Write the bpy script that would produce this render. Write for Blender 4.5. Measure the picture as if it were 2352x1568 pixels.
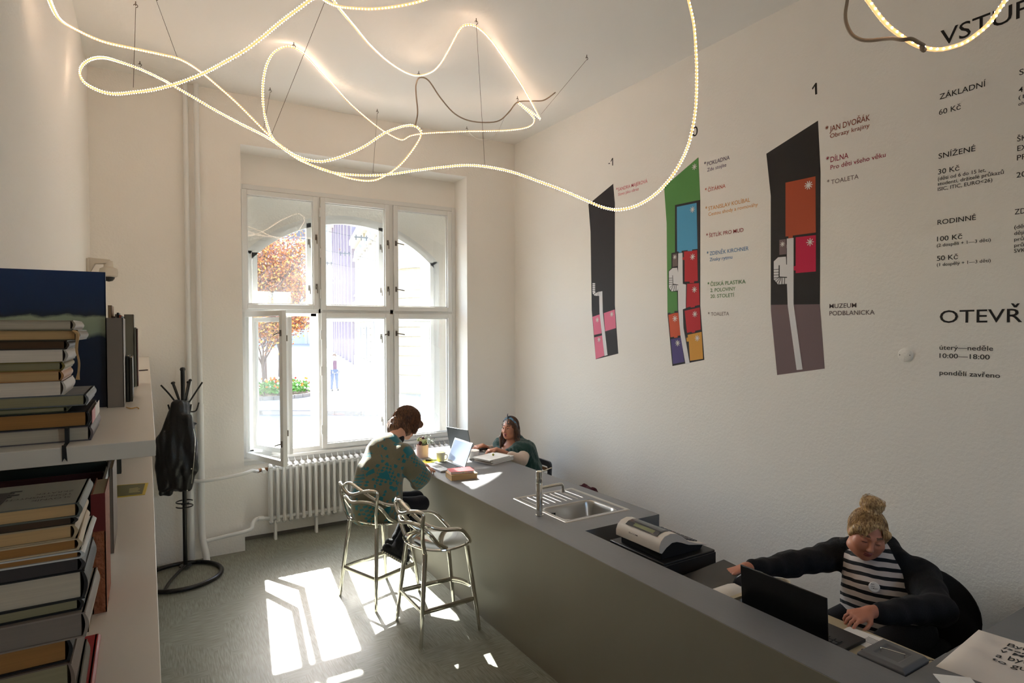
import bpy, bmesh, math, random
import numpy as np
from mathutils import Vector, Matrix, Euler
random.seed(7)
for o in list(bpy.data.objects): bpy.data.objects.remove(o)
SC = bpy.context.scene
COL = SC.collection
PI = math.pi
# ---------------------------------------------------------------- camera
FPX = 1377.4
CH = 2.20
_y, _p, _r = (math.radians(v) for v in (31.32, -1.132, -0.19))
_f = np.array([math.sin(_y)*math.cos(_p), math.cos(_y)*math.cos(_p), math.sin(_p)])
_r0 = np.cross(_f, [0, 0, 1]); _r0 /= np.linalg.norm(_r0); _u = np.cross(_r0, _f)
CR = math.cos(_r)*_r0 + math.sin(_r)*_u
CU = -math.sin(_r)*_r0 + math.cos(_r)*_u
CP = np.array([0, 0, CH])
def ray(px, py): return (px-1176)/FPX*CR - (py-784)/FPX*CU + _f
def at(px, py, ax, v):
    d = ray(px, py); t = (v-CP[ax])/d[ax]
    return Vector(CP + t*d)
def dep(px, py, t): return Vector(CP + t*ray(px, py))
cd = bpy.data.cameras.new('camera'); cam = bpy.data.objects.new('camera', cd); COL.objects.link(cam)
cd.sensor_width = 36; cd.lens = FPX/2352*36; cd.clip_start = 0.02; cd.clip_end = 500
cam.matrix_world = Matrix(((CR[0], CU[0], -_f[0], 0), (CR[1], CU[1], -_f[1], 0), (CR[2], CU[2], -_f[2], CH), (0, 0, 0, 1)))
SC.camera = cam
# ---------------------------------------------------------------- light
EXPOSURE = 0.67
SUN_DIR = Vector((-0.122, -0.992, -0.765)).normalized()
w = bpy.data.worlds.new('sky'); SC.world = w; w.use_nodes = True
nt = w.node_tree; nt.nodes.clear()
sky = nt.nodes.new('ShaderNodeTexSky'); sky.sky_type = 'NISHITA'; sky.sun_disc = False
sky.sun_elevation = math.asin(-SUN_DIR.z); sky.sun_rotation = math.atan2(-SUN_DIR.x, -SUN_DIR.y)
sky.air_density = 1.0; sky.dust_density = 1.6; sky.ozone_density = 1.5
bg = nt.nodes.new('ShaderNodeBackground'); bg.inputs['Strength'].default_value = 1.25
wo = nt.nodes.new('ShaderNodeOutputWorld')
nt.links.new(sky.outputs[0], bg.inputs[0]); nt.links.new(bg.outputs[0], wo.inputs[0])
sl = bpy.data.lights.new('sun', 'SUN'); sl.energy = 28; sl.angle = math.radians(0.55); sl.color = (1, .95, .88)
so = bpy.data.objects.new('sun', sl); COL.objects.link(so); so.location = (3, 20, 20)
so.rotation_euler = SUN_DIR.to_track_quat('-Z', 'Y').to_euler()
SC.view_settings.view_transform = 'Standard'; SC.view_settings.look = 'None'
SC.view_settings.exposure = EXPOSURE; SC.view_settings.gamma = 1; SC.view_settings.use_curve_mapping = False
cy = SC.cycles
cy.max_bounces = 9; cy.diffuse_bounces = 8; cy.glossy_bounces = 4; cy.transmission_bounces = 6; cy.transparent_max_bounces = 12
cy.sample_clamp_indirect = 4.0; cy.use_denoising = True; cy.caustics_refractive = False; cy.caustics_reflective = True
cy.blur_glossy = 0.5
def portal(name, loc, rot, sx, sy):
    l_ = bpy.data.lights.new(name, 'AREA'); l_.shape = 'RECTANGLE'; l_.size = sx; l_.size_y = sy; l_.cycles.is_portal = True
    o_ = bpy.data.objects.new(name, l_); COL.objects.link(o_); o_.location = loc; o_.rotation_euler = rot
portal('daylight_portal', (2.05, 7.62, 2.2), (math.radians(-90), 0, 0), 2.4, 2.9)
portal('daylight_portal', (2.85, -3.44, 2.6), (math.radians(90), 0, 0), 1.1, 1.4)  # samples sky through the added rear window
# ---------------------------------------------------------------- materials
def rgb(r, g, b):
    f = lambda c: (c/255/12.92) if c/255 <= .04045 else ((c/255+.055)/1.055)**2.4
    return (f(r), f(g), f(b), 1)
MATS = {}
def mat(name, col, rough=.6, metal=0, spec=.5, bump=0, bscale=60, var=0, vscale=4, emit=None, es=0, coat=0, stretch=None, alpha=1, sheen=0):
    if name in MATS: return MATS[name]
    m = bpy.data.materials.new(name); m.use_nodes = True; MATS[name] = m
    n = m.node_tree.nodes; l = m.node_tree.links; b = n['Principled BSDF']
    b.inputs['Base Color'].default_value = col; b.inputs['Roughness'].default_value = rough
    b.inputs['Metallic'].default_value = metal; b.inputs['Specular IOR Level'].default_value = spec
    b.inputs['Coat Weight'].default_value = coat
    if sheen: b.inputs['Sheen Weight'].default_value = sheen
    if emit: b.inputs['Emission Color'].default_value = emit; b.inputs['Emission Strength'].default_value = es
    tc = n.new('ShaderNodeTexCoord'); mp = n.new('ShaderNodeMapping'); l.new(tc.outputs['Object'], mp.inputs[0])
    if stretch: mp.inputs['Scale'].default_value = stretch
    if var:
        nz = n.new('ShaderNodeTexNoise'); nz.inputs['Scale'].default_value = vscale; nz.inputs['Detail'].default_value = 5
        l.new(mp.outputs[0], nz.inputs['Vector'])
        mx = n.new('ShaderNodeMix'); mx.data_type = 'RGBA'
        mx.inputs[6].default_value = tuple(max(0, c*(1-var)) for c in col[:3])+(1,)
        mx.inputs[7].default_value = tuple(min(1, c*(1+var)) for c in col[:3])+(1,)
        l.new(nz.outputs[0], mx.inputs[0]); l.new(mx.outputs[2], b.inputs['Base Color'])
    if bump:
        nb = n.new('ShaderNodeTexNoise'); nb.inputs['Scale'].default_value = bscale; nb.inputs['Detail'].default_value = 4
        l.new(mp.outputs[0], nb.inputs['Vector'])
        bu = n.new('ShaderNodeBump'); bu.inputs['Strength'].default_value = bump; bu.inputs['Distance'].default_value = .01
        l.new(nb.outputs[0], bu.inputs['Height']); l.new(bu.outputs[0], b.inputs['Normal'])
    return m
def principled(m): return m.node_tree.nodes['Principled BSDF']
M_wall = mat('wall_paint', rgb(243, 239, 233), .85, bump=.25, bscale=55, var=.02, vscale=1.2)
M_ceil = mat('ceiling_paint', rgb(240, 238, 234), .9, bump=.2, bscale=18, var=.025, vscale=1.0)
M_white = mat('white_gloss_paint', rgb(226, 225, 221), .35)
M_winw = mat('window_paint', rgb(228, 228, 226), .4)
M_rad = mat('radiator_enamel', rgb(230, 230, 228), .35)
M_black = mat('black_metal', rgb(16, 16, 18), .4)
M_chrome = mat('chrome', rgb(225, 222, 214), .07, metal=1)
M_steel = mat('brushed_steel', rgb(190, 188, 184), .28, metal=1, bump=.05, bscale=300, stretch=(1, 12, 1))
M_laq = mat('shelf_lacquer', rgb(222, 214, 204), .35)
M_plastic_b = mat('black_plastic', rgb(22, 22, 24), .45)
M_plastic_g = mat('grey_plastic', rgb(70, 72, 75), .5)
M_paper = mat('paper', rgb(235, 233, 228), .8)
M_printk = mat('black_print', rgb(24, 20, 20), .7)

def floor_mat():
    m = bpy.data.materials.new('linoleum'); m.use_nodes = True; n = m.node_tree.nodes; l = m.node_tree.links; b = n['Principled BSDF']
    tc = n.new('ShaderNodeTexCoord'); mp = n.new('ShaderNodeMapping'); mp.inputs['Rotation'].default_value = (0, 0, .0)
    l.new(tc.outputs['Object'], mp.inputs[0])
    def noise(scale, sx, sy, det=3):
        q = n.new('ShaderNodeMapping'); q.inputs['Scale'].default_value = (sx, sy, 1); l.new(mp.outputs[0], q.inputs[0])
        t = n.new('ShaderNodeTexNoise'); t.inputs['Scale'].default_value = scale; t.inputs['Detail'].default_value = det; l.new(q.outputs[0], t.inputs['Vector']); return t
    a = noise(9, 1.0, 14, 4); c = noise(9, 14, 1.0, 4)
    vo = n.new('ShaderNodeTexVoronoi'); vo.inputs['Scale'].default_value = 3.2; vo.distance = 'CHEBYCHEV'; l.new(mp.outputs[0], vo.inputs['Vector'])
    sp = n.new('ShaderNodeSeparateColor'); l.new(vo.outputs['Color'], sp.inputs[0])
    st = n.new('ShaderNodeMath'); st.operation = 'GREATER_THAN'; st.inputs[1].default_value = .72; l.new(sp.outputs[0], st.inputs[0])
    mm = n.new('ShaderNodeMix'); l.new(st.outputs[0], mm.inputs[0]); l.new(c.outputs[0], mm.inputs[2]); l.new(a.outputs[0], mm.inputs[3])
    big = noise(1.3, 1, 1, 3)
    ad = n.new('ShaderNodeMath'); ad.operation = 'MULTIPLY_ADD'; ad.inputs[1].default_value = .35; l.new(big.outputs[0], ad.inputs[0]); l.new(mm.outputs[0], ad.inputs[2])
    cr = n.new('ShaderNodeValToRGB'); e = cr.color_ramp.elements
    e[0].position = .42; e[0].color = rgb(104, 104, 90); e[1].position = .92; e[1].color = rgb(150, 151, 138)
    l.new(ad.outputs[0], cr.inputs[0]); l.new(cr.outputs[0], b.inputs['Base Color'])
    b.inputs['Roughness'].default_value = .42; b.inputs['Specular IOR Level'].default_value = .4
    bu = n.new('ShaderNodeBump'); bu.inputs['Strength'].default_value = .12; bu.inputs['Distance'].default_value = .004; l.new(mm.outputs[0], bu.inputs['Height']); l.new(bu.outputs[0], b.inputs['Normal'])
    return m
M_floor = floor_mat()
def counter_mat():
    m = mat('grey_laminate', rgb(110, 110, 112), .42, var=.16, vscale=2.2, bump=.06, bscale=40, stretch=(1, .5, 1))
    return m
M_counter = counter_mat()
def glass_mat(name='window_glass', dirt=.007):
    m = bpy.data.materials.new(name); m.use_nodes = True; n = m.node_tree.nodes; l = m.node_tree.links; n.clear()
    out = n.new('ShaderNodeOutputMaterial'); tr = n.new('ShaderNodeBsdfTransparent'); tr.inputs[0].default_value = (.96, .975, .975, 1)
    gl = n.new('ShaderNodeBsdfGlossy'); gl.inputs['Roughness'].default_value = .0
    tl = n.new('ShaderNodeBsdfTranslucent'); tl.inputs[0].default_value = (.95, .96, 1, 1)
    lw_ = n.new('ShaderNodeLayerWeight'); lw_.inputs[0].default_value = .5
    pw = n.new('ShaderNodeMath'); pw.operation = 'POWER'; pw.inputs[1].default_value = 5; l.new(lw_.outputs['Facing'], pw.inputs[0])
    fr = n.new('ShaderNodeMath'); fr.operation = 'MULTIPLY_ADD'; fr.inputs[1].default_value = .9; fr.inputs[2].default_value = .04; l.new(pw.outputs[0], fr.inputs[0])
    m1 = n.new('ShaderNodeMixShader'); m2 = n.new('ShaderNodeMixShader')
    tc = n.new('ShaderNodeTexCoord'); nz = n.new('ShaderNodeTexNoise'); nz.inputs['Scale'].default_value = 3; nz.inputs['Detail'].default_value = 5
    l.new(tc.outputs['Object'], nz.inputs['Vector'])
    mu = n.new('ShaderNodeMath'); mu.operation = 'MULTIPLY'; mu.inputs[1].default_value = dirt*2; l.new(nz.outputs[0], mu.inputs[0])
    l.new(mu.outputs[0], m1.inputs[0]); l.new(tr.outputs[0], m1.inputs[1]); l.new(tl.outputs[0], m1.inputs[2])
    l.new(fr.outputs[0], m2.inputs[0]); l.new(m1.outputs[0], m2.inputs[1]); l.new(gl.outputs[0], m2.inputs[2])
    l.new(m2.outputs[0], out.inputs[0]); return m
M_glass = glass_mat()
# ---------------------------------------------------------------- object helpers
def wpos(o):
    v = Vector((0, 0, 0))
    while o: v = v + o.location; o = o.parent
    return v
def tag(o, label=None, cat=None, group=None, kind=None):
    if label: o['label'] = label
    if cat: o['category'] = cat
    if group: o['group'] = group
    if kind: o['kind'] = kind
    return o
def thing(name, label, cat, loc=(0, 0, 0), rz=0, group=None, kind=None):
    o = bpy.data.objects.new(name, None); COL.objects.link(o); o.location = loc; o.rotation_euler = (0, 0, rz); o.empty_display_size = .1
    return tag(o, label, cat, group, kind)
class MB:
    def __init__(s): s.v = []; s.f = []; s.m = []; s.mi = 0
    def add(s, vs, fs):
        b = len(s.v); s.v += [tuple(v) for v in vs]; s.f += [tuple(b+i for i in f) for f in fs]; s.m += [s.mi]*len(fs); return s
    def box(s, x0, x1, y0, y1, z0, z1, M=None):
        vs = [Vector((x, y, z)) for z in (z0, z1) for y in (y0, y1) for x in (x0, x1)]
        if M: vs = [M @ v for v in vs]
        return s.add(vs, [(0, 2, 3, 1), (4, 5, 7, 6), (0, 1, 5, 4), (2, 6, 7, 3), (0, 4, 6, 2), (1, 3, 7, 5)])
    def ring_loft(s, rings, cap=True, closed=False):
        n = len(rings[0]); b = len(s.v); fs = []
        for r in rings: s.v += [tuple(v) for v in r]
        k = len(rings)
        for i in range(k if closed else k-1):
            a = b+i*n; c = b+((i+1) % k)*n
            for j in range(n): fs.append((a+j, a+(j+1) % n, c+(j+1) % n, c+j))
        if cap and not closed: fs.append(tuple(b+j for j in range(n))[::-1]); fs.append(tuple(b+(k-1)*n+j for j in range(n)))
        s.f += fs; s.m += [s.mi]*len(fs); return s
    def tube(s, pts, r, n=8, cap=True, closed=False, flat=1.0, up=None):
        pts = [Vector(p) for p in pts]; k = len(pts); rs = r if isinstance(r, (list, tuple)) else [r]*k
        T = []
        for i in range(k):
            a = pts[(i-1) % k] if (closed or i > 0) else pts[i]; c = pts[(i+1) % k] if (closed or i < k-1) else pts[i]
            t = (c-a); T.append(t.normalized() if t.length > 1e-9 else Vector((0, 0, 1)))
        up = Vector(up) if up is not None else (Vector((0, 0, 1)) if abs(T[0].z) < .9 else Vector((1, 0, 0)))
        nrm = (up - T[0]*up.dot(T[0])).normalized(); rings = []
        for i in range(k):
            nrm = (nrm - T[i]*nrm.dot(T[i])).normalized(); bi = T[i].cross(nrm)
            rings.append([pts[i]+(nrm*math.cos(2*PI*j/n)*flat+bi*math.sin(2*PI*j/n))*rs[i] for j in range(n)])
        return s.ring_loft(rings, cap, closed)
    def cyl(s, a, b, r, r2=None, n=20): return s.tube([a, b], [r, r if r2 is None else r2], n)
    def lathe(s, prof, c=(0, 0, 0), n=28, cap=False, axis=None):
        c = Vector(c); rings = []
        for r, z in prof:
            rings.append([c+Vector((r*math.cos(2*PI*j/n), r*math.sin(2*PI*j/n), z)) for j in range(n)])
        if axis: 
            q = Vector((0, 0, 1)).rotation_difference(Vector(axis)); rings = [[c+q @ (p-c) for p in g] for g in rings]
        return s.ring_loft(rings, cap)
    def prism(s, poly, fn, d):
        """poly: 2-D outline; fn(u,v,w) -> 3-D ; thickness d"""
        n = len(poly); vs = [fn(u, v, 0) for u, v in poly]+[fn(u, v, d) for u, v in poly]
        return s.add(vs, [tuple(range(n))[::-1], tuple(range(n, 2*n))]+[(i, (i+1) % n, n+(i+1) % n, n+i) for i in range(n)])
    def build(s, name, m, parent=None, world=True, bevel=0, smooth=None, kind=None, label=None, seg=2, loc=None, sub=0):
        me = bpy.data.meshes.new(name)
        off = wpos(parent) if (parent and world) else Vector((0, 0, 0))
        if loc is not None: off = Vector(loc)
        me.from_pydata([(v[0]-off.x, v[1]-off.y, v[2]-off.z) for v in s.v], [], s.f)
        ms = m if isinstance(m, (list, tuple)) else [m]
        for q in ms: me.materials.append(q)
        if len(ms) > 1: me.polygons.foreach_set('material_index', s.m)
        bm = bmesh.new(); bm.from_mesh(me); bmesh.ops.recalc_face_normals(bm, faces=bm.faces); bm.to_mesh(me); bm.free()
        o = bpy.data.objects.new(name, me); COL.objects.link(o)
        if parent: o.parent = parent
        if loc is not None: o.location = off
        if kind: o['kind'] = kind
        if label: o['label'] = label
        if bevel:
            b = o.modifiers.new('bevel', 'BEVEL'); b.width = bevel; b.segments = seg; b.limit_method = 'ANGLE'; b.angle_limit = math.radians(40)
        if sub:
            b = o.modifiers.new('sub', 'SUBSURF'); b.levels = sub; b.render_levels = sub
        if smooth is None: smooth = 40
        if smooth:
            me.polygons.foreach_set('use_smooth', [True]*len(me.polygons))
            try: me.set_sharp_from_angle(angle=math.radians(smooth))
            except Exception: pass
        me.update(); return o
def top(mb, name, m, label, cat, base, group=None, kind=None, **k):
    """a thing that is a single mesh, origin at its base"""
    return tag(mb.build(name, m, loc=base, **k), label, cat, group, kind)
def copy_tree(o, parent=None):
    c = o.copy(); COL.objects.link(c); c.parent = parent
    for ch in list(o.children):
        copy_tree(ch, c)
    return c
def catmull(P, n=8, closed=False):
    P = [Vector(p) for p in P]; out = []; k = len(P)
    for i in range(k if closed else k-1):
        if closed: a, b, c, d = P[(i-1) % k], P[i], P[(i+1) % k], P[(i+2) % k]
        else: a, b, c, d = P[max(i-1, 0)], P[i], P[i+1], P[min(i+2, k-1)]
        for j in range(n):
            t = j/n; out.append(.5*((2*b)+(c-a)*t+(2*a-5*b+4*c-d)*t*t+(3*b-a-3*c+d)*t**3))
    if not closed: out.append(P[-1])
    return out
YW, XR, XL, ZC, YB = 6.478, 3.99, -0.42, 4.53, -3.2
YG = 6.80
def structure(mb, name, m, parent=None, **k):
    o = mb.build(name, m, parent, **k)
    if not parent: o['kind'] = 'structure'
    return o
# ================================================================ room shell
structure(MB().box(XL-.2, XR+.2, YB-.2, YG+.02, -.15, 0), 'floor', M_floor, smooth=0)
structure(MB().box(XL-.2, XR+.2, YB-.2, 7.3, ZC, ZC+.2), 'ceiling', M_ceil, smooth=0)
structure(MB().box(XR, XR+.25, YB-.2, YW+.2, -.15, ZC+.05), 'wall_right', M_wall, smooth=0)
structure(MB().box(XL-.25, XL, YB-.2, YW+.2, -.15, ZC+.05), 'wall_left', M_wall, smooth=0)
structure(MB().box(XL-.25, 2.3, YB-.25, YB, -.15, ZC+.05).box(3.4, XR+.25, YB-.25, YB, -.15, ZC+.05).box(2.3, 3.4, YB-.25, YB, -.15, 1.9).box(2.3, 3.4, YB-.25, YB, 3.3, ZC+.05), 'wall_back', M_wall, smooth=0)  # opening cut for the added fill window
wb = MB()
wb.box(XL-.25, .81, YW, 7.3, -.7, ZC+.05)          # left pier
wb.box(3.31, XR+.25, YW, 7.3, -.7, ZC+.05)         # right pier
wb.box(.81, 3.31, YW, 7.3, 4.04, ZC+.05)           # lintel
wb.box(.81, 3.31, YG, 7.3, -.7, .865)              # parapet
wb.box(.81, 3.31, YG+.01, 7.3, 3.725, 4.04)        # above the frame
# arched outer opening
def arch_z(x, r=1.57, cz=1.97, cx=2.05): return cz+math.sqrt(max(0, r*r-(x-cx)**2))
N = 28; x0, x1 = .925, 3.175
for i in range(N):
    a = x0+(x1-x0)*i/N; b = x0+(x1-x0)*(i+1)/N
    fn = lambda u, v, w_: Vector((u, 7.10+w_, v))
    wb.prism([(a, arch_z(a)), (b, arch_z(b)), (b, 3.8), (a, 3.8)], fn, .2)
wb.box(.81, x0, 7.10, 7.3, .8, 3.8); wb.box(x1, 3.31, 7.10, 7.3, .8, 3.8)
structure(wb, 'wall_front', M_wall, smooth=0)
# facade of our own building outside (keeps daylight to the window only)
M_fac0 = mat('own_facade', rgb(205, 196, 178), .9, bump=.3, bscale=20)
fb = MB(); fb.box(-9, .81, 7.3, 7.6, -.7, 9).box(3.31, 9, 7.3, 7.6, -.7, 9).box(.81, 3.31, 7.3, 7.6, -.7, .8).box(.81, 3.31, 7.3, 7.6, 3.8, 9).box(.81, .925, 7.3, 7.6, .8, 3.8).box(3.175, 3.31, 7.3, 7.6, .8, 3.8)
for i in range(N):
    a = .925+2.25*i/N; b = .925+2.25*(i+1)/N
    fb.prism([(a, arch_z(a, 1.565)), (b, arch_z(b, 1.565)), (b, 3.8), (a, 3.8)], lambda u, v, w_: Vector((u, 7.3+w_, v)), .3)
structure(fb, 'wall_outside', M_fac0, smooth=0)
M_base = mat('dark_skirting', rgb(96, 92, 84), .7)
structure(MB().box(.81, 3.31, YG-.012, YG, 0, .035), 'baseboard_niche', M_base, smooth=0)
structure(MB().box(XR-.012, XR, YB, YW, 0, .035), 'baseboard_right', M_base, smooth=0)
structure(MB().box(XL, XL+.012, YB, YW, 0, .035), 'baseboard_left', M_base, smooth=0)

# ================================================================ windows
w1 = thing('window_1', None, None, (2.05, YG, .87), kind='structure')
def frame_rect(mb, x0, x1, z0, z1, t, y0, y1, tl=None, tr=None, tb=None, tt=None):
    tl = tl or t; tr = tr or t; tb = tb or t; tt = tt or t
    mb.box(x0, x0+tl, y0, y1, z0, z1).box(x1-tr, x1, y0, y1, z0, z1).box(x0+tl, x1-tr, y0, y1, z0, z0+tb).box(x0+tl, x1-tr, y0, y1, z1-tt, z1)
    return mb
fr = MB(); frame_rect(fr, .812, 3.308, .868, 3.722, .05, YG-.01, YG+.06)
fr.box(1.622, 1.652, YG-.008, YG+.05, .90, 3.7).box(2.447, 2.493, YG-.008, YG+.05, .90, 3.7).box(.85, 3.28, YG-.008, YG+.05, 2.385, 2.44)
fr.build('frame', M_winw, w1, bevel=.004, smooth=0)
MB().box(.812, 3.308, YG-.05, YG+.02, .835, .868).box(.812, 3.308, YG-.02, YG+.02, .79, .835).build('sill', M_winw, w1, bevel=.005, smooth=0)
M_han = mat('aged_nickel', rgb(120, 112, 104), .3, metal=1)
def sash(parent, x0, x1, z0, z1, y, th=.045, fw=.052, handle=None, hz=(), name='sash', turn=()):
    s_ = frame_rect(MB(), x0, x1, z0, z1, fw, y-th/2-.012, y+th/2).build(name, M_winw, parent, bevel=.004, smooth=0)
    st = frame_rect(MB(), x0+fw-.001, x1-fw+.001, z0+fw-.001, z1-fw+.001, .012, y-.006, y+.012); st.build('glazing_bead', M_winw, s_, smooth=0)
    MB().box(x0+fw, x1-fw, y-.0015, y+.0015, z0+fw, z1-fw).build('pane', M_glass, s_, smooth=0)
    if handle is not None:
        for i, h in enumerate(hz):
            mb = MB(); yy = y-th/2-.012
            mb.box(handle-.011, handle+.011, yy-.006, yy, h-.03, h+.03)
            mb.tube([(handle, yy-.006, h), (handle, yy-.03, h)], .006)
            dx = turn[i] if turn else 0
            e = (handle+dx, yy-.036, h-(.075 if dx == 0 else .015))
            mb.tube([(handle, yy-.034, h), e], .0065)
            mb.build('handle', M_han, s_)
    return s_
s1 = sash(w1, .850, 1.625, 2.425, 3.665, YG, handle=1.602, hz=(3.22, 2.68))
s2 = sash(w1, 1.650, 2.443, 2.425, 3.665, YG, handle=2.42, hz=(3.22, 2.68))
s3 = sash(w1, 2.495, 3.245, 2.425, 3.665, YG, handle=2.518, hz=(3.22, 2.68), turn=(.09, .09))
s4 = sash(w1, 1.650, 2.443, .885, 2.395, YG, handle=2.42, hz=(2.16, 1.12), turn=(-.06, 0))
s5 = sash(w1, 2.495, 3.245, .885, 2.395, YG, handle=2.518, hz=(2.16, 1.12), turn=(.09, 0))
for p_, zs in ((s2, (3.5, 3.05, 2.6)), (s4, (2.15, 1.75, 1.1)), (s3, ()), ):
    for z in zs: MB().cyl((1.642, YG-.045, z-.05), (1.642, YG-.045, z+.05), .007, n=10).build('hinge', M_winw, p_)
# the open casement (inner and outer leaf swing into the room)
def open_leaf(parent, hx, hy, wd, z0, z1, ang, fw, name):
    Mx = Matrix.Translation((hx, hy, 0)) @ Matrix.Rotation(-ang, 4, 'Z')
    mb = MB()
    for a in ((0, fw, z0, z1), (wd-fw, wd, z0, z1), (fw, wd-fw, z0, z0+fw), (fw, wd-fw, z1-fw, z1)): mb.box(a[0], a[1], -.02, .025, a[2], a[3], Mx)
    s_ = mb.build(name, M_winw, parent, bevel=.004, smooth=0)
    MB().box(fw, wd-fw, -.0015, .0015, z0+fw, z1-fw, Mx).build('pane', M_glass, s_, smooth=0)
    for h in (z0+.22, z1-.22):
        m2 = MB(); m2.box(wd-.035, wd-.013, -.027, -.02, h-.03, h+.03, Mx)
        m2.tube([Mx @ Vector((wd-.024, -.02, h)), Mx @ Vector((wd-.024, -.05, h)), Mx @ Vector((wd-.09, -.055, h-.02))], .006); m2.build('handle', M_han, s_)
    return s_
open_leaf(w1, .86, YG-.03, .765, .885, 2.395, math.radians(70), .055, 'open_sash')
w3 = thing('added_fill_window', None, None, (2.85, YB-.15, 1.9), kind='structure')  # unseen window added behind the camera to let in fill daylight
b_ = MB(); frame_rect(b_, 2.3, 3.4, 1.9, 3.3, .06, YB-.19, YB-.12); b_.box(2.82, 2.88, YB-.19, YB-.12, 1.95, 3.25); b_.build('frame', M_winw, w3, smooth=0)
MB().box(2.36, 3.34, YB-.156, YB-.153, 1.96, 3.24).build('pane', M_glass, w3, smooth=0)
w2 = thing('window_2', None, None, (2.05, 7.06, .87), kind='structure')
# outer window: arched frame, same six lights
ar = MB(); t = .055; K = 30
def ring(r): return [(2.05+r*math.sin(a_), 1.97+r*math.cos(a_)) for a_ in [(-1+2*i/K)*math.asin(1.125/1.57) for i in range(K+1)]]
zs = arch_z(x0)
for i in range(K):
    (a, za), (b, zb) = ring(1.57)[i], ring(1.57)[i+1]; (c, zc), (d, zd) = ring(1.57-t)[i], ring(1.57-t)[i+1]
    ar.prism([(a, za), (b, zb), (d, zd), (c, zc)], lambda u, v, w_: Vector((u, 7.04+w_, v)), .07)
ar.box(x0-.02, x0+t, 7.04, 7.11, .82, zs).box(x1-t, x1+.02, 7.04, 7.11, .82, zs).box(x0, x1, 7.04, 7.11, .82, .90).box(x0, x1, 7.045, 7.105, 2.36, 2.46)
ar.box(1.60, 1.66, 7.045, 7.105, .9, arch_z(1.63)-.03).box(2.44, 2.50, 7.045, 7.105, .9, arch_z(2.47)-.03)
ar.build('frame', M_winw, w2, smooth=0)
MB().box(.81, 3.31, YG+.06, 7.04, .80, .868).box(.79, 3.33, 7.3, 7.68, .76, .80).build('sill', M_winw, w2, smooth=0)
def arch_sash(xa, xb, hnd=None):
    mb = MB(); f = .05; n = 14
    mb.box(xa, xa+f, 7.02, 7.07, 2.44, arch_z(xa, 1.515)+.0).box(xb-f, xb, 7.02, 7.07, 2.44, arch_z(xb, 1.515)).box(xa, xb, 7.02, 7.07, 2.44, 2.49)
    gl = []
    for i in range(n):
        a = xa+(xb-xa)*i/n; b = xa+(xb-xa)*(i+1)/n
        mb.prism([(a, arch_z(a, 1.47)), (b, arch_z(b, 1.47)), (b, arch_z(b, 1.52)), (a, arch_z(a, 1.52))], lambda u, v, w_: Vector((u, 7.02+w_, v)), .05)
    s_ = mb.build('arched_sash', M_winw, w2, smooth=0)
    pts = [(xa+f, 2.49), (xb-f, 2.49)]+[(xb-f-(xb-xa-2*f)*i/n, arch_z(xb-f-(xb-xa-2*f)*i/n, 1.475)) for i in range(n+1)]
    MB().prism(pts, lambda u, v, w_: Vector((u, 7.045+w_, v)), .003).build('pane', M_glass, s_, smooth=0)
    if hnd:
        for h in (3.2, 2.68):
            m2 = MB(); m2.box(hnd-.01, hnd+.01, 7.012, 7.02, h-.03, h+.03).tube([(hnd, 7.02, h), (hnd, 6.985, h), (hnd+.005, 6.98, h-.07)], .006); m2.build('handle', M_han, s_)
arch_sash(.985, 1.605, 1.58); arch_sash(1.655, 2.445, 2.42); arch_sash(2.495, 3.115)
for xa, xb, hn in ((1.655, 2.445, 2.42), (2.495, 3.115, None)):
    s_ = sash(w2, xa, xb, .90, 2.36, 7.045, th=.03, fw=.05, handle=hn, hz=(2.12, 1.12) if hn else ())
open_leaf(w2, .985, 7.0, .60, .92, 2.34, math.radians(63), .05, 'open_sash')
# ================================================================ radiator and pipes
rad = thing('radiator', 'white column radiator under the window behind the bar stools', 'radiator', (2.1, 6.67, .0))
def rad_col():
    mb = MB(); r = .028
    for y_ in (6.625, 6.715):
        mb.tube([(0, y_, .205), (0, y_, .765)], .017, n=8)
    path = [(0, 6.625+.045*(1-math.cos(a_)), .765+.02*math.sin(a_)) for a_ in [PI*i/6 for i in range(7)]]
    mb.tube(path, .021, n=8); mb.tube([(p[0], p[1], .97-p[2]) for p in path], .021, n=8)
    mb.prism([(6.598, .20), (6.605, .775), (6.64, .803), (6.70, .803), (6.752, .835), (6.752, .17), (6.70, .185), (6.64, .175)], lambda u, v, w_: Vector((w_-.002, u, v)), .004)
    return mb
me0 = None
for i in range(33):
    x = 1.085+i*.0655
    if me0 is None:
        c0 = rad_col().build('radiator_column', M_rad, rad, world=False, smooth=50); me0 = c0
        c0.location = (x-2.1, -6.67, 0)
    else:
        c = me0.copy(); COL.objects.link(c); c.location = (x-2.1, -6.67, 0)
mb = MB(); mb.tube([(1.06, 6.67, .745), (3.2, 6.67, .745)], .022).tube([(1.06, 6.67, .225), (3.2, 6.67, .225)], .022)
mb.box(1.6, 1.62, 6.7, YG, .55, .57).box(2.7, 2.72, 6.7, YG, .55, .57); mb.build('header_pipe', M_rad, rad)
for x in (1.13, 1.55, 2.3, 3.0): MB().box(x-.012, x+.012, 6.64, 6.70, 0.0, .205).build('foot', M_rad, rad, smooth=0)
pp = thing('heating_pipes', 'pair of white painted heating pipes rising beside the coat stand to the ceiling', 'pipe', (.36, 6.42, 0))
MB().tube([(.335, 6.435, 1.5), (.335, 6.435, ZC)], .022, 14).tube([(.335, 6.435, 0), (.335, 6.435, 1.5)], .029, 14).build('riser_pipe', M_rad, pp)
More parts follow.
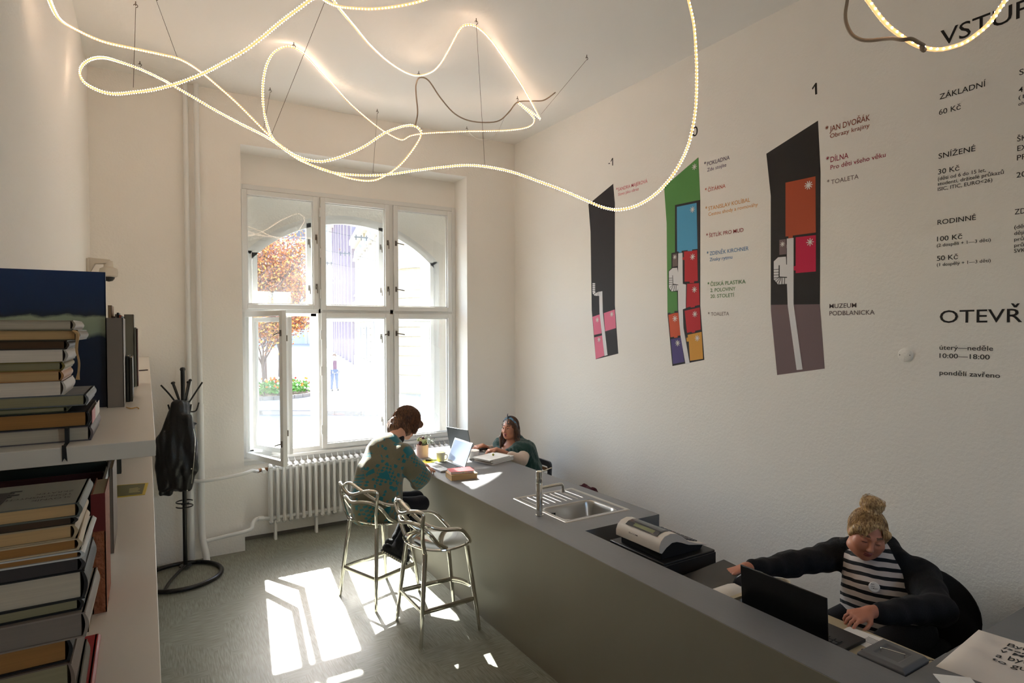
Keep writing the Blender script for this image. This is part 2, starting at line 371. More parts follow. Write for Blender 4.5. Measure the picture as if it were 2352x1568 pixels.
MB().tube([(.425, 6.43, 1.5), (.425, 6.43, ZC)], .023, 14).tube(catmull([(.455, 6.33, 0), (.452, 6.335, .07), (.43, 6.39, .2), (.425, 6.425, .32), (.425, 6.43, .6), (.425, 6.43, 1.5)], 6), .03, 14).build('riser_pipe', M_rad, pp)
MB().tube(catmull([(.345, 6.41, .78), (.45, 6.37, .772), (.7, 6.38, .785), (.82, 6.39, .80), (.88, 6.45, .80), (.93, 6.56, .765), (.96, 6.62, .755)], 8), .017, 12).build('feed_pipe', M_rad, pp)
MB().tube(catmull([(.44, 6.40, .185), (.6, 6.40, .20), (.78, 6.40, .215), (.86, 6.42, .225), (.885, 6.5, .25), (.93, 6.6, .26), (1.0, 6.65, .245), (1.08, 6.67, .225)], 8), .019, 12).build('return_pipe', M_rad, pp)
M_brass = mat('worn_brass', rgb(120, 84, 56), .35, metal=1)
v = thing('radiator_valve', None, None, (.98, 6.64, .755)); COL.objects.unlink(v); bpy.data.objects.remove(v)
vm = MB().cyl((.955, 6.61, .755), (.985, 6.64, .755), .021, n=8).cyl((1.03, 6.665, .75), (1.06, 6.67, .748), .021, n=8).build('valve_nut', M_brass, pp)
MB().tube([(.985, 6.64, .755), (1.03, 6.665, .75)], .017, 12).tube([(1.005, 6.655, .75), (1.02, 6.60, .742)], .021, 14).build('valve_head', M_rad, pp)
MB().cyl((.95, 6.62, .258), (1.01, 6.655, .243), .024, n=8).build('union_nut', M_rad, pp)
# ================================================================ coat stand
M_cs = mat('coat_stand_lacquer', rgb(18, 18, 18), .3)
cs = thing('coat_stand', 'black metal coat stand with ball-tipped hooks and ring base beside the pipes', 'coat stand', (.275, 6.27, 0))
MB().tube([(.275, 6.27, .03), (.275, 6.27, 1.84)], .018, 14).lathe([(.0, -.022), (.018, -.016), (.024, 0), (.018, .016), (0, .022)], (.275, 6.27, 1.845), 14).build('pole', M_cs, cs)
MB().tube([(.23+.325*math.cos(a_), 6.05+.325*math.sin(a_), .022) for a_ in [2*PI*i/40 for i in range(40)]], .019, 10, closed=True).build('base_ring', M_cs, cs)
MB().tube(catmull([(.275, 6.27, .035), (.22, 6.15, .03), (.14, 5.95, .025), (.09, 5.76, .022)], 6), .014, 10).lathe([(0, .04), (.05, .038), (.055, .028), (0, .026)], (.275, 6.27, 0), 20).tube(catmull([(.275, 6.27, .035), (.35, 6.33, .03), (.40, 6.31, .022)], 5), .014, 10).build('base_bar', M_cs, cs)
for dx, dy, dz in ((-.175, .0, .20), (-.085, -.09, .215), (.055, -.10, .235), (.16, .0, .21), (.05, .14, .2), (-.07, .14, .2)):
    h_ = MB().tube(catmull([(.275, 6.27, 1.49), (.275+dx*.3, 6.27+dy*.3, 1.54), (.275+dx*.65, 6.27+dy*.65, 1.49+.14), (.275+dx, 6.27+dy, 1.51+dz)], 6), .0075, 8)
    if abs(dy) > .01: h_.lathe([(0, -.014), (.012, -.008), (.015, 0), (.012, .008), (0, .014)], (.275+dx, 6.27+dy, 1.515+dz), 10)
    h_.build('hook', M_cs, cs)
for dx, dy in ((-.12, 0), (.06, -.09), (.13, .02), (-.03, .12)):
    MB().tube(catmull([(.275, 6.27, 1.52), (.275+dx*.35, 6.27+dy*.35, 1.46), (.275+dx*.8, 6.27+dy*.8, 1.455), (.275+dx, 6.27+dy, 1.53)], 6), .007, 8).build('small_hook', M_cs, cs)
for z, ph in ((.625, .3), (.585, 3.3)):
    MB().tube([(.275+.0+.068*math.cos(a_), 6.27+.068*math.sin(a_), z) for a_ in [ph+4.9*i/22 for i in range(23)]], .006, 8).build('umbrella_ring', M_cs, cs)
# ================================================================ security camera
M_cam = mat('camera_housing', rgb(205, 196, 182), .5)
sc_ = thing('security_camera', 'small white dome security camera on a bracket on the left wall above the books', 'camera', (XL, 6.1, 2.74))
MB().box(XL, XL+.02, 6.03, 6.17, 2.62, 2.80).prism([(XL+.01, 2.66), (XL+.06, 2.76), (XL+.16, 2.765), (XL+.165, 2.80), (XL+.01, 2.81)], lambda u, v, w_: Vector((u, 6.07+w_, v)), .06).build('bracket', M_cam, sc_, bevel=.006)
MB().lathe([(0, 2.79), (.03, 2.79), (.035, 2.74), (.062, 2.725), (.068, 2.70), (.066, 2.665), (.055, 2.655), (0, 2.655)], (XL+.15, 6.1, 0), 28).build('housing', M_cam, sc_)
MB().lathe([(.045, 2.656), (.042, 2.64), (.028, 2.622), (0, 2.615)], (XL+.15, 6.1, 0), 24).build('dome', mat('smoked_dome', rgb(20, 20, 24), .05), sc_)
# ================================================================ bookshelf
bs = thing('bookshelf', 'long white stepped bookshelf along the left wall loaded with old books', 'shelf', (-.2, 3.4, 0))
X0, X1 = XL+.005, .013
MB().box(X0, X1, 1.535, 4.565, 1.924, 1.96).build('top_board', M_laq, bs, bevel=.0015)
MB().box(X0, X1, 4.569, YW-.01, 1.924, 1.96).build('top_board', M_laq, bs, bevel=.0015)
MB().box(X0, X1, .42, 3.315, 1.564, 1.6).build('lower_board', M_laq, bs, bevel=.0015)
MB().box(X0, X1, 3.318, YW-.01, 1.564, 1.6).build('lower_board', M_laq, bs, bevel=.0015)
for z in (.02, .42, .80, 1.18): MB().box(X0, X1, .42, YW-.01, z, z+.02).build('shelf_board', M_laq, bs, smooth=0)
for y in (.42, 1.15, 1.88, 2.61, 3.34, 4.07, 4.8, 5.53, 6.43): MB().box(X0, X1, y, y+.036, 0, 1.564).build('upright', M_laq, bs, smooth=0)
for y in (3.42, 4.15, 4.88, 5.6, 6.43): MB().box(X0, X1, y, y+.036, 1.6, 1.924).build('upright', M_laq, bs, smooth=0)
MB().box(X0-.003, X0, .42, YW-.01, 0, 1.96).build('back_panel', M_laq, bs, smooth=0)
top(MB().prism([(-.115, 2.575), (-.014, 2.566), (-.003, 2.757), (-.113, 2.779)], lambda u, v, w_: Vector((u, v, 1.6003+w_)), .0012), 'flyer', mat('yellow_flyer', rgb(206, 178, 20), .5), 'yellow flyer lying on the lower white shelf beside the standing books', 'flyer', (-.06, 2.67, 1.6003), smooth=0)
fl = bpy.data.objects['flyer']
MB().prism([(-.108, 2.584), (-.023, 2.577), (-.014, 2.748), (-.106, 2.768)], lambda u, v, w_: Vector((u, v, 1.6016+w_)), .0004).build('printed_panel', mat('flyer_dark', rgb(96, 92, 40), .5), fl, smooth=0)
for i in range(4):
    MB().box(-.065, -.03-.006*(i % 2), 2.62+i*.02, 2.629+i*.02, 1.602, 1.6022).build('text_line', mat('flyer_text', rgb(190, 180, 110), .5), fl, smooth=0)
# ---- books
def cm(name, r, g, b, **k): return mat('cover_'+name, rgb(r, g, b), k.pop('rough', .55), **k)
def pagemat(name, r, g, b):
    m = mat('pages_'+name, rgb(r, g, b), .85, var=.22, vscale=5, stretch=(1, 1, 60)); return m
def pagemat_v(name, r, g, b):
    return mat('vpages_'+name, rgb(r, g, b), .85, var=.18, vscale=5, stretch=(60, 60, 1))
PG_tan = pagemat('tan', 196, 160, 112); PG_gry = pagemat('grey', 190, 178, 160); PG_wht = pagemat('white', 222, 208, 194); PG_brn = pagemat('brown', 160, 112, 60); PG_olv = pagemat('olive', 150, 140, 108)
def book_flat(x1, y0, z0, w_, d, h, cov, pg, label, spine='x+', rz=0, hard=True, group='old books stacked flat on the bookshelf', round_=True, bt=.0022):
    """lies flat: right edge x1, front edge y0, bottom z0; spine on +X ('x+') or on -X"""
    cx, cy_ = x1-w_/2, y0+d/2
    t = thing('book', label, 'book', (cx, cy_, z0), rz, group)
    a, b, c = w_/2, d/2, h
    cv = MB()
    if hard:
        cv.box(-a, a, -b, b, 0, bt).box(-a, a, -b, b, c-bt, c)
    else:
        cv.box(-a, a, -b, b, 0, .0006).box(-a, a, -b, b, c-.0006, c)
    s_ = 1 if spine == 'x+' else -1
    n = 8; bul = .006 if round_ else .001
    o_ = [(s_*(a-.002+bul*math.sin(PI*i/n)), c*i/n) for i in range(n+1)]; i_ = [(s_*(a-.005+bul*.7*math.sin(PI*i/n)), c*i/n) for i in range(n, -1, -1)]
    cv.prism(o_+i_, lambda u, v, w2: Vector((u, -b+w2, v)), 2*b)
    cv.build('cover', cov, t, world=False, smooth=35)
    e = .004 if hard else .0005
    p1 = a-.006; MB().box(-a+e if s_ > 0 else -p1, p1 if s_ > 0 else a-e, -b+e, b-e, bt if hard else .0006, c-(bt if hard else .0006)).build('pages', pg, t, world=False, smooth=0)
    return t
def book_up(x0, x1, y0, d, h, cov, pg, label, z0=1.6, face='spine', tilt=0, group='books standing upright on the bookshelf'):
    """stands upright; spine face looks toward -Y (face='spine') or cover looks toward -Y (face='cover')"""
    cx, cy_ = (x0+x1)/2, y0+d/2; t = thing('book', label, 'book', (cx, cy_, z0), 0, group)
    t.rotation_euler.y = tilt
    a, b = (x1-x0)/2, d/2; e = .003; bt = min(.0022, a*.3, b*.3 if face == 'cover' else 1)
    cv = MB()
    if face == 'spine':
        cv.box(-a, -a+bt, -b, b, 0, h).box(a-bt, a, -b, b, 0, h).box(-a, a, -b, -b+.002, 0, h); pgx = (-a+bt, a-bt, -b+.002, b-e)
    else:
        cv.box(-a, a, -b, -b+bt, 0, h).box(-a, a, b-bt, b, 0, h).box(a-.002, a, -b, b, 0, h); pgx = (-a+e, a-.002, -b+bt, b-bt)
    cv.build('cover', cov, t, world=False, smooth=0)
    MB().box(*pgx, .003, h-.004).build('pages', pg, t, world=False, smooth=0)
    return t
PV_c = pagemat_v('cream', 205, 190, 160)
# blue picture book with a snowy landscape
def blue_mat():
    m = bpy.data.materials.new('mountain_cover'); m.use_nodes = True; n = m.node_tree.nodes; l = m.node_tree.links; b = n['Principled BSDF']
    tc = n.new('ShaderNodeTexCoord'); sp = n.new('ShaderNodeSeparateXYZ'); l.new(tc.outputs['Object'], sp.inputs[0])
    nz = n.new('ShaderNodeTexNoise'); nz.inputs['Scale'].default_value = 14; nz.inputs['Detail'].default_value = 6; l.new(tc.outputs['Object'], nz.inputs['Vector'])
    ad = n.new('ShaderNodeMath'); ad.operation = 'MULTIPLY_ADD'; ad.inputs[1].default_value = .045; l.new(nz.outputs[0], ad.inputs[0]); l.new(sp.outputs[2], ad.inputs[2])
    cr = n.new('ShaderNodeValToRGB'); cr.color_ramp.interpolation = 'LINEAR'; E_ = cr.color_ramp.elements
    mr = n.new('ShaderNodeMapRange'); mr.inputs[1].default_value = 0; mr.inputs[2].default_value = .46; l.new(ad.outputs[0], mr.inputs[0]); l.new(mr.outputs[0], cr.inputs[0])
    for i, (p_, c) in enumerate(((0, (6, 18, 42)), (.52, (10, 36, 66)), (.555, (150, 164, 142)), (.66, (166, 176, 150)), (.68, (28, 40, 60)), (.72, (16, 44, 84)), (1, (10, 50, 104)))):
        if i < 2: E_[i].position = p_; E_[i].color = rgb(*c)
        else: e = E_.new(p_); e.color = rgb(*c)
    l.new(cr.outputs[0], b.inputs['Base Color']); b.inputs['Roughness'].default_value = .35; return m
U = 1.96
book_up(-.405, -.110, 2.282, .02, .425, blue_mat(), PV_c, 'tall blue picture book with a snowy mountain range on its cover', U, 'cover', group='upright books on the top shelf')
book_up(-.1095, -.064, 2.252, .21, .281, cm('taupe', 128, 116, 106), PV_c, 'plain taupe box-like book standing right of the blue mountain book', U, group='upright books on the top shelf')
book_up(-.0625, -.053, 2.40, .20, .155, cm('dark_olive', 40, 36, 24), PV_c, 'short near-black book standing right of the taupe book', U, group='upright books on the top shelf')
book_up(-.0525, -.044, 2.41, .20, .150, cm('bronze', 62, 52, 34), PV_c, 'short bronze-brown book at the right end of the upright row', U, group='upright books on the top shelf')
# a row behind, only tops in view
rowb = [(-.135, -.122, 2.95, .345, (150, 120, 88), 'tan worn paperback'), (-.121, -.114, 2.96, .30, (70, 34, 30), 'dark red slim book'), (-.113, -.106, 2.97, .31, (196, 190, 182), 'pale slim book'),
        (-.105, -.098, 2.94, .315, (24, 22, 24), 'black paperback with frayed top'), (-.097, -.090, 2.93, .305, (150, 66, 44), 'orange-red spined book'), (-.089, -.083, 2.93, .30, (186, 196, 206), 'pale blue slim book'),
        (-.082, -.048, 3.02, .31, (128, 118, 98), 'thick grey-green cloth book'), (-.047, -.040, 3.05, .255, (150, 146, 132), 'pale grey pamphlet'), (-.039, -.035, 3.06, .25, (110, 62, 44), 'thin red-brown booklet')]
for x0_, x1_, y_, h_, c, lb in rowb:
    book_up(x0_, x1_, y_, .17, h_, cm('rb%d' % c[0]+str(c[2]), *c), PV_c, lb+' in the far row on the top shelf', U, group='upright books in the far row of the top shelf')
top(MB().tube([(-.043, 4.2, U+.004), (.0, 4.24, U+.004)], .0035, 8), 'pencil', cm('pencil', 60, 44, 48), 'short dark pencil lying at the end of the book row on the top shelf', 'pencil', (-.02, 4.2, U))
top(MB().tube(catmull([(-.058, 2.22, U+.002), (-.045, 2.17, U+.003), (-.03, 2.19, U+.003), (-.025, 2.16, U+.002)], 5), .0016, 6), 'bookmark_ribbon', cm('ribbon_y', 200, 150, 60), 'yellow bookmark ribbon trailing on the top shelf by the taupe book', 'ribbon', (-.04, 2.18, U))
# upper stack, bottom to top: (right edge x, thickness, cover, pages, label, depth, hard)
z = U
ST = [(-.108, .034, cm('mauve_grey', 96, 86, 90), PG_gry, 'mauve-grey hardback with hanging black ribbon at the bottom of the upper stack', .26, .005),
      (-.112, .036, cm('black', 20, 18, 18), PG_brn, 'black hardback with pink and white spine near the bottom of the upper stack', .24, .0),
      (-.15, .012, cm('moss', 78, 78, 50), PG_olv, 'thin moss green book, third from the bottom of the upper stack', .2, .004),
      (-.115, .026, cm('marble', 98, 100, 104, var=.5, vscale=30), PG_olv, 'book with grey marbled cover in the middle of the upper stack', .24, .002),
      (-.155, .032, cm('white_paper', 205, 196, 188), PG_wht, 'thick white paperback resting on the marbled book', .2, .006),
      (-.158, .024, cm('torn_tan', 170, 120, 72), PG_tan, 'tattered tan book with a torn spine in the upper stack', .19, .004),
      (-.156, .020, cm('olive_gold', 128, 108, 44), PG_olv, 'olive gold book under the pale grey one in the upper stack', .2, .006),
      (-.15, .028, cm('pale_grey', 176, 168, 158), PG_wht, 'pale grey paperback below the dark worn book in the upper stack', .2, .003),
      (-.148, .020, cm('dark_brown', 62, 44, 30), pagemat('dark', 92, 66, 44), 'dark brown worn book, third from the top of the upper stack', .19, .008),
      (-.128, .024, cm('brown_leather', 92, 76, 48), PG_tan, 'brown book with a loose leather strap hanging from its spine', .22, .0),
      (-.136, .022, cm('stone', 150, 138, 118), PG_gry, 'stone grey hardback on top of the upper stack', .21, .004)]
stack = []
for i, (x1_, h_, c, pg, lb, d, dy) in enumerate(ST):
    h_ *= .925; stack.append(book_flat(x1_, 1.60+dy, z+.0003, .25, d, h_, c, pg, lb, group='books stacked flat on the top shelf', hard=(i not in (4, 7)))); z += h_+.0006
b0 = stack[0]; MB().box(-.153, -.146, 1.585, 1.603, U+.0, U+.033).prism([(-.153, U-.03), (-.149, U-.022), (-.144, U-.03), (-.146, U+.005), (-.153, U+.005)], lambda u, v, w_: Vector((u, 1.5335-w_, v)), .001).box(-.153, -.146, 1.533, 1.6, U+.0003, U+.0013).build('ribbon', cm('ribbon_k', 12, 12, 12), b0, smooth=0)
b9 = stack[9]; zz = b9.location.z
MB().tube(catmull([(-.135, 1.597, zz+.02), (-.128, 1.592, zz+.012), (-.130, 1.59, zz-.02), (-.126, 1.59, zz-.05), (-.129, 1.588, zz-.085)], 6), [.006, .006, .006, .006, .006, .006, .005, .005, .005, .004, .004, .004, .0035, .0035, .003, .003, .003, .003, .003, .003, .003, .003, .004, .005, .006], 8, flat=.35).build('loose_strap', cm('leather', 176, 140, 92, var=.2), b9)
b1 = stack[1]; MB().prism([(1.61, b1.location.z+.004), (1.70, b1.location.z+.004), (1.70, b1.location.z+.032), (1.61, b1.location.z+.032)], lambda u, v, w_: Vector((-.1065+w_, u, v)), .001).build('pink_label', cm('pink', 190, 110, 110), b1, smooth=0)
MB().prism([(1.70, b1.location.z+.003), (1.84, b1.location.z+.003), (1.84, b1.location.z+.033), (1.70, b1.location.z+.033)], lambda u, v, w_: Vector((-.1065+w_, u, v)), .001).build('white_spine_paper', cm('spine_white', 200, 190, 180), b1, smooth=0)
# lower stack near the camera, listed top to bottom
LS = [(-.090, .022, cm('slate', 92, 94, 86), PG_tan, 'grey-green dictionary with upside-down black title on top of the lower stack', .17, 0),
      (-.098, .010, cm('pattern', 36, 28, 22), pagemat('patt', 74, 54, 36), 'thin book with brown patterned edge just under the top dictionary', .16, .002),
      (-.097, .022, cm('cream', 170, 150, 118), PG_tan, 'cream paperback third from the top of the lower stack', .18, .001),
      (-.094, .018, cm('cream_edge', 190, 170, 140), PG_brn, 'brown-paged book with a pale cover fourth from the top of the lower stack', .18, .0),
      (-.088, .012, cm('white_spine', 196, 196, 196), PG_brn, 'thin brown-paged book with a shiny silver spine in the lower stack', .2, .0),
      (-.090, .018, cm('charcoal', 44, 40, 42), mat('charcoal_block', rgb(52, 46, 46), .6), 'charcoal softback above the thick black-bound book', .17, .0),
      (-.086, .044, cm('black2', 14, 13, 14), PG_gry, 'thick black-bound book with grey pages in the lower stack', .17, .0),
      (-.093, .018, cm('black3', 20, 20, 20), PG_olv, 'olive-paged book with black cover below the thick black-bound one', .2, .004),
      (-.084, .038, cm('warm_grey', 138, 126, 116), mat('grey_block', rgb(128, 116, 106), .8, var=.1, vscale=5, stretch=(1, 1, 60)), 'warm grey thick paperback sticking out of the lower stack', .2, -.004),
      (-.108, .036, cm('black4', 16, 14, 14), PG_brn, 'dark brown-paged hardback set back in the lower stack', .2, .004),
      (-.104, .054, cm('taupe2', 112, 96, 84), PG_olv, 'very thick olive-paged book near the bottom of the lower stack', .2, .0),
      (-.098, .042, cm('drab', 96, 88, 74), PG_brn, 'drab-bound brown-paged book, lowest in view in the lower stack', .2, .0),
      (-.094, .0, None, None, '', 0, 0)]
z = 1.6; tot = sum(b[1]+.0005 for b in LS)
for i in range(len(LS)-2, -1, -1):
    x1_, h_, c, pg, lb, d, dy = LS[i]
    bk = book_flat(x1_, 1.12+dy, z+.0003, .24, d, h_, c, pg, lb, group='books stacked flat on the lower shelf', hard=(i not in (1, 5)), rz=math.radians((-1.5, .8, -.5, 1.2)[i % 4])*.6); z += h_+.0005
    if i == 0: top_book = bk
LS_TOP = z
# upright books on the lower shelf
SL = 1.6
book_up(-.106, -.081, 1.537, .17, .255, mat('cover_relief_brown', rgb(150, 84, 48), .6, bump=.9, bscale=70, var=.4, vscale=60), PV_c, 'upright book with ornate embossed brown spine, red at its top', SL, group='upright books on the lower shelf')
bb = bpy.data.objects['book.%03d' % 0] if False else [o for o in bpy.data.objects if o.get('label', '').startswith('upright book with ornate')][0]
MB().box(-.0127, .0127, -.0855, -.0849, .175, .2552).build('red_title_field', cm('oxblood', 104, 20, 18), bb, world=False, smooth=0)
book_up(-.0925, -.084, 1.934, .24, .23, cm('greybrown', 120, 104, 88), PV_c, 'grey-brown flat folder standing farthest right on the lower shelf', SL, group='upright books on the lower shelf')
book_up(-.0965, -.0935, 1.80, .25, .232, cm('silver', 190, 190, 192), PV_c, 'silver magazine standing beside the grey-brown folder', SL, group='upright books on the lower shelf')
book_up(-.1005, -.0972, 1.74, .25, .228, cm('white_mag', 205, 198, 192), PV_c, 'white magazine standing beside the embossed brown book', SL, group='upright books on the lower shelf')
book_up(-.118, -.107, 1.453, .14, .17, cm('kraft', 160, 134, 100), PV_c, 'low kraft-brown booklet standing left of the embossed brown book', SL, group='upright books on the lower shelf')
# covers facing the camera behind the stack
for (x0_, x1_, y_, h_, c, lb) in [(-.40, -.094, 2.10, .232, ('w_box', 178, 172, 162), 'large flat magazine with a strip of coloured boxes along its top edge'),
        (-.40, -.1005, 2.03, .232, ('dkgreen', 34, 38, 26), 'dark green album standing behind the lower stack'),
        (-.40, -.104, 1.93, .222, ('maroon', 70, 12, 10), 'dark red book standing just behind the lower stack'),
        (-.40, -.116, 1.84, .214, ('cream_blk', 26, 22, 20), 'black book with a cream top edge behind the lower stack')]:
    t_ = book_up(x0_, x1_, y_, .022, h_, cm(*c), PV_c, lb, SL, 'cover', group='upright books on the lower shelf')
    if c[0] == 'w_box':
        for k, (q, cc) in enumerate(((-.105, (40, 60, 100)), (-.02, (110, 150, 40)), (.07, (150, 70, 48)))):
            MB().box(q, q+.055, -.0118, -.0111, .205, .230).build('colour_box', cm('bx%d' % k, *cc), t_, world=False, smooth=0)
book_up(-.40, -.10, 3.0, .05, .31, cm('green_black', 40, 42, 32), PV_c, 'big dark album deep under the top shelf board', SL, 'cover', group='upright books on the lower shelf')
rd = book_flat(-.087, 1.06, SL, .08, .35, .010, cm('crimson', 150, 14, 20, rough=.4), PG_wht, 'bright red flat book lying on the lower shelf near the camera', group=None, hard=False, rz=math.radians(.5))
# leaning magazines at the right of the lower stack
for k, (x_, y_, c, lb) in enumerate(((-.0785, 1.13, (186, 192, 200), 'silver-white booklet squeezed between the lower stack and the kraft booklet'), (-.0735, 1.14, (190, 90, 96), 'pink-edged booklet leaning against the lower stack'))):
    pass
# title lettering helper -------------------------------------------------------------
def text_mesh(s):
    c = bpy.data.curves.new('t', 'FONT'); c.body = s; c.resolution_u = 3; c.size = 1; c.offset = .004
    o = bpy.data.objects.new('t', c); COL.objects.link(o)
    dg = bpy.context.evaluated_depsgraph_get(); dg.update()
    me = bpy.data.meshes.new_from_object(o.evaluated_get(dg)); bpy.data.objects.remove(o); bpy.data.curves.remove(c)
    co = np.array([v.co[:] for v in me.vertices]); fs = [tuple(p.vertices) for p in me.polygons]; bpy.data.meshes.remove(me)
    return co, fs
_cap = .69
def text_obj(s, name, fn, width=None, cap=.1, m=None, parent=None, bold=0):
    """fn(u,v) -> 3-D point, u,v in metres along/above the baseline"""
    co, fs = text_mesh(s); x0_, x1_ = co[:, 0].min(), co[:, 0].max()
    sx = (width/(x1_-x0_)) if width else cap/_cap; sy = cap/_cap
    mb = MB(); mb.add([fn((p[0]-x0_)*sx, p[1]*sy) for p in co], fs)
    return mb.build(name, m or M_printk, parent, smooth=0)
tb = top_book; zt = LS_TOP
for i, (s_, wd) in enumerate((('SLOVNÍK', .05), ('TĚSNOPISNÝCH', .082), ('ZKRATEK', .05))):
    text_obj(s_, 'title_lettering', (lambda i_: lambda u, v: Vector((-.105-u, 1.155+.021*i_-v+.012, zt+.0006)))(i), wd, .0105, M_printk, tb)
MB().box(-.24, -.19, 1.16, 1.24, zt+.0002, zt+.0008).build('cover_label', M_printk, tb, smooth=0)
for q in (0, 1, 2, 3): MB().box(-.20+.008*(q % 2), -.185+.008*(q % 2), 1.205+.012*q, 1.209+.012*q, zt+.0002, zt+.0007).build('cover_mark', M_printk, tb, smooth=0)

# ================================================================ service counter
ZT = .898; CX0, CX1 = 2.16, 3.065
ct = thing('service_counter', 'long dark grey service counter running from the window to the foreground', 'counter', (2.6, 3.4, 0))
tp = MB(); th = .04; zb = ZT-th
SX0, SX1, SY0, SY1 = 2.425, 2.885, 3.28, 3.60   # bowl cut-out
for b in ((CX0+.002, CX1, SY1, 6.10), (CX0+.002, SX0, SY0, SY1), (SX1, CX1, SY0, SY1), (CX0+.002, CX1, 3.05, SY0), (CX0+.002, 2.405, 1.13, 3.05), (CX0+.002, XR-.004, .35, 1.13)):
    tp.box(b[0], b[1], b[2], b[3], zb, ZT)
tp.build('counter_top', M_counter, ct, smooth=0)
MB().box(CX0, CX0+.04, .35, 6.09, .0, zb-.001).box(CX0-.001, CX0+.0018, .35, 6.10, zb-.001, ZT-.0015).build('front_panel', mat('grey_laminate_front', rgb(138, 133, 120), .45, var=.12, vscale=1.6, bump=.05, bscale=30, stretch=(1, 1, .4)), ct, smooth=0)
MB().box(CX0+.04, CX1-.001, 3.05, 3.09, .0, zb).build('end_panel', M_counter, ct, smooth=0)
MB().box(CX0+.04, 2.60, 6.05, 6.09, 0, zb).box(CX0+.04, 2.405, 1.135, 1.165, .0, zb).box(2.365, 2.405, 1.165, 3.05, .0, zb).box(2.405, XR-.01, 1.09, 1.128, .0, zb).box(3.02, 3.06, 3.09, 4.3, 0, zb).build('inner_panel', M_counter, ct, smooth=0)
M_desk = mat('desk_beige', rgb(176, 162, 132), .5)
M_deskd = mat('desk_dark', rgb(70, 70, 72), .5)
dk = MB().box(2.406, 2.90, 1.131, 2.42, .735, .765).build('desk_board', M_desk, ct, smooth=0)
MB().box(2.406, 2.90, 2.4205, 3.049, .735, .765).build('desk_board', M_deskd, ct, smooth=0)
# ---- sink
n_x, n_y = 116, 140; sx0, sx1, sy0, sy1 = 2.393, 2.965, 3.235, 3.935
def sstep(a, b, x): t = np.clip((x-a)/(b-a), 0, 1); return t*t*(3-2*t)
gx = np.linspace(sx0, sx1, n_x); gy = np.linspace(sy0, sy1, n_y); GX, GY = np.meshgrid(gx, gy, indexing='ij')
def rr(x, y, cx, cy_, hx, hy, r):
    qx = np.abs(x-cx)-hx+r; qy = np.abs(y-cy_)-hy+r
    return np.hypot(np.maximum(qx, 0), np.maximum(qy, 0))+np.minimum(np.maximum(qx, qy), 0)-r
d_out = rr(GX, GY, (sx0+sx1)/2, (sy0+sy1)/2, (sx1-sx0)/2, (sy1-sy0)/2, .02)
Z = ZT+.004 - .004*sstep(-.004, 0, d_out) - .006*sstep(-.022, -.034, d_out)
d_b = rr(GX, GY, 2.655, 3.44, .225, .155, .06)
Z -= .145*sstep(.0, -.035, d_b); Z += .003*np.exp(-(d_b-.008)**2/.00004)
dr = (GY > 3.655) & (GY < 3.905); u = (GX-2.45)/.052
ridge = .006*np.exp(-((u-np.round(u))*.052)**2/.000016)*((u > -.4) & (u < 8.6))*sstep(3.645, 3.665, GY)*(1-sstep(3.885, 3.905, GY))
Z += ridge
vs = [(float(a), float(b), float(c)) for a, b, c in zip(GX.ravel(), GY.ravel(), Z.ravel())]
fs = [(i*n_y+j, (i+1)*n_y+j, (i+1)*n_y+j+1, i*n_y+j+1) for i in range(n_x-1) for j in range(n_y-1)]
sk = thing('kitchen_sink', 'steel sink with ribbed drainer inset in the grey counter', 'sink', (2.68, 3.58, ZT-.15))
MB().add(vs, fs).build('basin', M_steel, sk, smooth=60)
ov = MB()
for i in range(6):
    for j in range(2):
        if (i, j) not in ((2, 1), (3, 0)): ov.box(2.49+i*.009, 2.495+i*.009, 3.568, 3.5735, ZT-.05-j*.013, ZT-.04-j*.013)
ov.build('overflow_slots', M_black, sk, smooth=0)
MB().lathe([(0, 0), (.04, .002), (.042, .006)], (2.655, 3.44, ZT-.146), 20).build('drain', M_chrome, sk)
fc = thing('kitchen_tap', 'tall chrome mixer tap with rod lever beside the sink', 'tap', (2.335, 3.475, ZT))
fx, fy = 2.335, 3.475
MB().lathe([(0, 0), (.028, 0), (.028, .006), (.0225, .007), (.0225, .225), (.0215, .228), (.0225, .231), (.0225, .268), (.0, .268)], (fx, fy, ZT), 32).build('body', M_chrome, fc, smooth=30)
MB().lathe([(0, .271), (.0235, .271), (.0235, .308), (.02, .312), (0, .312)], (fx, fy, ZT), 32).tube([(fx+.01, fy, ZT+.30), (fx+.11, fy+.01, ZT+.318)], .0045, 8).build('lever', M_chrome, fc, smooth=30)
MB().tube(catmull([(fx+.01, fy, ZT+.19), (fx+.17, fy+.005, ZT+.192), (fx+.20, fy+.006, ZT+.186), (fx+.207, fy+.006, ZT+.165), (fx+.207, fy+.006, ZT+.13)], 6), .011, 14).build('spout', M_chrome, fc)

# ================================================================ things on the counter
# desk register, box, monitor
bx = thing('till', 'black metal till with a drawer under the white register on the desk', 'till', (2.72, 2.66, .765))
MB().box(2.50, 2.93, 2.45, 2.92, .765, .862).build('casing', M_plastic_b, bx, bevel=.006)
MB().box(2.50, 2.93, 2.444, 2.45, .775, .85).build('drawer_front', M_plastic_b, bx, bevel=.003)
rg = thing('cash_register', 'white rounded cash register with green display on the black cash drawer', 'cash register', (2.68, 2.69, .862))
M_regw = mat('register_white', rgb(206, 198, 188), .4)
def regp(mb, prof, y0, y1): return mb.prism(prof, lambda u, v, w_: Vector((u, y0+w_, v)), y1-y0)
X_ = lambda x: 2.50+x
Zr = .862
up = [(0, .05), (0, .085), (.012, .115), (.04, .138), (.085, .148), (.13, .140), (.18, .112), (.235, .075), (.30, .052), (.385, .030), (.39, .024), (.30, .040), (.235, .052), (.18, .075), (.14, .088), (.10, .09), (.055, .07), (.02, .042)]
up = [(X_(a*1.02), Zr+.0+b) for a, b in up]
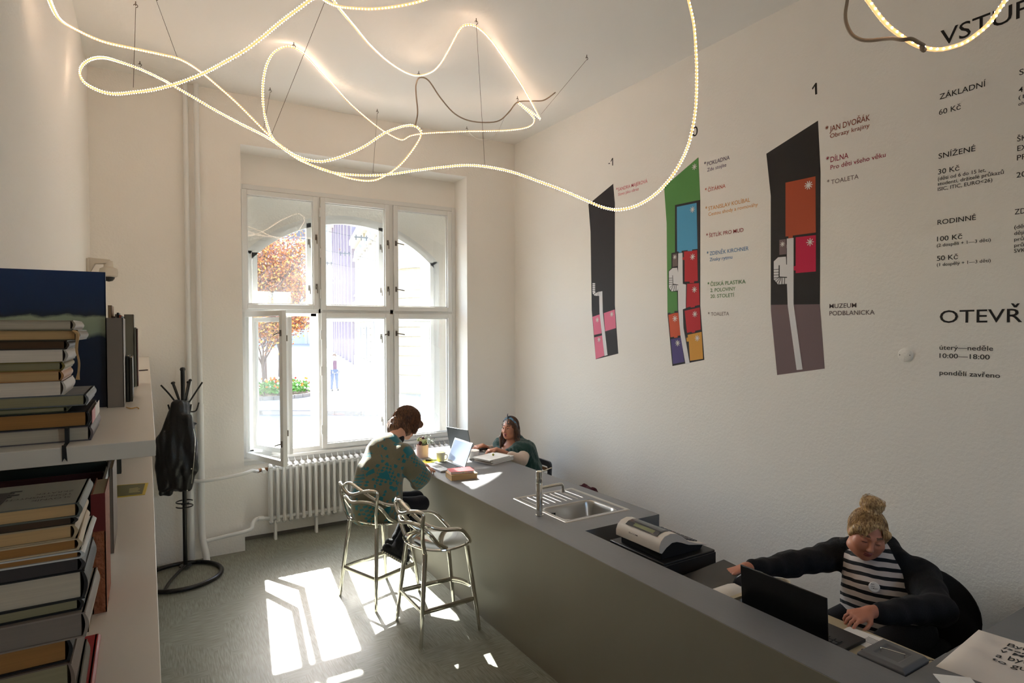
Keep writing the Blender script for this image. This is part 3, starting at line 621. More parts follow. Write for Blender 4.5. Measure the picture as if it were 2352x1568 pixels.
regp(MB(), up, 2.485, 2.86).build('housing', M_regw, rg, bevel=.006, smooth=40)
lo = [(.03, .0), (.03, .045), (.055, .068), (.10, .088), (.14, .086), (.18, .073), (.235, .050), (.30, .038), (.38, .024), (.36, .0)]
regp(MB(), [(X_(a), Zr+b) for a, b in lo], 2.50, 2.845).build('base', M_plastic_b, rg, bevel=.003)
wd = [(.025, .1285), (.05, .1445), (.085, .1500), (.12, .1455), (.12, .1470), (.085, .1515), (.05, .146), (.024, .130)]
regp(MB(), [(X_(a), Zr+b) for a, b in wd], 2.53, 2.80).build('display_window', mat('smoked_acrylic', rgb(46, 50, 56), .12), rg)
dp = [(.032, .1345), (.052, .1465), (.052, .1475), (.031, .1355)]
regp(MB(), [(X_(a), Zr+b) for a, b in dp], 2.57, 2.74).build('green_display', mat('lcd_green', rgb(110, 116, 76), .3), rg, smooth=0)
text_obj('ELCOM', 'maker_lettering', lambda u, v: Vector((X_(-.0012), 2.74-u, Zr+.094+v)), .075, .009, M_printk, rg)
kk = MB()
for i in range(5):
    for j in range(9):
        x = .24+i*.026; zk = .075-(x-.235)*.33
        kk.box(X_(x), X_(x+.018), 2.53+j*.034, 2.555+j*.034, Zr+zk-.004, Zr+zk+.006)
kk.build('keys', M_plastic_g, rg, smooth=0)
# dark flat monitor lying back on the desk
mo = thing('touch_screen', 'flat dark touch screen lying tilted on the desk behind the ledge', 'screen', (2.62, 2.2, .765))
Mm = Matrix.Translation((2.62, 2.19, .80)) @ Matrix.Rotation(math.radians(-8), 4, 'Z') @ Matrix.Rotation(math.radians(-9), 4, 'Y')
MB().box(-.16, .24, -.19, .19, -.012, .010, Mm).build('bezel', M_plastic_b, mo, bevel=.004)
MB().box(-.15, .23, -.18, .18, .0101, .0115, Mm).build('screen', mat('dark_screen', rgb(48, 46, 42), .35), mo, smooth=0)
MB().box(-.06, .08, -.06, .06, -.045, -.012, Mm).build('stand', M_plastic_b, mo, smooth=0)
# receipt printer
pr_ = thing('receipt_printer', 'white receipt printer peeking over the ledge beside the black laptop', 'printer', (2.50, 2.02, .765))
pf = [(1.93, .765), (1.93, .868), (1.97, .885), (2.03, .888), (2.075, .868), (2.09, .83), (2.09, .765)]
MB().prism(pf, lambda u, v, w_: Vector((2.43+w_, u, v)), .15).build('casing', M_regw, pr_, bevel=.008)
MB().box(2.44, 2.57, 1.925, 1.95, .866, .880).build('paper_slot', M_desk, pr_, smooth=0)
# card terminal
tm = thing('card_terminal', 'grey rounded card payment terminal behind the black laptop lid', 'card terminal', (2.70, 1.98, .765))
Mt = Matrix.Translation((2.69, 1.975, .80)) @ Matrix.Rotation(math.radians(-82), 4, 'Z')
MB().prism([(-.13, -.034), (-.125, .04), (-.105, .088), (-.07, .118), (-.03, .130), (.03, .122), (.10, .098), (.135, .075), (.135, -.034)], lambda u, v, w_: Mt @ Vector((u, -.05+w_, v)), .10).build('casing', mat('terminal_grey', rgb(52, 52, 56), .25), tm, bevel=.01, seg=3)
MB().box(-.045, .01, -.035, .035, .131, .1325, Mt).build('screen', mat('dark_screen2', rgb(24, 26, 32), .1), tm, smooth=0)
# pocket calculator near the hand
ca = thing('calculator', 'beige desk calculator under the outstretched hand of the blonde woman', 'calculator', (2.80, 2.27, .765))
Mc = Matrix.Translation((2.80, 2.28, .775)) @ Matrix.Rotation(math.radians(8), 4, 'Z')
MB().box(-.06, .06, -.10, .10, -.010, .012, Mc).build('casing', mat('calc_beige', rgb(170, 156, 130), .5), ca, bevel=.003)
MB().box(-.05, .05, .05, .085, .012, .0145, Mc).build('display', mat('calc_lcd', rgb(60, 110, 120), .3), ca, smooth=0)
cols = [M_plastic_b, mat('key_orange', rgb(190, 90, 50), .5), M_regw]
for i in range(5):
    for j in range(4): MB().box(-.05+j*.026, -.032+j*.026, -.09+i*.027, -.073+i*.027, .012, .017, Mc).build('key', cols[(i*4+j) % 7 == 3 and 1 or (0 if (i+j) % 3 else 2)], ca, smooth=0)
# mugs
def mug(name, x, y, z, r, h, m, label, hand=0, bowl=False):
    t = thing(name, label, 'cup' if not bowl else 'bowl', (x, y, z))
    p = [(0, 0), (r*.62, 0), (r*.74, .006), (r*.95, h*.42), (r, h), (r-.003, h+.001), (r-.006, h), (r*.9-.004, h*.42), (r*.6, .012), (0, .010)]
    MB().lathe(p, (x, y, z), 30).build('body', m, t)
    if hand is not None:
        a = Vector((math.cos(hand), math.sin(hand), 0))
        MB().tube(catmull([Vector((x, y, z+h*.78))+a*r*.97, Vector((x, y, z+h*.8))+a*(r+.020), Vector((x, y, z+h*.55))+a*(r+.028), Vector((x, y, z+h*.3))+a*(r+.014), Vector((x, y, z+h*.24))+a*r*.85], 5), .0052, 10).build('handle', m, t)
    return t
M_cup = mat('cream_glaze', rgb(226, 218, 190), .25); M_cupw = mat('white_glaze', rgb(224, 220, 216), .25)
mug('mug', 2.46, 5.40, ZT, .046, .098, M_cup, 'cream mug between the flower pot and the open silver laptop', hand=math.radians(-55))
mug('cup', 2.80, 5.36, ZT, .062, .085, M_cupw, 'white bowl-shaped cup partly behind the silver laptop screen', hand=None, bowl=True)
mug('mug', 2.82, 1.93, .765, .045, .115, mat('mug_beige', rgb(196, 184, 160), .3), 'pale mug on the desk behind the card terminal', hand=0)
# ---- laptops
def laptop(label, M_, wd, d, lid_a, body, lidm, keym, scr, lid_h=None, logo=None):
    """local: user side at -X, hinge at +X ; screen faces -X ; width along Y"""
    o = M_.translation; t = thing('laptop', label, 'laptop', o); lid_h = lid_h or d
    MB().box(-d, 0, -wd/2, wd/2, 0, .017, M_).build('base', body, t, bevel=.003)
    MB().box(-.075, -.012-.0, -wd/2+.03, wd/2-.03, .017, .0172, M_) 
    MB().box(-d*.60, -d*.1, -wd*.42, wd*.42, .0172, .0178, M_).build('key_well', keym, t, smooth=0)
    k = MB()
    for i in range(5):
        for j in range(13): k.box(-d*.59+i*d*.098, -d*.59+i*d*.098+d*.08, -wd*.415+j*wd*.064, -wd*.415+j*wd*.064+wd*.054, .0178, .0205, M_)
    k.build('keys', mat('laptop_keys', rgb(24, 24, 26), .5), t, smooth=0)
    MB().box(-d*.93, -d*.66, -.05, .05, .0171, .0178, M_).build('trackpad', keym, t, smooth=0)
    L = M_ @ Matrix.Translation((0, 0, .016)) @ Matrix.Rotation(lid_a, 4, 'Y')
    MB().box(-.004, .004, -wd/2, wd/2, 0, lid_h, L).build('lid', lidm, t, bevel=.003)
    MB().box(-.0062, -.004, -wd/2+.012, wd/2-.012, .018, lid_h-.016, L).build('screen', scr, t, smooth=0)
    MB().box(-.0052, -.0039, -wd/2+.003, wd/2-.003, .003, lid_h-.003, L).build('bezel', lidm, t, smooth=0)
    if logo: text_obj(logo, 'maker_lettering', lambda u, v: L @ Vector((.0046, wd/2-.035-u*1.0, lid_h-.055+v)), .062, .012, mat('faint_logo', rgb(70, 66, 62), .4), t)
    return t
M_silver = mat('silver_shell', rgb(178, 180, 184), .3, metal=.6); M_darklid = mat('graphite_lid', rgb(84, 88, 90), .35, metal=.5)
scr_on = mat('lit_screen', rgb(120, 132, 150), .15, emit=rgb(150, 170, 205), es=.35)
scr_off = mat('off_screen', rgb(18, 20, 24), .15)
Ml = Matrix.Translation((2.515, 5.175, ZT)) @ Matrix.Rotation(math.radians(2), 4, 'Z')
laptop('silver laptop with pale glowing screen used by the woman in the green sweater', Ml, .36, .25, math.radians(22), M_silver, M_silver, mat('key_well', rgb(60, 62, 66), .5), scr_on, .235)
Ml2 = Matrix.Translation((2.875, 5.80, ZT)) @ Matrix.Rotation(math.radians(195), 4, 'Z')
laptop('dark laptop seen from behind used by the woman in the shawl', Ml2, .35, .24, math.radians(12), M_plastic_b, M_darklid, M_plastic_b, scr_on, .235)
Ml3 = Matrix.Translation((2.50, 1.70, .765)) @ Matrix.Rotation(math.radians(180), 4, 'Z')
laptop('large black laptop seen from behind on the reception desk', Ml3, .44, .29, math.radians(4), M_plastic_b, mat('black_lid', rgb(14, 14, 15), .35), M_plastic_b, scr_on, .262, None)
t3 = [o for o in bpy.data.objects if o.get('label', '').startswith('large black laptop')][0]
text_obj('lenovo', 'maker_lettering', lambda u, v: Vector((2.4935-.0005+.0*v, 1.885-u, .979+v)), .062, .013, mat('faint_logo', rgb(70, 66, 62), .4), t3)
lb_ = MB()
for i in range(4): lb_.box(2.515+i*.03, 2.535+i*.03, 1.4785, 1.4798, .7705, .7775)
lb_.build('port', M_plastic_g, t3, smooth=0)
# ---- flower pot
fp = thing('flower_arrangement', 'small bouquet of cream and burgundy flowers in a pink round box on the counter', 'flowers', (2.40, 5.72, ZT))
MB().lathe([(0, 0), (.060, 0), (.063, .125), (.060, .126), (.057, .02), (0, .02)], (2.40, 5.72, ZT), 30).build('pink_box', mat('pink_card', rgb(214, 180, 172), .6), fp)
rnd = random.Random(3)
def blob(mb, c, r, n=7, m=5, sq=1.0):
    mb.lathe([(r*math.sin(PI*i/m)*(1+.15*rnd.uniform(-1, 1)), -r*sq*math.cos(PI*i/m)) for i in range(m+1)], c, n)
fcols = [mat('bloom_cream', rgb(214, 206, 160), .7), mat('bloom_green_white', rgb(190, 200, 150), .7), mat('bloom_burgundy', rgb(84, 34, 44), .7), mat('bloom_beige', rgb(170, 150, 110), .7)]
for i in range(16):
    a = rnd.uniform(0, 2*PI); r = rnd.uniform(0, .055); mb = MB(); c = (2.40+r*math.cos(a), 5.72+r*math.sin(a), ZT+.14+rnd.uniform(0, .045))
    for k in range(3): blob(mb, (c[0]+rnd.uniform(-.007, .007), c[1]+rnd.uniform(-.007, .007), c[2]+k*.006), rnd.uniform(.011, .019), 8)
    mb.build('bloom', fcols[i % 4], fp)
M_leaf = mat('leaf_green', rgb(60, 84, 40), .6)
for i in range(26):
    a = rnd.uniform(-2.2, 1.4); L_ = rnd.uniform(.07, .13); st = Vector((2.40+.035*math.cos(a), 5.72+.035*math.sin(a), ZT+.12)); e = st+Vector((math.cos(a)*L_*.75, math.sin(a)*L_*.75, L_*rnd.uniform(.2, 1.0)))
    mb = MB(); mb.tube([st, (st+e)/2+Vector((0, 0, .012)), e], .0012, 4)
    for k in range(5):
        p_ = st.lerp(e, .35+.16*k); s1_ = Vector((rnd.uniform(-1, 1), rnd.uniform(-1, 1), rnd.uniform(-.2, 1))).normalized()*.014; s2_ = s1_.cross(Vector((0, 0, 1))).normalized()*.005
        mb.add([p_, p_+s1_*.5+s2_, p_+s1_, p_+s1_*.5-s2_], [(0, 1, 2, 3)])
    mb.build('leaf_sprig', M_leaf, fp, smooth=0)
# ---- stationery
M_yel = mat('yellow_paper', rgb(214, 206, 40), .6)
top(MB().prism([(2.33, 5.33), (2.60, 5.45), (2.53, 5.62), (2.27, 5.52)], lambda u, v, w_: Vector((u, v, ZT+.0004+w_)), .002), 'yellow_folder', M_yel, 'yellow paper folder lying under the pens by the flower pot', 'folder', (2.43, 5.48, ZT), smooth=0)
mk = thing('marker_pen', 'green and black marker pen on the yellow folder', 'pen', (2.43, 5.46, ZT+.0025)); a, b = Vector((2.34, 5.50, ZT+.011)), Vector((2.47, 5.44, ZT+.011))
MB().cyl(a, a.lerp(b, .35), .008, n=12).build('cap', M_plastic_b, mk); MB().cyl(a.lerp(b, .35), b, .007, n=12).build('barrel', mat('marker_green', rgb(110, 130, 70), .4), mk)
mk = thing('highlighter', 'bright yellow highlighter with black cap near the typing hands', 'pen', (2.40, 5.34, ZT)); a, b = Vector((2.35, 5.38, ZT+.010)), Vector((2.46, 5.31, ZT+.010))
MB().cyl(a, a.lerp(b, .6), .0095, n=12).build('barrel', mat('neon_yellow', rgb(220, 224, 20), .4), mk); MB().cyl(a.lerp(b, .6), b, .009, n=12).build('cap', M_plastic_b, mk)
# books by the silver laptop
bA = thing('book', 'thick tan-paged book lying at the counter edge under the red one', 'book', (2.36, 4.74, ZT)); RB = Matrix.Translation((2.355, 4.735, ZT)) @ Matrix.Rotation(math.radians(-8), 4, 'Z')
MB().box(-.12, .12, -.085, .085, 0, .003, RB).box(-.12, .12, -.085, .085, .043, .046, RB).box(-.12, .12, .082, .085, 0, .046, RB).build('cover', cm('ctr_tan', 190, 160, 110), bA, smooth=0)
MB().box(-.117, .117, -.082, .082, .003, .043, RB).build('pages', PG_tan, bA, smooth=0)
bB = thing('book', 'red and white paperback with colourful page flags on top of the tan-paged book', 'book', (2.36, 4.75, ZT+.046)); RB2 = Matrix.Translation((2.352, 4.75, ZT+.0462)) @ Matrix.Rotation(math.radians(-12), 4, 'Z')
MB().box(-.105, .105, -.075, .075, .0, .001, RB2).box(-.105, .105, -.075, .075, .021, .0225, RB2).box(-.105, .105, .0735, .075, .0, .0225, RB2).build('cover', mat('red_cover', rgb(200, 40, 40), .3, var=.5, vscale=14), bB, smooth=0)
MB().box(-.103, .103, -.073, .0735, .001, .021, RB2).build('pages', PG_wht, bB, smooth=0)
for i, c in enumerate(((60, 170, 70), (230, 200, 40), (230, 90, 40), (60, 120, 200))): MB().box(.0+i*.024, .012+i*.024, -.083, -.072, .010+.002*(i % 2), .0106+.002*(i % 2), RB2).build('page_flag', cm('flag%d' % i, *c), bB, smooth=0)
# papers near the shawl woman
RP = Matrix.Translation((2.915, 5.17, ZT)) @ Matrix.Rotation(math.radians(17), 4, 'Z')
zz = 0
for i, (a_, b_, h_, dx, c, lb) in enumerate(((.155, .125, .012, .02, (176, 160, 140), 'brown-edged magazine at the bottom of the stack by the shawl woman'), (.15, .122, .010, .03, (208, 200, 190), 'pale magazine, second of the stack by the shawl woman'), (.155, .12, .009, .012, (196, 184, 170), 'cream magazine, third of the stack by the shawl woman'), (.15, .12, .008, .036, (214, 210, 200), 'white notebook near the top of the stack by the shawl woman'), (.15, .118, .008, -.02, (236, 234, 230), 'white-covered folder topmost in the stack by the shawl woman'))):
    t_ = thing('magazine', lb, 'magazine', RP @ Vector((dx, 0, zz+.0003)), group='magazines stacked beside the shawl woman')
    MB().box(-a_+dx, a_+dx, -b_, b_, zz+.0003, zz+.0018, RP).box(-a_+dx, a_+dx, -b_, b_, zz+h_-.0012, zz+h_, RP).build('cover', cm('mag%d' % i, *c), t_, smooth=0)
    MB().box(-a_+dx+.002, a_+dx-.002, -b_+.002, b_-.002, zz+.0018, zz+h_-.0012, RP).build('pages', M_paper, t_, smooth=0); zz += h_+.0003
fr_ = RP @ Vector((.01, .0, zz)); mb = MB(); blob(mb, (fr_.x, fr_.y, fr_.z+.012), .012, 14, 8, 1.0)
lm = top(mb, 'physalis_fruit', mat('olive_fruit', rgb(150, 150, 30), .4), 'tiny yellow-green fruit resting on the white folder', 'fruit', fr_)
top(MB().prism([(2.58, 5.03), (2.62, 5.00), (2.605, 4.965), (2.60, 4.99)], lambda u, v, w_: Vector((u, v, ZT+w_)), .001), 'bookmark_tail', cm('brick_ribbon', 120, 44, 34), 'thin dark red ribbon on the counter by the paperbacks', 'ribbon', (2.6, 4.99, ZT), smooth=0)
# ---- cash box, bag, papers on the near counter
cb = thing('cash_box', 'grey metal cash box with wire handle tucked in the counter corner', 'cash box', (2.525, 1.28, .765))
M_cb = mat('cash_box_grey', rgb(88, 88, 90), .4)
MB().box(2.412, 2.60, 1.137, 1.315, .765, .888).build('body', M_cb, cb, bevel=.01)
lid = MB().ring_loft([[Vector((x, y, z_)) for x, y in ((2.412+i, 1.137+i), (2.60-i, 1.137+i), (2.60-i, 1.315-i), (2.412+i, 1.315-i))] for i, z_ in ((0, .889), (0, .903), (.012, .916), (.040, .916), (.046, .909))], cap=True)
lid.build('lid', M_cb, cb, bevel=.003, smooth=30)
MB().tube(catmull([(2.49, 1.262, .909), (2.49, 1.262, .922), (2.495, 1.255, .924), (2.515, 1.195, .924), (2.52, 1.188, .922), (2.52, 1.188, .909)], 5), .0024, 8).build('handle', M_chrome, cb)
M_canvas = mat('canvas', rgb(216, 206, 196), .9, bump=.5, bscale=9, var=.03)
bg_ = thing('tote_bag', 'folded white canvas tote bag printed with black lettering on the near counter', 'bag', (2.85, .93, ZT))
nx, ny = 26, 20; vs = []; rb = random.Random(5)
def bagz(u, v): return .016+.007*math.sin(u*5+v*3)*math.cos(v*7-u*2)+.004*math.sin(u*17+v*11)
c00, c10, c11, c01 = Vector((2.578, 1.105)), Vector((3.05, 1.145)), Vector((3.12, .70)), Vector((2.66, .64))
def bagp(u, v):
    p = (c00*(1-u)+c10*u)*(1-v)+(c01*(1-u)+c11*u)*v; e = min(u, 1-u, v, 1-v); z_ = bagz(u, v)*min(1, e*9)**.6
    return Vector((p.x, p.y, ZT+.001+z_))
for i in range(nx+1):
    for j in range(ny+1): vs.append(bagp(i/nx, j/ny))
k = len(vs); vs += [Vector((v_.x, v_.y, ZT+.0004)) for v_ in vs]
fs = [(i*(ny+1)+j, (i+1)*(ny+1)+j, (i+1)*(ny+1)+j+1, i*(ny+1)+j+1) for i in range(nx) for j in range(ny)]
fs += [tuple(q+k for q in f[::-1]) for f in fs]
MB().add(vs, fs).build('canvas_body', M_canvas, bg_, smooth=60)
for i, s_ in enumerate(('Byl', 'jsem', 'v MUD', 'a bylo', 'to gut.')):
    def fnb(u, v, i=i):
        uu = .80-.105*i+v/.47; vv = .26+u/.45
        q = bagp(min(.98, max(.02, uu)), min(.98, max(.02, vv))); return q+Vector((0, 0, .0016))
    text_obj(s_, 'lettering', fnb, None, .034, M_printk, bg_)
gp = thing('leaflet', 'white leaflets lying beside the tote bag at the bottom edge of the counter', 'paper', (2.47, 1.0, ZT))
MB().prism([(2.43, 1.00), (2.51, 1.085), (2.60, 1.0), (2.52, .92)], lambda u, v, w_: Vector((u, v, ZT+.0004+w_)), .003).build('sheet', M_paper, gp, smooth=0)
ps = thing('paper_sheets', 'printed sheets on the desk under the blonde woman\'s left hand', 'paper', (2.80, 1.52, .765))
MB().prism([(2.74, 1.40), (2.89, 1.43), (2.87, 1.60), (2.76, 1.60)], lambda u, v, w_: Vector((u, v, .7655+w_)), .0015).build('sheet', M_paper, ps, smooth=0)
for i in range(5): MB().box(2.795+i*.012, 2.799+i*.012, 1.44, 1.50, .7671, .7674).build('text_line', M_plastic_g, ps, smooth=0)
gl_ = thing('eyeglasses', 'folded dark eyeglasses on the beige desk near the cash box', 'glasses', (2.80, 1.24, .765))
for q in (-.03, .03): MB().tube([(2.80+.004*math.sin(a_), 1.24+q+.022*math.cos(a_), .787+.018*math.sin(a_)) for a_ in [2*PI*i/18 for i in range(18)]], .0018, 6, closed=True).build('rim', M_black, gl_)
MB().tube([(2.80, 1.292, .79), (2.84, 1.285, .776), (2.87, 1.25, .769)], .0016, 6).tube([(2.80, 1.188, .79), (2.84, 1.2, .776), (2.87, 1.24, .769)], .0016, 6).build('temples', M_black, gl_)
gb = thing('wire_bundle', 'black looped cable lying on the beige desk behind the cash box', 'cable', (2.76, 1.36, .766))
MB().tube(catmull([(2.70, 1.45, .77), (2.75, 1.42, .775), (2.82, 1.40, .785), (2.85, 1.37, .78), (2.80, 1.36, .772), (2.74, 1.39, .771), (2.68, 1.40, .77)], 6), .0045, 8).build('cable_loop', M_black, gb)
gpx = thing('grey_box', 'small rounded grey box at the wall end of the near counter', 'box', (3.75, 1.0, ZT))
MB().box(3.68, 3.85, .93, 1.07, ZT, ZT+.07).build('casing', M_plastic_g, gpx, bevel=.02, seg=3)
# ================================================================ chairs behind the counter
def side_chair(x, y, label):
    """faces -X, backrest on +X side"""
    t = thing('chair', label, 'chair', (x, y, 0)); m = mat('blue_grey_plastic', rgb(48, 54, 64), .4)
    MB().box(x-.21, x+.19, y-.20, y+.20, .44, .465).build('seat', mat('beech_seat', rgb(168, 130, 92), .5), t, bevel=.01)
    fn = lambda u, v, w_: Vector((x+.20+w_+.04*(v-.5), y+u, v))
    bk = MB(); n = 10
    o_ = []; i_ = []
    for cx_, cz, a0 in ((.19, .72, 0), (-.19, .72, 1), (-.19, .60, 2), (.19, .60, 3)):
        for k2 in range(5):
            a_ = PI/2*(a0+k2/4); o_.append((cx_+.045*math.cos(a_), cz+.045*math.sin(a_))); i_.append((cx_*.86+.018*math.cos(a_), (cz-.66)*.5+.665+.014*math.sin(a_)))
    N_ = len(o_)
    for i in range(N_): bk.prism([o_[i], o_[(i+1) % N_], i_[(i+1) % N_], i_[i]], fn, .022)
    bk.build('backrest', m, t, smooth=30)
    MB().prism([(-.16, .655), (.16, .655), (.16, .69), (-.16, .69)], lambda u, v, w_: fn(u, v, w_+.006), .008).build('back_slat', mat('beech_seat', rgb(168, 130, 92), .5), t)
    for sx_, sy_ in ((-.19, -.18), (-.19, .18)): MB().tube([(x+sx_, y+sy_, 0), (x+sx_, y+sy_, .45)], .011, 10).build('leg', m, t)
    for sy_ in (-.20, .20): MB().tube([(x+.24, y+sy_, 0), (x+.18, y+sy_, .45), (x+.205, y+sy_, .64)], .011, 10).build('leg', m, t)
    return t
side_chair(3.50, 5.54, 'chair with blue-grey slotted backrest behind the woman in the green shawl')
top(MB().box(3.56, 3.68, 4.40, 4.64, 0, .630), 'low_cabinet', M_counter, 'low narrow grey cabinet behind the sink counter with the burgundy scarf on top', 'cabinet', (3.62, 4.5, 0), bevel=.004)
oc = thing('office_chair', 'black upholstered office chair behind the blonde woman', 'chair', (3.58, 1.75, 0)); M_ofc = mat('black_upholstery', rgb(15, 15, 17), .9, bump=.3, bscale=200)
# ================================================================ bar stools
def stool(loc, rz, label):
    t = thing('bar_stool', label, 'bar stool', loc, rz, 'chrome bar stools at the counter')
    feet = [(-.225, .235), (-.225, -.235), (.245, .215), (.245, -.215)]; tops = [(-.165, .175), (-.165, -.175), (.165, .17), (.165, -.17)]
    zs_ = .645
    for (fx_, fy_), (tx, ty) in zip(feet, tops):
        MB().tube([(fx_, fy_, 0), (tx*.35+fx_*.65, ty*.35+fy_*.65, .23), (tx, ty, zs_-.02)], [.012, .015, .018], 14).build('leg', M_chrome, t, world=False)
    P = lambda i, z_: Vector((feet[i][0]+(tops[i][0]-feet[i][0])*z_/.63, feet[i][1]+(tops[i][1]-feet[i][1])*z_/.63, z_))
    MB().tube([P(0, .235), P(1, .235)], .0085, 12, flat=2.2, up=(0, 0, 1)).build('foot_rail', M_chrome, t, world=False)
    for i, j in ((0, 2), (1, 3)): MB().tube([P(i, .30 if 0 else .235), P(j, .235)], .0085, 12, flat=2.2, up=(0, 0, 1)).build('foot_rail', M_chrome, t, world=False)
    mid = (P(2, .235)+P(3, .235))/2+Vector((.06, 0, .01))
    MB().tube(catmull([P(2, .235), mid+Vector((-.02, .10, 0)), mid, mid+Vector((-.02, -.10, 0)), P(3, .235)], 5), .0085, 12, flat=2.6, up=(0, 0, 1)).build('foot_rail', M_chrome, t, world=False)
    # seat shell
    n = 18; top_, bot = [], []
    vs = []; idx = {}
    for i in range(n+1):
        for j in range(n+1):
            u, v = -1+2*i/n, -1+2*j/n
            x_ = u*math.sqrt(1-v*v/2.3)*.235; y_ = v*math.sqrt(1-u*u/2.3)*.235
            r = math.hypot(x_, y_)/.2; z_ = zs_+.012*r*r-.010+(.02*max(0, -x_/.2)**2)
            vs.append((x_, y_, z_))
    k_ = len(vs); vs += [(x_, y_, z_-.010) for x_, y_, z_ in vs]
    f = [(i*(n+1)+j, (i+1)*(n+1)+j, (i+1)*(n+1)+j+1, i*(n+1)+j+1) for i in range(n) for j in range(n)]
    edge = [(0, j) for j in range(n)]+[(i, n) for i in range(n)]+[(n, n-j) for j in range(n)]+[(n-i, 0) for i in range(n)]
    f2 = [tuple(q+k_ for q in g[::-1]) for g in f]; el = [a*(n+1)+b for a, b in edge]
    f3 = [(el[i], el[(i+1) % len(el)], el[(i+1) % len(el)]+k_, el[i]+k_) for i in range(len(el))]
    MB().add(vs, f+f2+f3).build('seat', M_chrome, t, world=False, smooth=50)
    MB().tube([(x_, y_, z_-.004) for x_, y_, z_ in [vs[q] for q in el]], .009, 8, closed=True).build('seat_rim', M_chrome, t, world=False)
    def mir(pts): return pts+[(x_, -y_, z_) for x_, y_, z_ in pts[::-1][1:]]
    s1_ = mir([(-.165, .175, .63), (-.195, .205, .74), (-.205, .232, .86), (-.205, .235, .925), (-.235, .205, .945), (-.265, .13, .93), (-.28, .06, .905), (-.285, 0, .895)])
    s2_ = mir([(.19, .175, .652), (.155, .215, .70), (.08, .238, .775), (-.05, .247, .80), (-.15, .237, .835), (-.22, .19, .885), (-.27, .10, .95), (-.285, .0, .985)])
    s3_ = mir([(-.02, .225, .655), (-.09, .238, .70), (-.16, .232, .79), (-.205, .19, .835), (-.25, .10, .845), (-.275, 0, .83)])
    for s_ in (s1_, s2_, s3_):
        pts = catmull(s_, 6); q = len(pts)
        MB().tube(pts, .0118, 10, flat=1.3).build('back_loop', M_chrome, t, world=False)
    return t
stool((1.632, 4.822, 0), math.radians(20), 'chrome bar stool under the seated woman in the green sweater')
stool((1.812, 4.065, 0), math.radians(0), 'empty chrome bar stool in front of the grey counter')
# ================================================================ rope lights
M_led = mat('led_bead', rgb(255, 230, 200), .5, emit=(1, .82, .64, 1), es=26)
M_tube = mat('led_tube', rgb(214, 160, 104), .35, emit=(1, .50, .2, 1), es=.8)
M_cable = mat('grey_cable', rgb(150, 132, 114), .6)
M_wire = mat('steel_wire', rgb(90, 74, 62), .4, metal=.5)
c6 = lambda x, y: (100+.6803*x, y*.6803)
c7 = lambda x, y: (1880+.2007*x, .2007*y)
def lift(P, conv):
    out = []
    for x, y, t in P:
        px, py = conv(x, y); d = ray(px, py)
        if d[2] > 0: t = min(t, (4.495-CH)/d[2])
        p = Vector(CP+t*d)
        if p.x < XL+.03: p = Vector(CP+(XL+.03)/d[0]*d)
        out.append(p)
    return out
def resample(pts, step):
    out = [pts[0]]; acc = 0
    for a, b in zip(pts, pts[1:]):
        L = (b-a).length; d = step-acc
        while d <= L: out.append(a.lerp(b, d/L)); d += step
        acc = (acc+L) % step if L else acc
        acc = L-(d-step)
    return out
OCT = [(1, 0, 0), (0, 1, 0), (-1, 0, 0), (0, -1, 0), (0, 0, 1), (0, 0, -1)]; OCF = [(0, 1, 4), (1, 2, 4), (2, 3, 4), (3, 0, 4), (1, 0, 5), (2, 1, 5), (3, 2, 5), (0, 3, 5)]
def rope(name, label, P, conv, ph=0.0, n=8):
    pts = catmull(lift(P, conv), n); pts = resample(pts, .02)
    t = thing('rope_light', label, 'rope light', pts[len(pts)//2], group='rope lights hung under the ceiling')
    MB().tube(pts, .0066, 8).build('tube', M_tube, t)
    mb = MB(); up = Vector((0, 0, 1))
    for i in range(1, len(pts)-1):
        T = (pts[i+1]-pts[i-1]).normalized(); s_ = T.cross(up)
        s_ = s_.normalized() if s_.length > .05 else Vector((1, 0, 0)); b = T.cross(s_)
        a_ = ph+i*.006; v_ = (s_*math.cos(a_)+b*math.sin(a_))
        for sg in (-1, 1):
            c = pts[i]+v_*sg*.0075
            mb.add([c+(T*x*.0040+v_*y*.0028+T.cross(v_)*z_*.0036) for x, y, z_ in OCT], OCF)
    mb.build('led_beads', M_led, t, smooth=0, kind='stuff')
    return pts
RA = [(15, -12, 2.5), (50, 60, 2.7), (110, 100, 2.9), (200, 140, 3.1), (300, 163, 3.3), (390, 182, 3.5), (460, 200, 3.65), (520, 235, 3.85), (570, 275, 4.05), (650, 345, 4.3), (720, 415, 4.5), (760, 455, 4.6), (800, 490, 4.7), (850, 525, 4.75), (900, 555, 4.8), (960, 578, 4.85), (1020, 588, 4.9), (1100, 592, 4.95), (1180, 587, 5), (1260, 575, 5), (1340, 565, 4.95), (1420, 558, 4.9), (1490, 562, 4.8), (1580, 580, 4.65), (1680, 615, 4.5), (1760, 645, 4.4), (1840, 680, 4.25), (1890, 700, 4.2), (1940, 708, 4.1), (2000, 695, 4), (2060, 660, 3.85), (2110, 610, 3.7), (2150, 550, 3.6), (2180, 480, 3.45), (2200, 380, 3.35), (2205, 280, 3.25), (2203, 180, 3.15), (2195, 80, 3.1), (2175, -10, 3)]
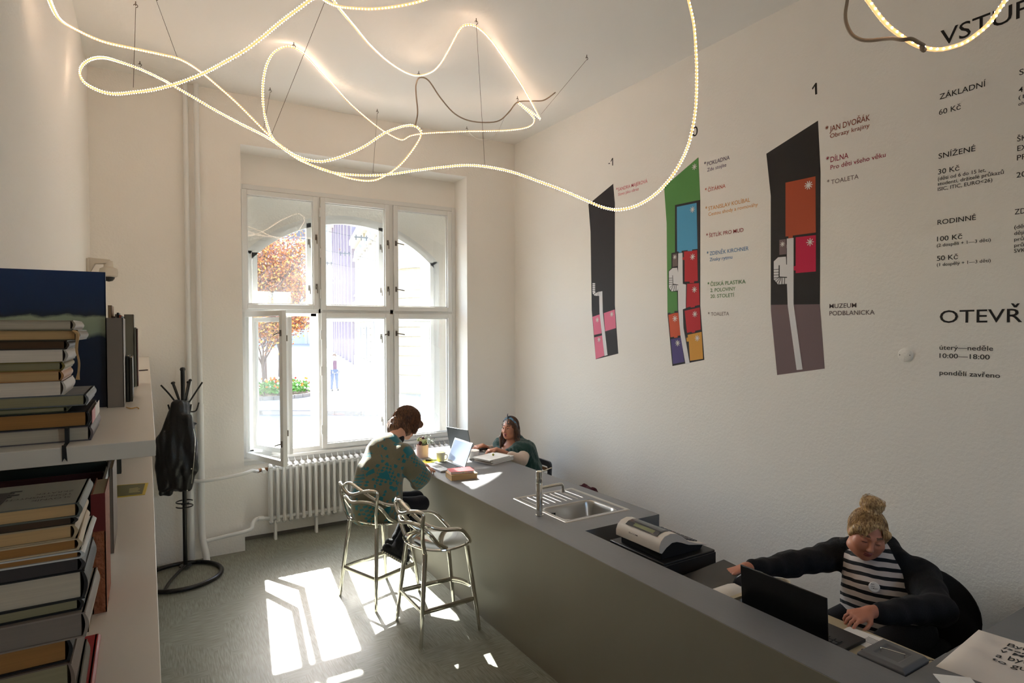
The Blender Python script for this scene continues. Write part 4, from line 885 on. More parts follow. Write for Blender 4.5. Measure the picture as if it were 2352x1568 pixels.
RB_ = [(930, -20, 3.1), (900, 0, 3.15), (860, 30, 3.2), (800, 75, 3.3), (740, 125, 3.4), (680, 170, 3.45), (620, 205, 3.5), (545, 245, 3.6), (480, 272, 3.65), (430, 288, 3.7), (370, 303, 3.75), (300, 312, 3.8), (240, 317, 3.85), (190, 307, 3.87), (140, 280, 3.9), (123, 250, 3.92), (130, 222, 3.97), (160, 200, 4.05), (205, 195, 4.2), (260, 210, 4.4), (330, 235, 4.6), (400, 268, 4.85), (440, 290, 5), (500, 325, 5), (580, 372, 5), (660, 415, 4.9), (740, 455, 4.8), (780, 480, 4.7), (825, 512, 4.65), (880, 536, 4.6), (930, 545, 4.6), (980, 537, 4.6), (1040, 515, 4.6), (1090, 490, 4.65), (1150, 450, 4.7), (1200, 430, 4.8), (1240, 423, 4.9), (1265, 432, 4.92), (1275, 455, 4.95), (1250, 500, 5), (1200, 560, 5), (1140, 600, 5), (1100, 610, 5), (1050, 605, 5), (1000, 592, 4.98), (950, 572, 4.95), (880, 548, 4.9), (830, 518, 4.9), (790, 485, 4.9), (765, 450, 4.95), (745, 380, 5), (740, 300, 4.95), (750, 230, 4.9), (775, 180, 4.85), (815, 158, 4.85), (850, 163, 4.9), (890, 190, 5.05), (930, 235, 5.3), (980, 290, 5.6), (1030, 345, 5.8), (1080, 390, 5.95), (1130, 430, 6.1), (1170, 455, 6.2), (1210, 472, 6.2), (1240, 458, 6.2), (1290, 450, 6.2), (1360, 446, 6.2), (1430, 443, 6.2), (1500, 442, 6.2), (1560, 440, 6.2), (1620, 433, 6.15), (1650, 420, 6.1), (1657, 402, 6.05), (1640, 380, 6), (1598, 342, 5.95)]
RC = [(950, -30, 3.2), (975, -5, 3.3), (1000, 30, 3.4), (1050, 90, 3.7), (1100, 150, 4.1), (1160, 205, 4.6), (1220, 243, 5), (1265, 255, 5.2), (1310, 243, 5.1), (1340, 215, 4.9), (1370, 165, 4.7), (1405, 100, 4.45), (1430, 84, 4.4), (1465, 92, 4.45), (1510, 135, 4.7), (1560, 205, 5.1), (1610, 280, 5.5), (1650, 350, 5.9), (1672, 392, 6.05), (1678, 403, 6.08), (1668, 394, 6.08), (1640, 372, 6.05), (1602, 345, 6)]
RD = [(930, -12, 3.2), (965, 10, 3.15), (1000, 22, 3.1), (1040, 27, 3.05), (1100, 30, 3), (1150, 27, 2.97), (1200, 20, 2.93), (1250, 10, 2.9), (1310, -8, 2.85)]
RE = [(520, -70, 1.9), (560, 0, 1.9), (620, 80, 1.9), (700, 190, 1.9), (800, 300, 1.9), (900, 380, 1.9), (1000, 450, 1.9), (1100, 510, 1.9), (1200, 545, 1.9), (1280, 562, 1.9), (1350, 567, 1.9), (1430, 562, 1.9), (1500, 545, 1.9), (1650, 497, 1.9), (1800, 400, 1.9), (1950, 270, 1.9), (2050, 130, 1.9), (2150, -15, 1.9), (2180, -90, 1.9)]
rope('a', 'glowing rope light sweeping from the top left past the window to the floor plans', RA, c6, .3)
rope('b', 'glowing rope light with the narrow left loop and the tall loop above the window', RB_, c6, .6)
rope('c', 'glowing rope light rising in a hump towards a sharp bend near the ceiling corner', RC, c6, .2)
rope('d', 'short bright arc of rope light touching the top edge of the picture', RD, c6, .5)
rope('e', 'glowing rope light arc in front of the large word at the top right', RE, c7, .1)
cb1 = thing('power_cable', 'grey supply cable looping below the ceiling to a socket near the corner', 'cable', dep(*c6(1480, 410), 5.8))
MB().tube(catmull(lift([(1255, 424, 4.9), (1263, 380, 4.9), (1258, 320, 5), (1258, 285, 5.1), (1270, 262, 5.3), (1300, 272, 5.4), (1340, 330, 5.5), (1390, 385, 5.6), (1450, 410, 5.7), (1530, 410, 5.8), (1570, 380, 5.85), (1600, 345, 5.9), (1650, 341, 5.9), (1690, 338, 5.9), (1728, 312, 6.2)], c6), 6), .006, 8).build('cable', M_cable, cb1)
MB().tube(catmull(lift([(1430, 443, 6.1), (1460, 466, 6), (1490, 475, 6), (1530, 452, 6), (1560, 390, 5.95), (1600, 345, 5.9)], c6), 6), .0028, 6).build('thin_cable', M_cupw, cb1)
cb2 = thing('power_cable', 'grey supply cable joining the rope light arc at the top right', 'cable', dep(*c7(700, 450), 1.95))
MB().tube(catmull(lift([(335, -150, 2.1), (330, 0, 2.08), (308, 150, 2.05), (320, 270, 2.02), (380, 390, 2), (480, 452, 1.98), (600, 462, 1.96), (750, 445, 1.93), (850, 440, 1.9), (960, 455, 1.87), (1060, 445, 1.86), (1150, 490, 1.87), (1205, 520, 1.88)], c7), 6), .0058, 10).tube(lift([(1185, 520, 1.88), (1190, 555, 1.88), (1210, 572, 1.89)], c7), .008, 8).build('cable', M_cable, cb2)
def hangwire(label, pts, conv=c6):
    P = lift(pts, conv); P[0].z = ZC-.002 if len(pts[0]) > 2 and pts[0][2] > 50 else P[0].z
    a = P[0]; t = thing('suspension_wire', label, 'wire', P[-1], group='steel wires holding up the rope lights')
    hk = a+Vector((0, 0, -.03))
    MB().cyl(a, hk, .003, n=6).tube([hk+Vector((.012*math.sin(q), 0, -.012-.012*math.cos(q)+.012)) for q in [PI*.0+1.5*PI*i/8 for i in range(9)]], .0022, 6).build('hook', M_wire, t)
    MB().tube([hk+Vector((0, 0, -.01))]+P[1:], .0016, 5).build('wire', M_wire, t)
for lb, a, b in (('left steel wire holding the lower strand of the narrow loop', (311, 5), (303, 295, 3.8)), ('steel wire holding the upper left strand', (380, -20), (452, 195, 3.64)), ('long slanting steel wire above the window', (950, -15), (768, 458, 4.6)), ('steel wire dropping to the strand right of the window', (1461, 62), (1490, 560, 4.8)), ('slanting steel wire near the right wall', (1834, 185), (1680, 385, 6.05)),
                  ('short steel wire above the narrow left loop', (325, 207), (328, 235, 4.6)), ('short steel wire at the top of the tall loop', (845, 143), (848, 163, 4.88)), ('thin steel wire left of the tall loop', (765, 296), (742, 440, 5.0)), ('thin steel wire above the window middle', (1127, 368), (1112, 585, 4.95)), ('short steel wire at the low point of the humped strand', (1267, 240), (1267, 254, 5.2)), ('short steel wire at the sharp bend', (1600, 325), (1600, 343, 5.95)), ('short steel wire on the horizontal strand near the corner', (1429, 427), (1429, 443, 6.15))):
    d = ray(*c6(*a)); tc_ = (4.528-CH)/d[2]
    hangwire(lb, [(a[0], a[1], tc_ if tc_ < 50 else 50), b])
# ================================================================ wall graphics on the right wall
c4 = lambda x, y: (1300+.34435*x, 340+.34435*y)
c5 = lambda x, y: (1700+.47178*x, 160+.47178*y)
cp = lambda x, y: (1740+.3956*x, 260+.3956*y)
c8 = lambda x, y: (2140+.4463*x, .4463*y)
cI = lambda x, y: (x, y)
def ink(name, c): return mat('ink_'+name, rgb(*c), .75)
def decal(name, poly, conv, m, parent, lay=1):
    P = [at(*conv(x, y), 0, XR) for x, y in poly]
    e = .0008*lay
    return MB().prism([(p.y, p.z) for p in P], lambda u, v, w_: Vector((XR-w_, u, v)), e).build(name, m, parent, smooth=0)
def star(cx, cy_, r, conv, m, parent, lay=3, sp=8, name='asterisk'):
    c = at(*conv(cx, cy_), 0, XR); q = at(*conv(cx, cy_+r), 0, XR); R_ = abs(q.z-c.z); mb = MB()
    for i in range(sp//2):
        a_ = PI*i/(sp//2); d = (math.cos(a_), math.sin(a_)); n_ = (-d[1]*R_*.10, d[0]*R_*.10)
        mb.prism([(c.y+d[0]*R_+n_[0], c.z+d[1]*R_+n_[1]), (c.y-d[0]*R_+n_[0], c.z-d[1]*R_+n_[1]), (c.y-d[0]*R_-n_[0], c.z-d[1]*R_-n_[1]), (c.y+d[0]*R_-n_[0], c.z+d[1]*R_-n_[1])], lambda u, v, w_: Vector((XR-w_, u, v)), .0008*lay+i*.00002)
    return mb.build(name, m, parent, smooth=0)
def wtext(s, conv, x0_, yb, x1_, cap, m, parent, st=False, stx=-14):
    px, py = conv(x0_, yb); p = at(px, py, 0, XR); d = ray(px, py); t = XR/d[0]
    sc = (conv(0, 1)[1]-conv(0, 0)[1]); cm_ = cap*sc/FPX*t
    wdt = None
    if x1_ is not None: wdt = p.y-at(*conv(x1_, yb), 0, XR).y
    o = text_obj(s, 'text_line', lambda u, v: Vector((XR-.0012, p.y-u, p.z+v)), wdt if wdt else None, cm_, m, parent)
    if wdt is None: pass
    if st: star(x0_+stx, yb-cap*.78, cap*.33, conv, m, parent, 1.5, name='text_asterisk')
    return o
INK = {k: ink(k, v) for k, v in dict(black=(34, 28, 28), dark=(42, 38, 42), pink=(224, 118, 146), green=(84, 142, 72), blue=(78, 158, 200), grey=(112, 96, 92), red=(186, 32, 42), orange=(206, 86, 50), purple=(82, 70, 128), yellow=(214, 154, 60), pale=(226, 224, 226), brick=(176, 74, 40), magenta=(196, 10, 66), plum=(118, 98, 100), white=(232, 228, 224)).items()}
def plan(label, base): return thing('floor_plan', label, 'wall graphic', base, group='floor plans on the right wall')
pm = plan('leftmost and smallest floor plan on the right wall, black with pink rooms', at(*c4(270, 1400), 0, XR))
decal('outline', [(150, 375), (315, 238), (326, 365), (326, 1045), (349, 1370), (199, 1408), (172, 1080), (164, 560)], c4, INK['dark'], pm, 1)
for P_ in ([(253, 1100), (326, 1076), (334, 1200), (262, 1222)], [(178, 1125), (230, 1107), (238, 1235), (188, 1246)], [(190, 1262), (243, 1248), (256, 1385), (199, 1406)]): decal('room', P_, c4, INK['pink'], pm, 2)
decal('corridor', [(222, 958), (243, 954), (246, 1090), (278, 1380), (258, 1386), (225, 1100)], c4, INK['pale'], pm, 3)
for i in range(5): decal('stair_step', [(178, 900+i*13), (195, 900+i*13), (195, 910+i*13), (178, 910+i*13)], c4, INK['pale'], pm, 3)
for P_ in ([(178, 966), (194, 958), (198, 962), (184, 976)], [(186, 979), (200, 966), (204, 966), (196, 985)], [(199, 985), (207, 962), (213, 960), (213, 985)], [(216, 985), (216, 958), (226, 958), (226, 985)]): decal('stair_step', P_, c4, INK['pale'], pm, 3)
for x, y in ((210, 1145), (306, 1108), (222, 1277)): star(x, y, 17, c4, INK['white'], pm, 4)
p0 = plan('middle floor plan on the right wall with green, blue, red, purple and yellow areas', at(*c4(815, 1445), 0, XR))
decal('outline', [(655, 258), (883, 62), (896, 345), (896, 1050), (923, 1412), (710, 1453), (678, 1110), (672, 500)], c4, INK['dark'], p0, 1)
decal('garden_area', [(655, 258), (883, 62), (896, 345), (728, 380), (728, 695), (704, 700), (704, 800), (684, 820), (684, 930), (700, 957), (742, 957), (745, 1085), (724, 1086), (724, 1098), (697, 1103), (697, 1095), (678, 1100), (672, 500)], c4, INK['green'], p0, 2)
for nm, P_ in (('blue', [(740, 392), (872, 365), (878, 672), (842, 676), (842, 688), (812, 688), (812, 680), (772, 685), (772, 697), (752, 697), (752, 688), (742, 690)]), ('grey', [(712, 708), (742, 702), (745, 785), (712, 792)]), ('red', [(788, 690), (876, 680), (880, 885), (855, 888), (855, 900), (826, 900), (826, 890), (792, 890), (792, 745), (778, 745), (778, 728), (788, 728)]), ('red', [(808, 905), (888, 900), (893, 1045), (860, 1052), (860, 1060), (832, 1064), (832, 1056), (803, 1065)]), ('red', [(792, 1085), (893, 1062), (900, 1210), (862, 1218), (862, 1228), (840, 1232), (840, 1224), (808, 1232)]), ('orange', [(684, 1112), (724, 1100), (748, 1097), (757, 1155), (765, 1155), (768, 1180), (760, 1182), (766, 1248), (745, 1252), (745, 1262), (722, 1266), (722, 1258), (698, 1262)]), ('purple', [(700, 1275), (768, 1262), (778, 1330), (782, 1370), (790, 1425), (715, 1440)]), ('yellow', [(812, 1245), (905, 1225), (915, 1405), (828, 1418), (820, 1290), (806, 1290), (804, 1265), (814, 1262)])):
    decal('room', P_, c4, INK[nm], p0, 2)
decal('corridor', [(750, 702), (778, 698), (780, 905), (802, 910), (800, 1068), (780, 1075), (785, 1200), (826, 1435), (798, 1440), (765, 1250), (750, 1075), (748, 910)], c4, INK['pale'], p0, 3)
decal('stair_hall', [(688, 822), (712, 800), (742, 798), (752, 850), (752, 905), (745, 950), (705, 955), (688, 930)], c4, INK['pale'], p0, 2.5)
decal('stair_core', [(711, 848), (714, 848), (716, 905), (750, 910), (750, 914), (713, 912)], c4, INK['dark'], p0, 3.4)
for q in ((688, 866, 712), (688, 880, 712), (688, 894, 712), (688, 908, 712)): decal('stair_line', [(q[0], q[1]), (q[2], q[1]-1), (q[2], q[1]+2), (q[0], q[1]+3)], c4, INK['dark'], p0, 3.4)
for q in ((690, 932, 713, 912), (700, 950, 715, 914), (718, 955, 724, 914), (733, 955, 735, 914)): decal('stair_line', [(q[0], q[1]), (q[2], q[3]), (q[2]+3, q[3]), (q[0]+3, q[1])], c4, INK['dark'], p0, 3.4)
for x, y in ((858, 125), (845, 410), (727, 727), (846, 725), (858, 943), (861, 1107), (728, 1137), (746, 1300), (877, 1267)): star(x, y, 21 if x > 730 or y > 800 else 15, c4, INK['white'], p0, 4)
p1 = plan('largest floor plan, black with rust and magenta rooms and a plum lower part', at(*cp(250, 1500), 0, XR))
decal('outline', [(51, 235), (351, 43), (366, 340), (362, 1108), (77, 1112), (77, 480)], cp, INK['black'], p1, 1)
decal('museum_wing', [(77, 1112), (362, 1108), (390, 1482), (114, 1519), (78, 1150)], cp, INK['plum'], p1, 1)
decal('room', [(163, 403), (337, 366), (339, 692), (205, 710), (205, 725), (180, 727), (180, 714), (163, 715)], cp, INK['brick'], p1, 2)
decal('room', [(222, 720), (339, 707), (339, 918), (222, 928), (222, 912), (211, 912), (211, 888), (222, 886)], cp, INK['magenta'], p1, 2)
decal('room', [(127, 735), (165, 730), (166, 762), (172, 762), (172, 782), (167, 784), (168, 818), (127, 822)], cp, INK['plum'], p1, 2)
decal('corridor', [(171, 728), (210, 723), (210, 1110), (262, 1487), (228, 1490), (176, 1115), (172, 990), (172, 880)], cp, INK['pale'], p1, 3)
decal('stair_hall', [(95, 860), (120, 836), (165, 832), (167, 878), (175, 880), (175, 990), (120, 993), (95, 965)], cp, INK['pale'], p1, 2)
decal('stair_core', [(124, 882), (129, 882), (129, 948), (172, 950), (172, 955), (124, 954)], cp, INK['black'], p1, 3.4)
for q in ((95, 906), (95, 922), (95, 938), (95, 954)): decal('stair_line', [(95, q[1]), (125, q[1]-2), (125, q[1]+1), (95, q[1]+3)], cp, INK['black'], p1, 3.4)
for q in ((97, 972, 126, 952), (108, 984, 130, 955), (122, 992, 135, 955), (140, 993, 142, 955), (156, 992, 157, 955)): decal('stair_line', [(q[0], q[1]), (q[2], q[3]), (q[2]+3, q[3]), (q[0]+3, q[1])], cp, INK['black'], p1, 3.4)
star(297, 418, 25, cp, INK['white'], p1, 4, 10); star(306, 748, 23, cp, INK['white'], p1, 4); star(146, 760, 15, cp, INK['white'], p1, 4)
def block(label, px, py): return thing('wall_lettering', label, 'lettering', at(px, py, 0, XR), group='lettering on the right wall')
T_ = dict(bk=M_printk, pk=ink('t_pink', (206, 96, 112)), vi=ink('t_violet', (74, 60, 90)), rd=ink('t_rust', (186, 70, 40)), oc=ink('t_ochre', (216, 152, 72)), dr=ink('t_red', (150, 26, 36)), bl=ink('t_blue', (72, 126, 174)), gr=ink('t_green', (74, 126, 62)), gy=ink('t_grey', (128, 112, 108)), br=ink('t_brown', (140, 62, 34)), mg=ink('t_magenta', (150, 14, 52)))
g = block('number heading above the leftmost floor plan', 1403, 375); decal('numeral_one', [(299, 86), (309, 66), (314, 65), (314, 115), (308.5, 117), (308.5, 77), (300, 93)], c4, T_['bk'], g, 1); decal('minus_sign', [(283, 101), (294, 99), (294, 104), (283, 106)], c4, T_['bk'], g, 1)
g = block('round number heading above the middle floor plan', 1597, 315); wtext('0', cI, 1590, 315, 1603, 22, T_['bk'], g)
g = block('number one above the largest floor plan', 1870, 217); decal('numeral_one', [(1865, 203), (1873, 190.5), (1876.3, 190), (1877, 216), (1872.4, 217.5), (1871.5, 198), (1866.5, 206)], cI, T_['bk'], g, 1)
g = block('pink caption beside the leftmost floor plan', *c4(440, 300)); wtext('SANDRA MAJEROVÁ', c4, 348, 288, 544, 22, T_['pk'], g, True, -8); wtext('Slovo jako obraz', c4, 349, 319, 486, 19, T_['pk'], g)
g = block('column of coloured captions beside the middle floor plan', *c4(1060, 600))
for s_, x_, y_, x2, cap, c, st in (('POKLADNA', 942, 119, 1092, 26, 'vi', 1), ('Zde stojíte', 942, 158, 1070, 23, 'vi', 0), ('ČÍTÁRNA', 947, 292, 1064, 24, 'rd', 1), ('STANISLAV KOLÍBAL', 950, 416, 1228, 25, 'oc', 1), ('Cestou shody a rovnováhy', 951, 453, 1280, 22, 'oc', 0), ('ŠETLÍK PRO MUD', 955, 595, 1184, 24, 'dr', 1), ('ZDENĚK KIRCHNER', 959, 715, 1218, 24, 'bl', 1), ('Znaky rytmu', 959, 755, 1110, 22, 'bl', 0), ('ČESKÁ PLASTIKA', 964, 920, 1198, 24, 'gr', 1), ('2. POLOVINY', 964, 960, 1131, 23, 'gr', 0), ('20. STOLETÍ', 964, 1000, 1123, 23, 'gr', 0), ('TOALETA', 967, 1118, 1088, 23, 'gy', 1)):
    wtext(s_, c4, x_, y_, x2, cap, T_[c], g, bool(st))
g = block('brown, red and grey captions beside the largest floor plan', *c5(540, 420))
for s_, x_, y_, x2, cap, c, st in (('JAN DVOŘÁK', 436, 303, 632, 27, 'br', 1), ('Obrazy krajiny', 438, 334, 630, 20, 'br', 0), ('DÍLNA', 440, 451, 527, 26, 'mg', 1), ('Pro děti všeho věku', 440, 487, 708, 21, 'mg', 0), ('TOALETA', 443, 558, 577, 21, 'gy', 1)): wtext(s_, c5, x_, y_, x2, cap, T_[c], g, bool(st))
g = block('grey museum caption beside the plum part of the largest floor plan', *c5(540, 1180))
for s_, x_, y_, x2 in (('MUZEUM', 435, 1161, 566), ('PODBLANICKA', 435, 1196, 655)): wtext(s_, c5, x_, y_, x2, 21, ink('t_plum', (98, 84, 84)), g)
g = block('large black heading at the top right corner of the wall', 2300, 60); wtext('VSTUPNÉ', c7, 1395, 532, 2960, 175, T_['bk'], g)
g = block('black price list in three paragraphs under the large heading', *c5(1080, 500))
for s_, x_, y_, x2, cap in (('ZÁKLADNÍ', 971, 146, 1195, 26), ('60 Kč', 968, 221, 1075, 25), ('SNÍŽENÉ', 966, 434, 1145, 25), ('30 Kč', 964, 510, 1068, 24), ('(děti od 6 do 15 let,', 963, 540, 1196, 17), ('studenti, držitelé průkazů', 962, 565, 1283, 17), ('ISIC, ITIC, EURO<26)', 962, 591, 1227, 17), ('RODINNÉ', 961, 755, 1148, 23), ('100 Kč', 959, 836, 1082, 23), ('(2 dospělí + 1—3 děti)', 958, 863, 1220, 15), ('50 Kč', 958, 930, 1061, 23), ('(1 dospělý + 1—3 děti)', 958, 957, 1220, 15)): wtext(s_, c5, x_, y_, x2, cap, T_['bk'], g)
g = block('black opening hours under the bold opening heading', *c5(1100, 1400))
for s_, x_, y_, x2, cap in (('OTEVRENO', 972, 1232, 1690, 60), ('úterý—neděle', 971, 1362, 1232, 22), ('10:00—18:00', 971, 1402, 1215, 22), ('pondělí zavřeno', 971, 1484, 1266, 22)): wtext(s_, c5, x_, y_, x2, cap, T_['bk'], g)
decal('caron', [(1318, 1137), (1330, 1137), (1340, 1147), (1350, 1137), (1362, 1137), (1346, 1157), (1334, 1157)], c5, T_['bk'], g, 1.5)
g = block('second price column cut off by the right edge of the picture', *c8(460, 700))
for s_, x_, y_, x2, cap in (('S', 451, 388, 474, 29), ('4', 447, 478, 470, 27), ('(1', 447, 512, 474, 19), ('oh', 446, 545, 476, 17), ('ŠK', 440, 729, 492, 27), ('EX', 441, 778, 492, 27), ('PR', 439, 826, 492, 27), ('20', 436, 915, 486, 27), ('ZD', 427, 1104, 484, 27), ('(dě', 425, 1178, 474, 19), ('ději', 425, 1210, 474, 19), ('prů', 425, 1240, 474, 17), ('prů', 425, 1271, 474, 17), ('SVK', 424, 1300, 482, 19)): wtext(s_, c8, x_, y_, x2, cap, T_['bk'], g)
cc = at(2080, 815, 0, XR); jb = thing('junction_cover', 'round white junction box cover with two screws on the right wall', 'wall cover', cc)
MB().lathe([(0, .009), (.036, .009), (.042, .006), (.043, 0)], (XR, cc.y, cc.z), 40, axis=(-1, 0, 0)).build('cover_plate', M_wall, jb)
for q in (-.029, .029): MB().cyl((XR-.0085, cc.y+q, cc.z), (XR-.0098, cc.y+q, cc.z), .003, n=10).build('screw', M_plastic_g, jb)
# ================================================================ the street outside
GZ = -.6
M_pave = mat('mosaic_paving', rgb(150, 145, 140), .9, bump=.4, bscale=6, var=.10, vscale=3)
M_road = mat('asphalt', rgb(128, 126, 126), .9, bump=.3, bscale=30, var=.06, vscale=.6)
M_kerb = mat('granite_kerb', rgb(120, 115, 110), .85, var=.15, vscale=6)
structure(MB().box(-60, 90, 7.5, 160, GZ-.3, GZ-.13), 'ground', M_road, smooth=0)
kl = [(-40, 36), (-6, 27.5), (3.33, 22.3), (7.08, 19.75), (11, 18.8), (40, 18.0)]
structure(MB().prism(kl+[(40, 150), (-40, 150)], lambda u, v, w_: Vector((u, v, GZ-.13+w_)), .13), 'pavement', M_pave, smooth=0)
kp = catmull([(x, y, 0) for x, y in kl[1:]], 14); kr = bpy.data.objects['pavement']
kseg = resample(kp, .95)
for a, b in list(zip(kseg, kseg[1:]))[:34]:
    d = (b-a).normalized(); n_ = Vector((-d.y, d.x, 0)); a2 = a+d*.012
    MB().prism([(a2.x, a2.y), (b.x, b.y), (b.x+n_.x*.18, b.y+n_.y*.18), (a2.x+n_.x*.18, a2.y+n_.y*.18)], lambda u, v, w_: Vector((u, v, GZ-.128+w_)), .15).build('kerb_stone', M_kerb, kr, smooth=0)
M_crm = mat('cream_render', rgb(176, 164, 138), .9, bump=.25, bscale=8, var=.04, vscale=1)
M_wht = mat('white_render', rgb(184, 180, 172), .9, bump=.2, bscale=8, var=.04, vscale=1)
M_lil = mat('lilac_render', rgb(150, 134, 142), .9, var=.05, vscale=1)
M_dkw = mat('dark_window', rgb(70, 76, 90), .15); M_roof = mat('slate_roof', rgb(110, 104, 108), .8)
M_door = mat('blue_door', rgb(84, 100, 124), .5)
def band(path, z0_, z1_, off, depth=.6):
    """a strip along an outline (outer side on the left hand of the path)"""
    P = [Vector((x, y)) for x, y in path]; N_ = []
    for i in range(len(P)):
        a = P[max(i-1, 0)]; b = P[min(i+1, len(P)-1)]; d = (b-a).normalized(); N_.append(Vector((-d.y, d.x)))
    mb = MB()
    for i in range(len(P)-1):
        a, b = P[i]+N_[i]*off, P[i+1]+N_[i+1]*off; c, d = P[i+1]-N_[i+1]*depth, P[i]-N_[i]*depth
        mb.prism([(a.x, a.y), (b.x, b.y), (c.x, c.y), (d.x, d.y)], lambda u, v, w_: Vector((u, v, z0_+w_)), z1_-z0_)
    return mb
import itertools
arc = [(10.75+1.15*math.cos(a_), 25.3+1.15*math.sin(a_)) for a_ in [math.radians(q) for q in range(-90, -201, -10)]]
pathA = [(30, 24.15)]+arc+[(9.72, 25.9), (14.4, 48.0)]
ba = thing('building', 'cream corner house with rounded banded ground floor across the street', 'building', (12, 30, GZ))
band(pathA, GZ, 10.2, 0, 3).build('wall', M_crm, ba, smooth=0)
for i in range(9):
    z_ = GZ+.85+i*.42
    band(pathA, z_, z_+.37, .07).build('stone_course', M_crm, ba, smooth=0)
band(pathA, GZ, GZ+.8, .14).build('plinth', mat('plinth_render', rgb(150, 140, 120), .9), ba, smooth=0)
band(pathA, 4.15, 4.4, .30).build('cornice', M_wht, ba, smooth=0); band(pathA, 3.95, 4.15, .16).build('cornice', M_wht, ba, smooth=0)
band(pathA, 9.0, 9.35, .45).build('cornice', M_wht, ba, smooth=0); band(pathA, 8.75, 9.0, .25).build('cornice', M_wht, ba, smooth=0)
band(pathA, 4.9, 5.02, .12).build('string_course', M_wht, ba, smooth=0)
def facade_pt(t, o=0.0):
    a = Vector((9.72, 25.9)); b = Vector((14.4, 48.0)); d = (b-a).normalized(); n_ = Vector((-d.y, d.x)); p = a+d*t+n_*o
    return p, d, n_
def fbox(t0, t1, z0_, z1_, o0, o1):
    a, d, n_ = facade_pt(t0, o0); b, _, _ = facade_pt(t1, o0); c, _, _ = facade_pt(t1, o1); e, _, _ = facade_pt(t0, o1)
    return MB().prism([(a.x, a.y), (b.x, b.y), (c.x, c.y), (e.x, e.y)], lambda u, v, w_: Vector((u, v, z0_+w_)), z1_-z0_)
for i in range(6):
    t0 = 2.6+i*3.3
    wn = fbox(t0, t0+1.15, 5.05, 7.4, .01, .03).build('window', M_dkw, ba, smooth=0)
    for q in (0, 1.05, .52): fbox(t0+q, t0+q+.10, 5.05, 7.4, .03, .07).build('window_bar', M_winw, wn, smooth=0)
    fbox(t0, t0+1.15, 6.5, 6.62, .03, .07).build('window_bar', M_winw, wn, smooth=0)
    for q in (-.25, 1.15): fbox(t0+q, t0+q+.25, 5.0, 7.45, .0, .14).build('window_surround', M_wht, ba, smooth=0)
    fbox(t0-.4, t0+1.55, 7.5, 7.68, .0, .34).build('window_hood', M_wht, ba, smooth=0)
    a, d, n_ = facade_pt(t0+.57, .05)
    MB().prism([(-1, 7.68), (1, 7.68), (0, 8.25)], lambda u, v, w_: Vector((a.x+d.x*u+n_.x*w_, a.y+d.y*u+n_.y*w_, v)), .22).build('pediment', M_wht, ba, smooth=0)
    if i < 5: fbox(t0-1.35, t0-.85, 5.0, 8.75, .0, .12).build('pilaster', M_crm, ba, smooth=0)
for i, (t0, t1, zt_, m_) in enumerate(((3.0, 4.5, 2.3, M_dkw), (6.6, 8.6, 2.9, M_door), (11.5, 13.0, 2.4, M_dkw), (15.5, 17.0, 2.4, M_dkw), (19, 20.5, 2.4, M_dkw))):
    fbox(t0, t1, GZ+(.9 if m_ is M_dkw else 0), zt_, .075, .10).build('window' if m_ is M_dkw else 'door', m_, ba, smooth=0)
    for q in (t0-.22, t1): fbox(q, q+.22, GZ, zt_+.15, .0, .18).build('window_surround', M_wht, ba, smooth=0)
fbox(1.3, 2.1, 1.0, 2.3, .08, .12).build('poster_case', M_lil, ba, smooth=0)
MB().box(12.6, 14.2, 23.9, 24.02, .4, 2.6).box(15.5, 17.5, 23.9, 24.02, .4, 2.6).build('shop_window', M_dkw, ba, smooth=0)
MB().prism([(23.95, 2.95), (23.95, 2.65), (23.2, 2.55)], lambda u, v, w_: Vector((12.4+w_, u, v)), 2.2).build('awning', mat('red_awning', rgb(190, 60, 60), .7), ba, smooth=0)
MB().prism([(30, 24.2), (11, 24.2), (10, 25.5), (14.6, 48), (30, 48)], lambda u, v, w_: Vector((u, v, 10.2+w_)), .4).build('roof', M_roof, ba, smooth=0)
def house(label, path, z1_, m_, n_w, floors, cat='building'):
    P = [Vector(p) for p in path]; t = thing(cat, label, 'building', (P[0].x, P[0].y, GZ))
    band(path, GZ, z1_, 0, 8).build('wall', m_, t, smooth=0); band(path, z1_-.5, z1_, .5).build('cornice', M_wht, t, smooth=0)
    band(path, z1_, z1_+2.2, -.4, 7).build('roof', M_roof, t, smooth=0)
    a, b = P[0], P[1]; L = (b-a).length; d = (b-a).normalized(); n_ = Vector((-d.y, d.x))
    for i in range(n_w):
        s0 = L*(i+.5)/n_w
        for z_ in floors:
            c = a+d*s0; mb = MB(); w2 = L/n_w*.2
            q = [c-d*w2+n_*.02, c+d*w2+n_*.02, c+d*w2+n_*.06, c-d*w2+n_*.06]
            mb.prism([(v_.x, v_.y) for v_ in q], lambda u, v, w_: Vector((u, v, z_+w_)), 2.2); mb.build('window', M_dkw, t, smooth=0)
        c = a+d*(L*i/n_w); q = [c, c+d*.5, c+d*.5+n_*.25, c+n_*.25]
        MB().prism([(v_.x, v_.y) for v_ in q], lambda u, v, w_: Vector((u, v, GZ+w_)), z1_-GZ-.5).build('pilaster', m_, t, smooth=0)
    return t
house('tall lilac-tinted house with pilasters down the street behind the cream one', [(14.5, 48.4), (21.0, 80)], 15.5, M_lil, 8, (1, 5, 9))
house('white house far down the street behind the tree', [(21.2, 80.5), (30, 125)], 19, M_wht, 7, (2, 7, 12))
house('pale gabled house closing the end of the street', [(32, 128), (14, 132)], 21, M_wht, 5, (3, 8, 13))
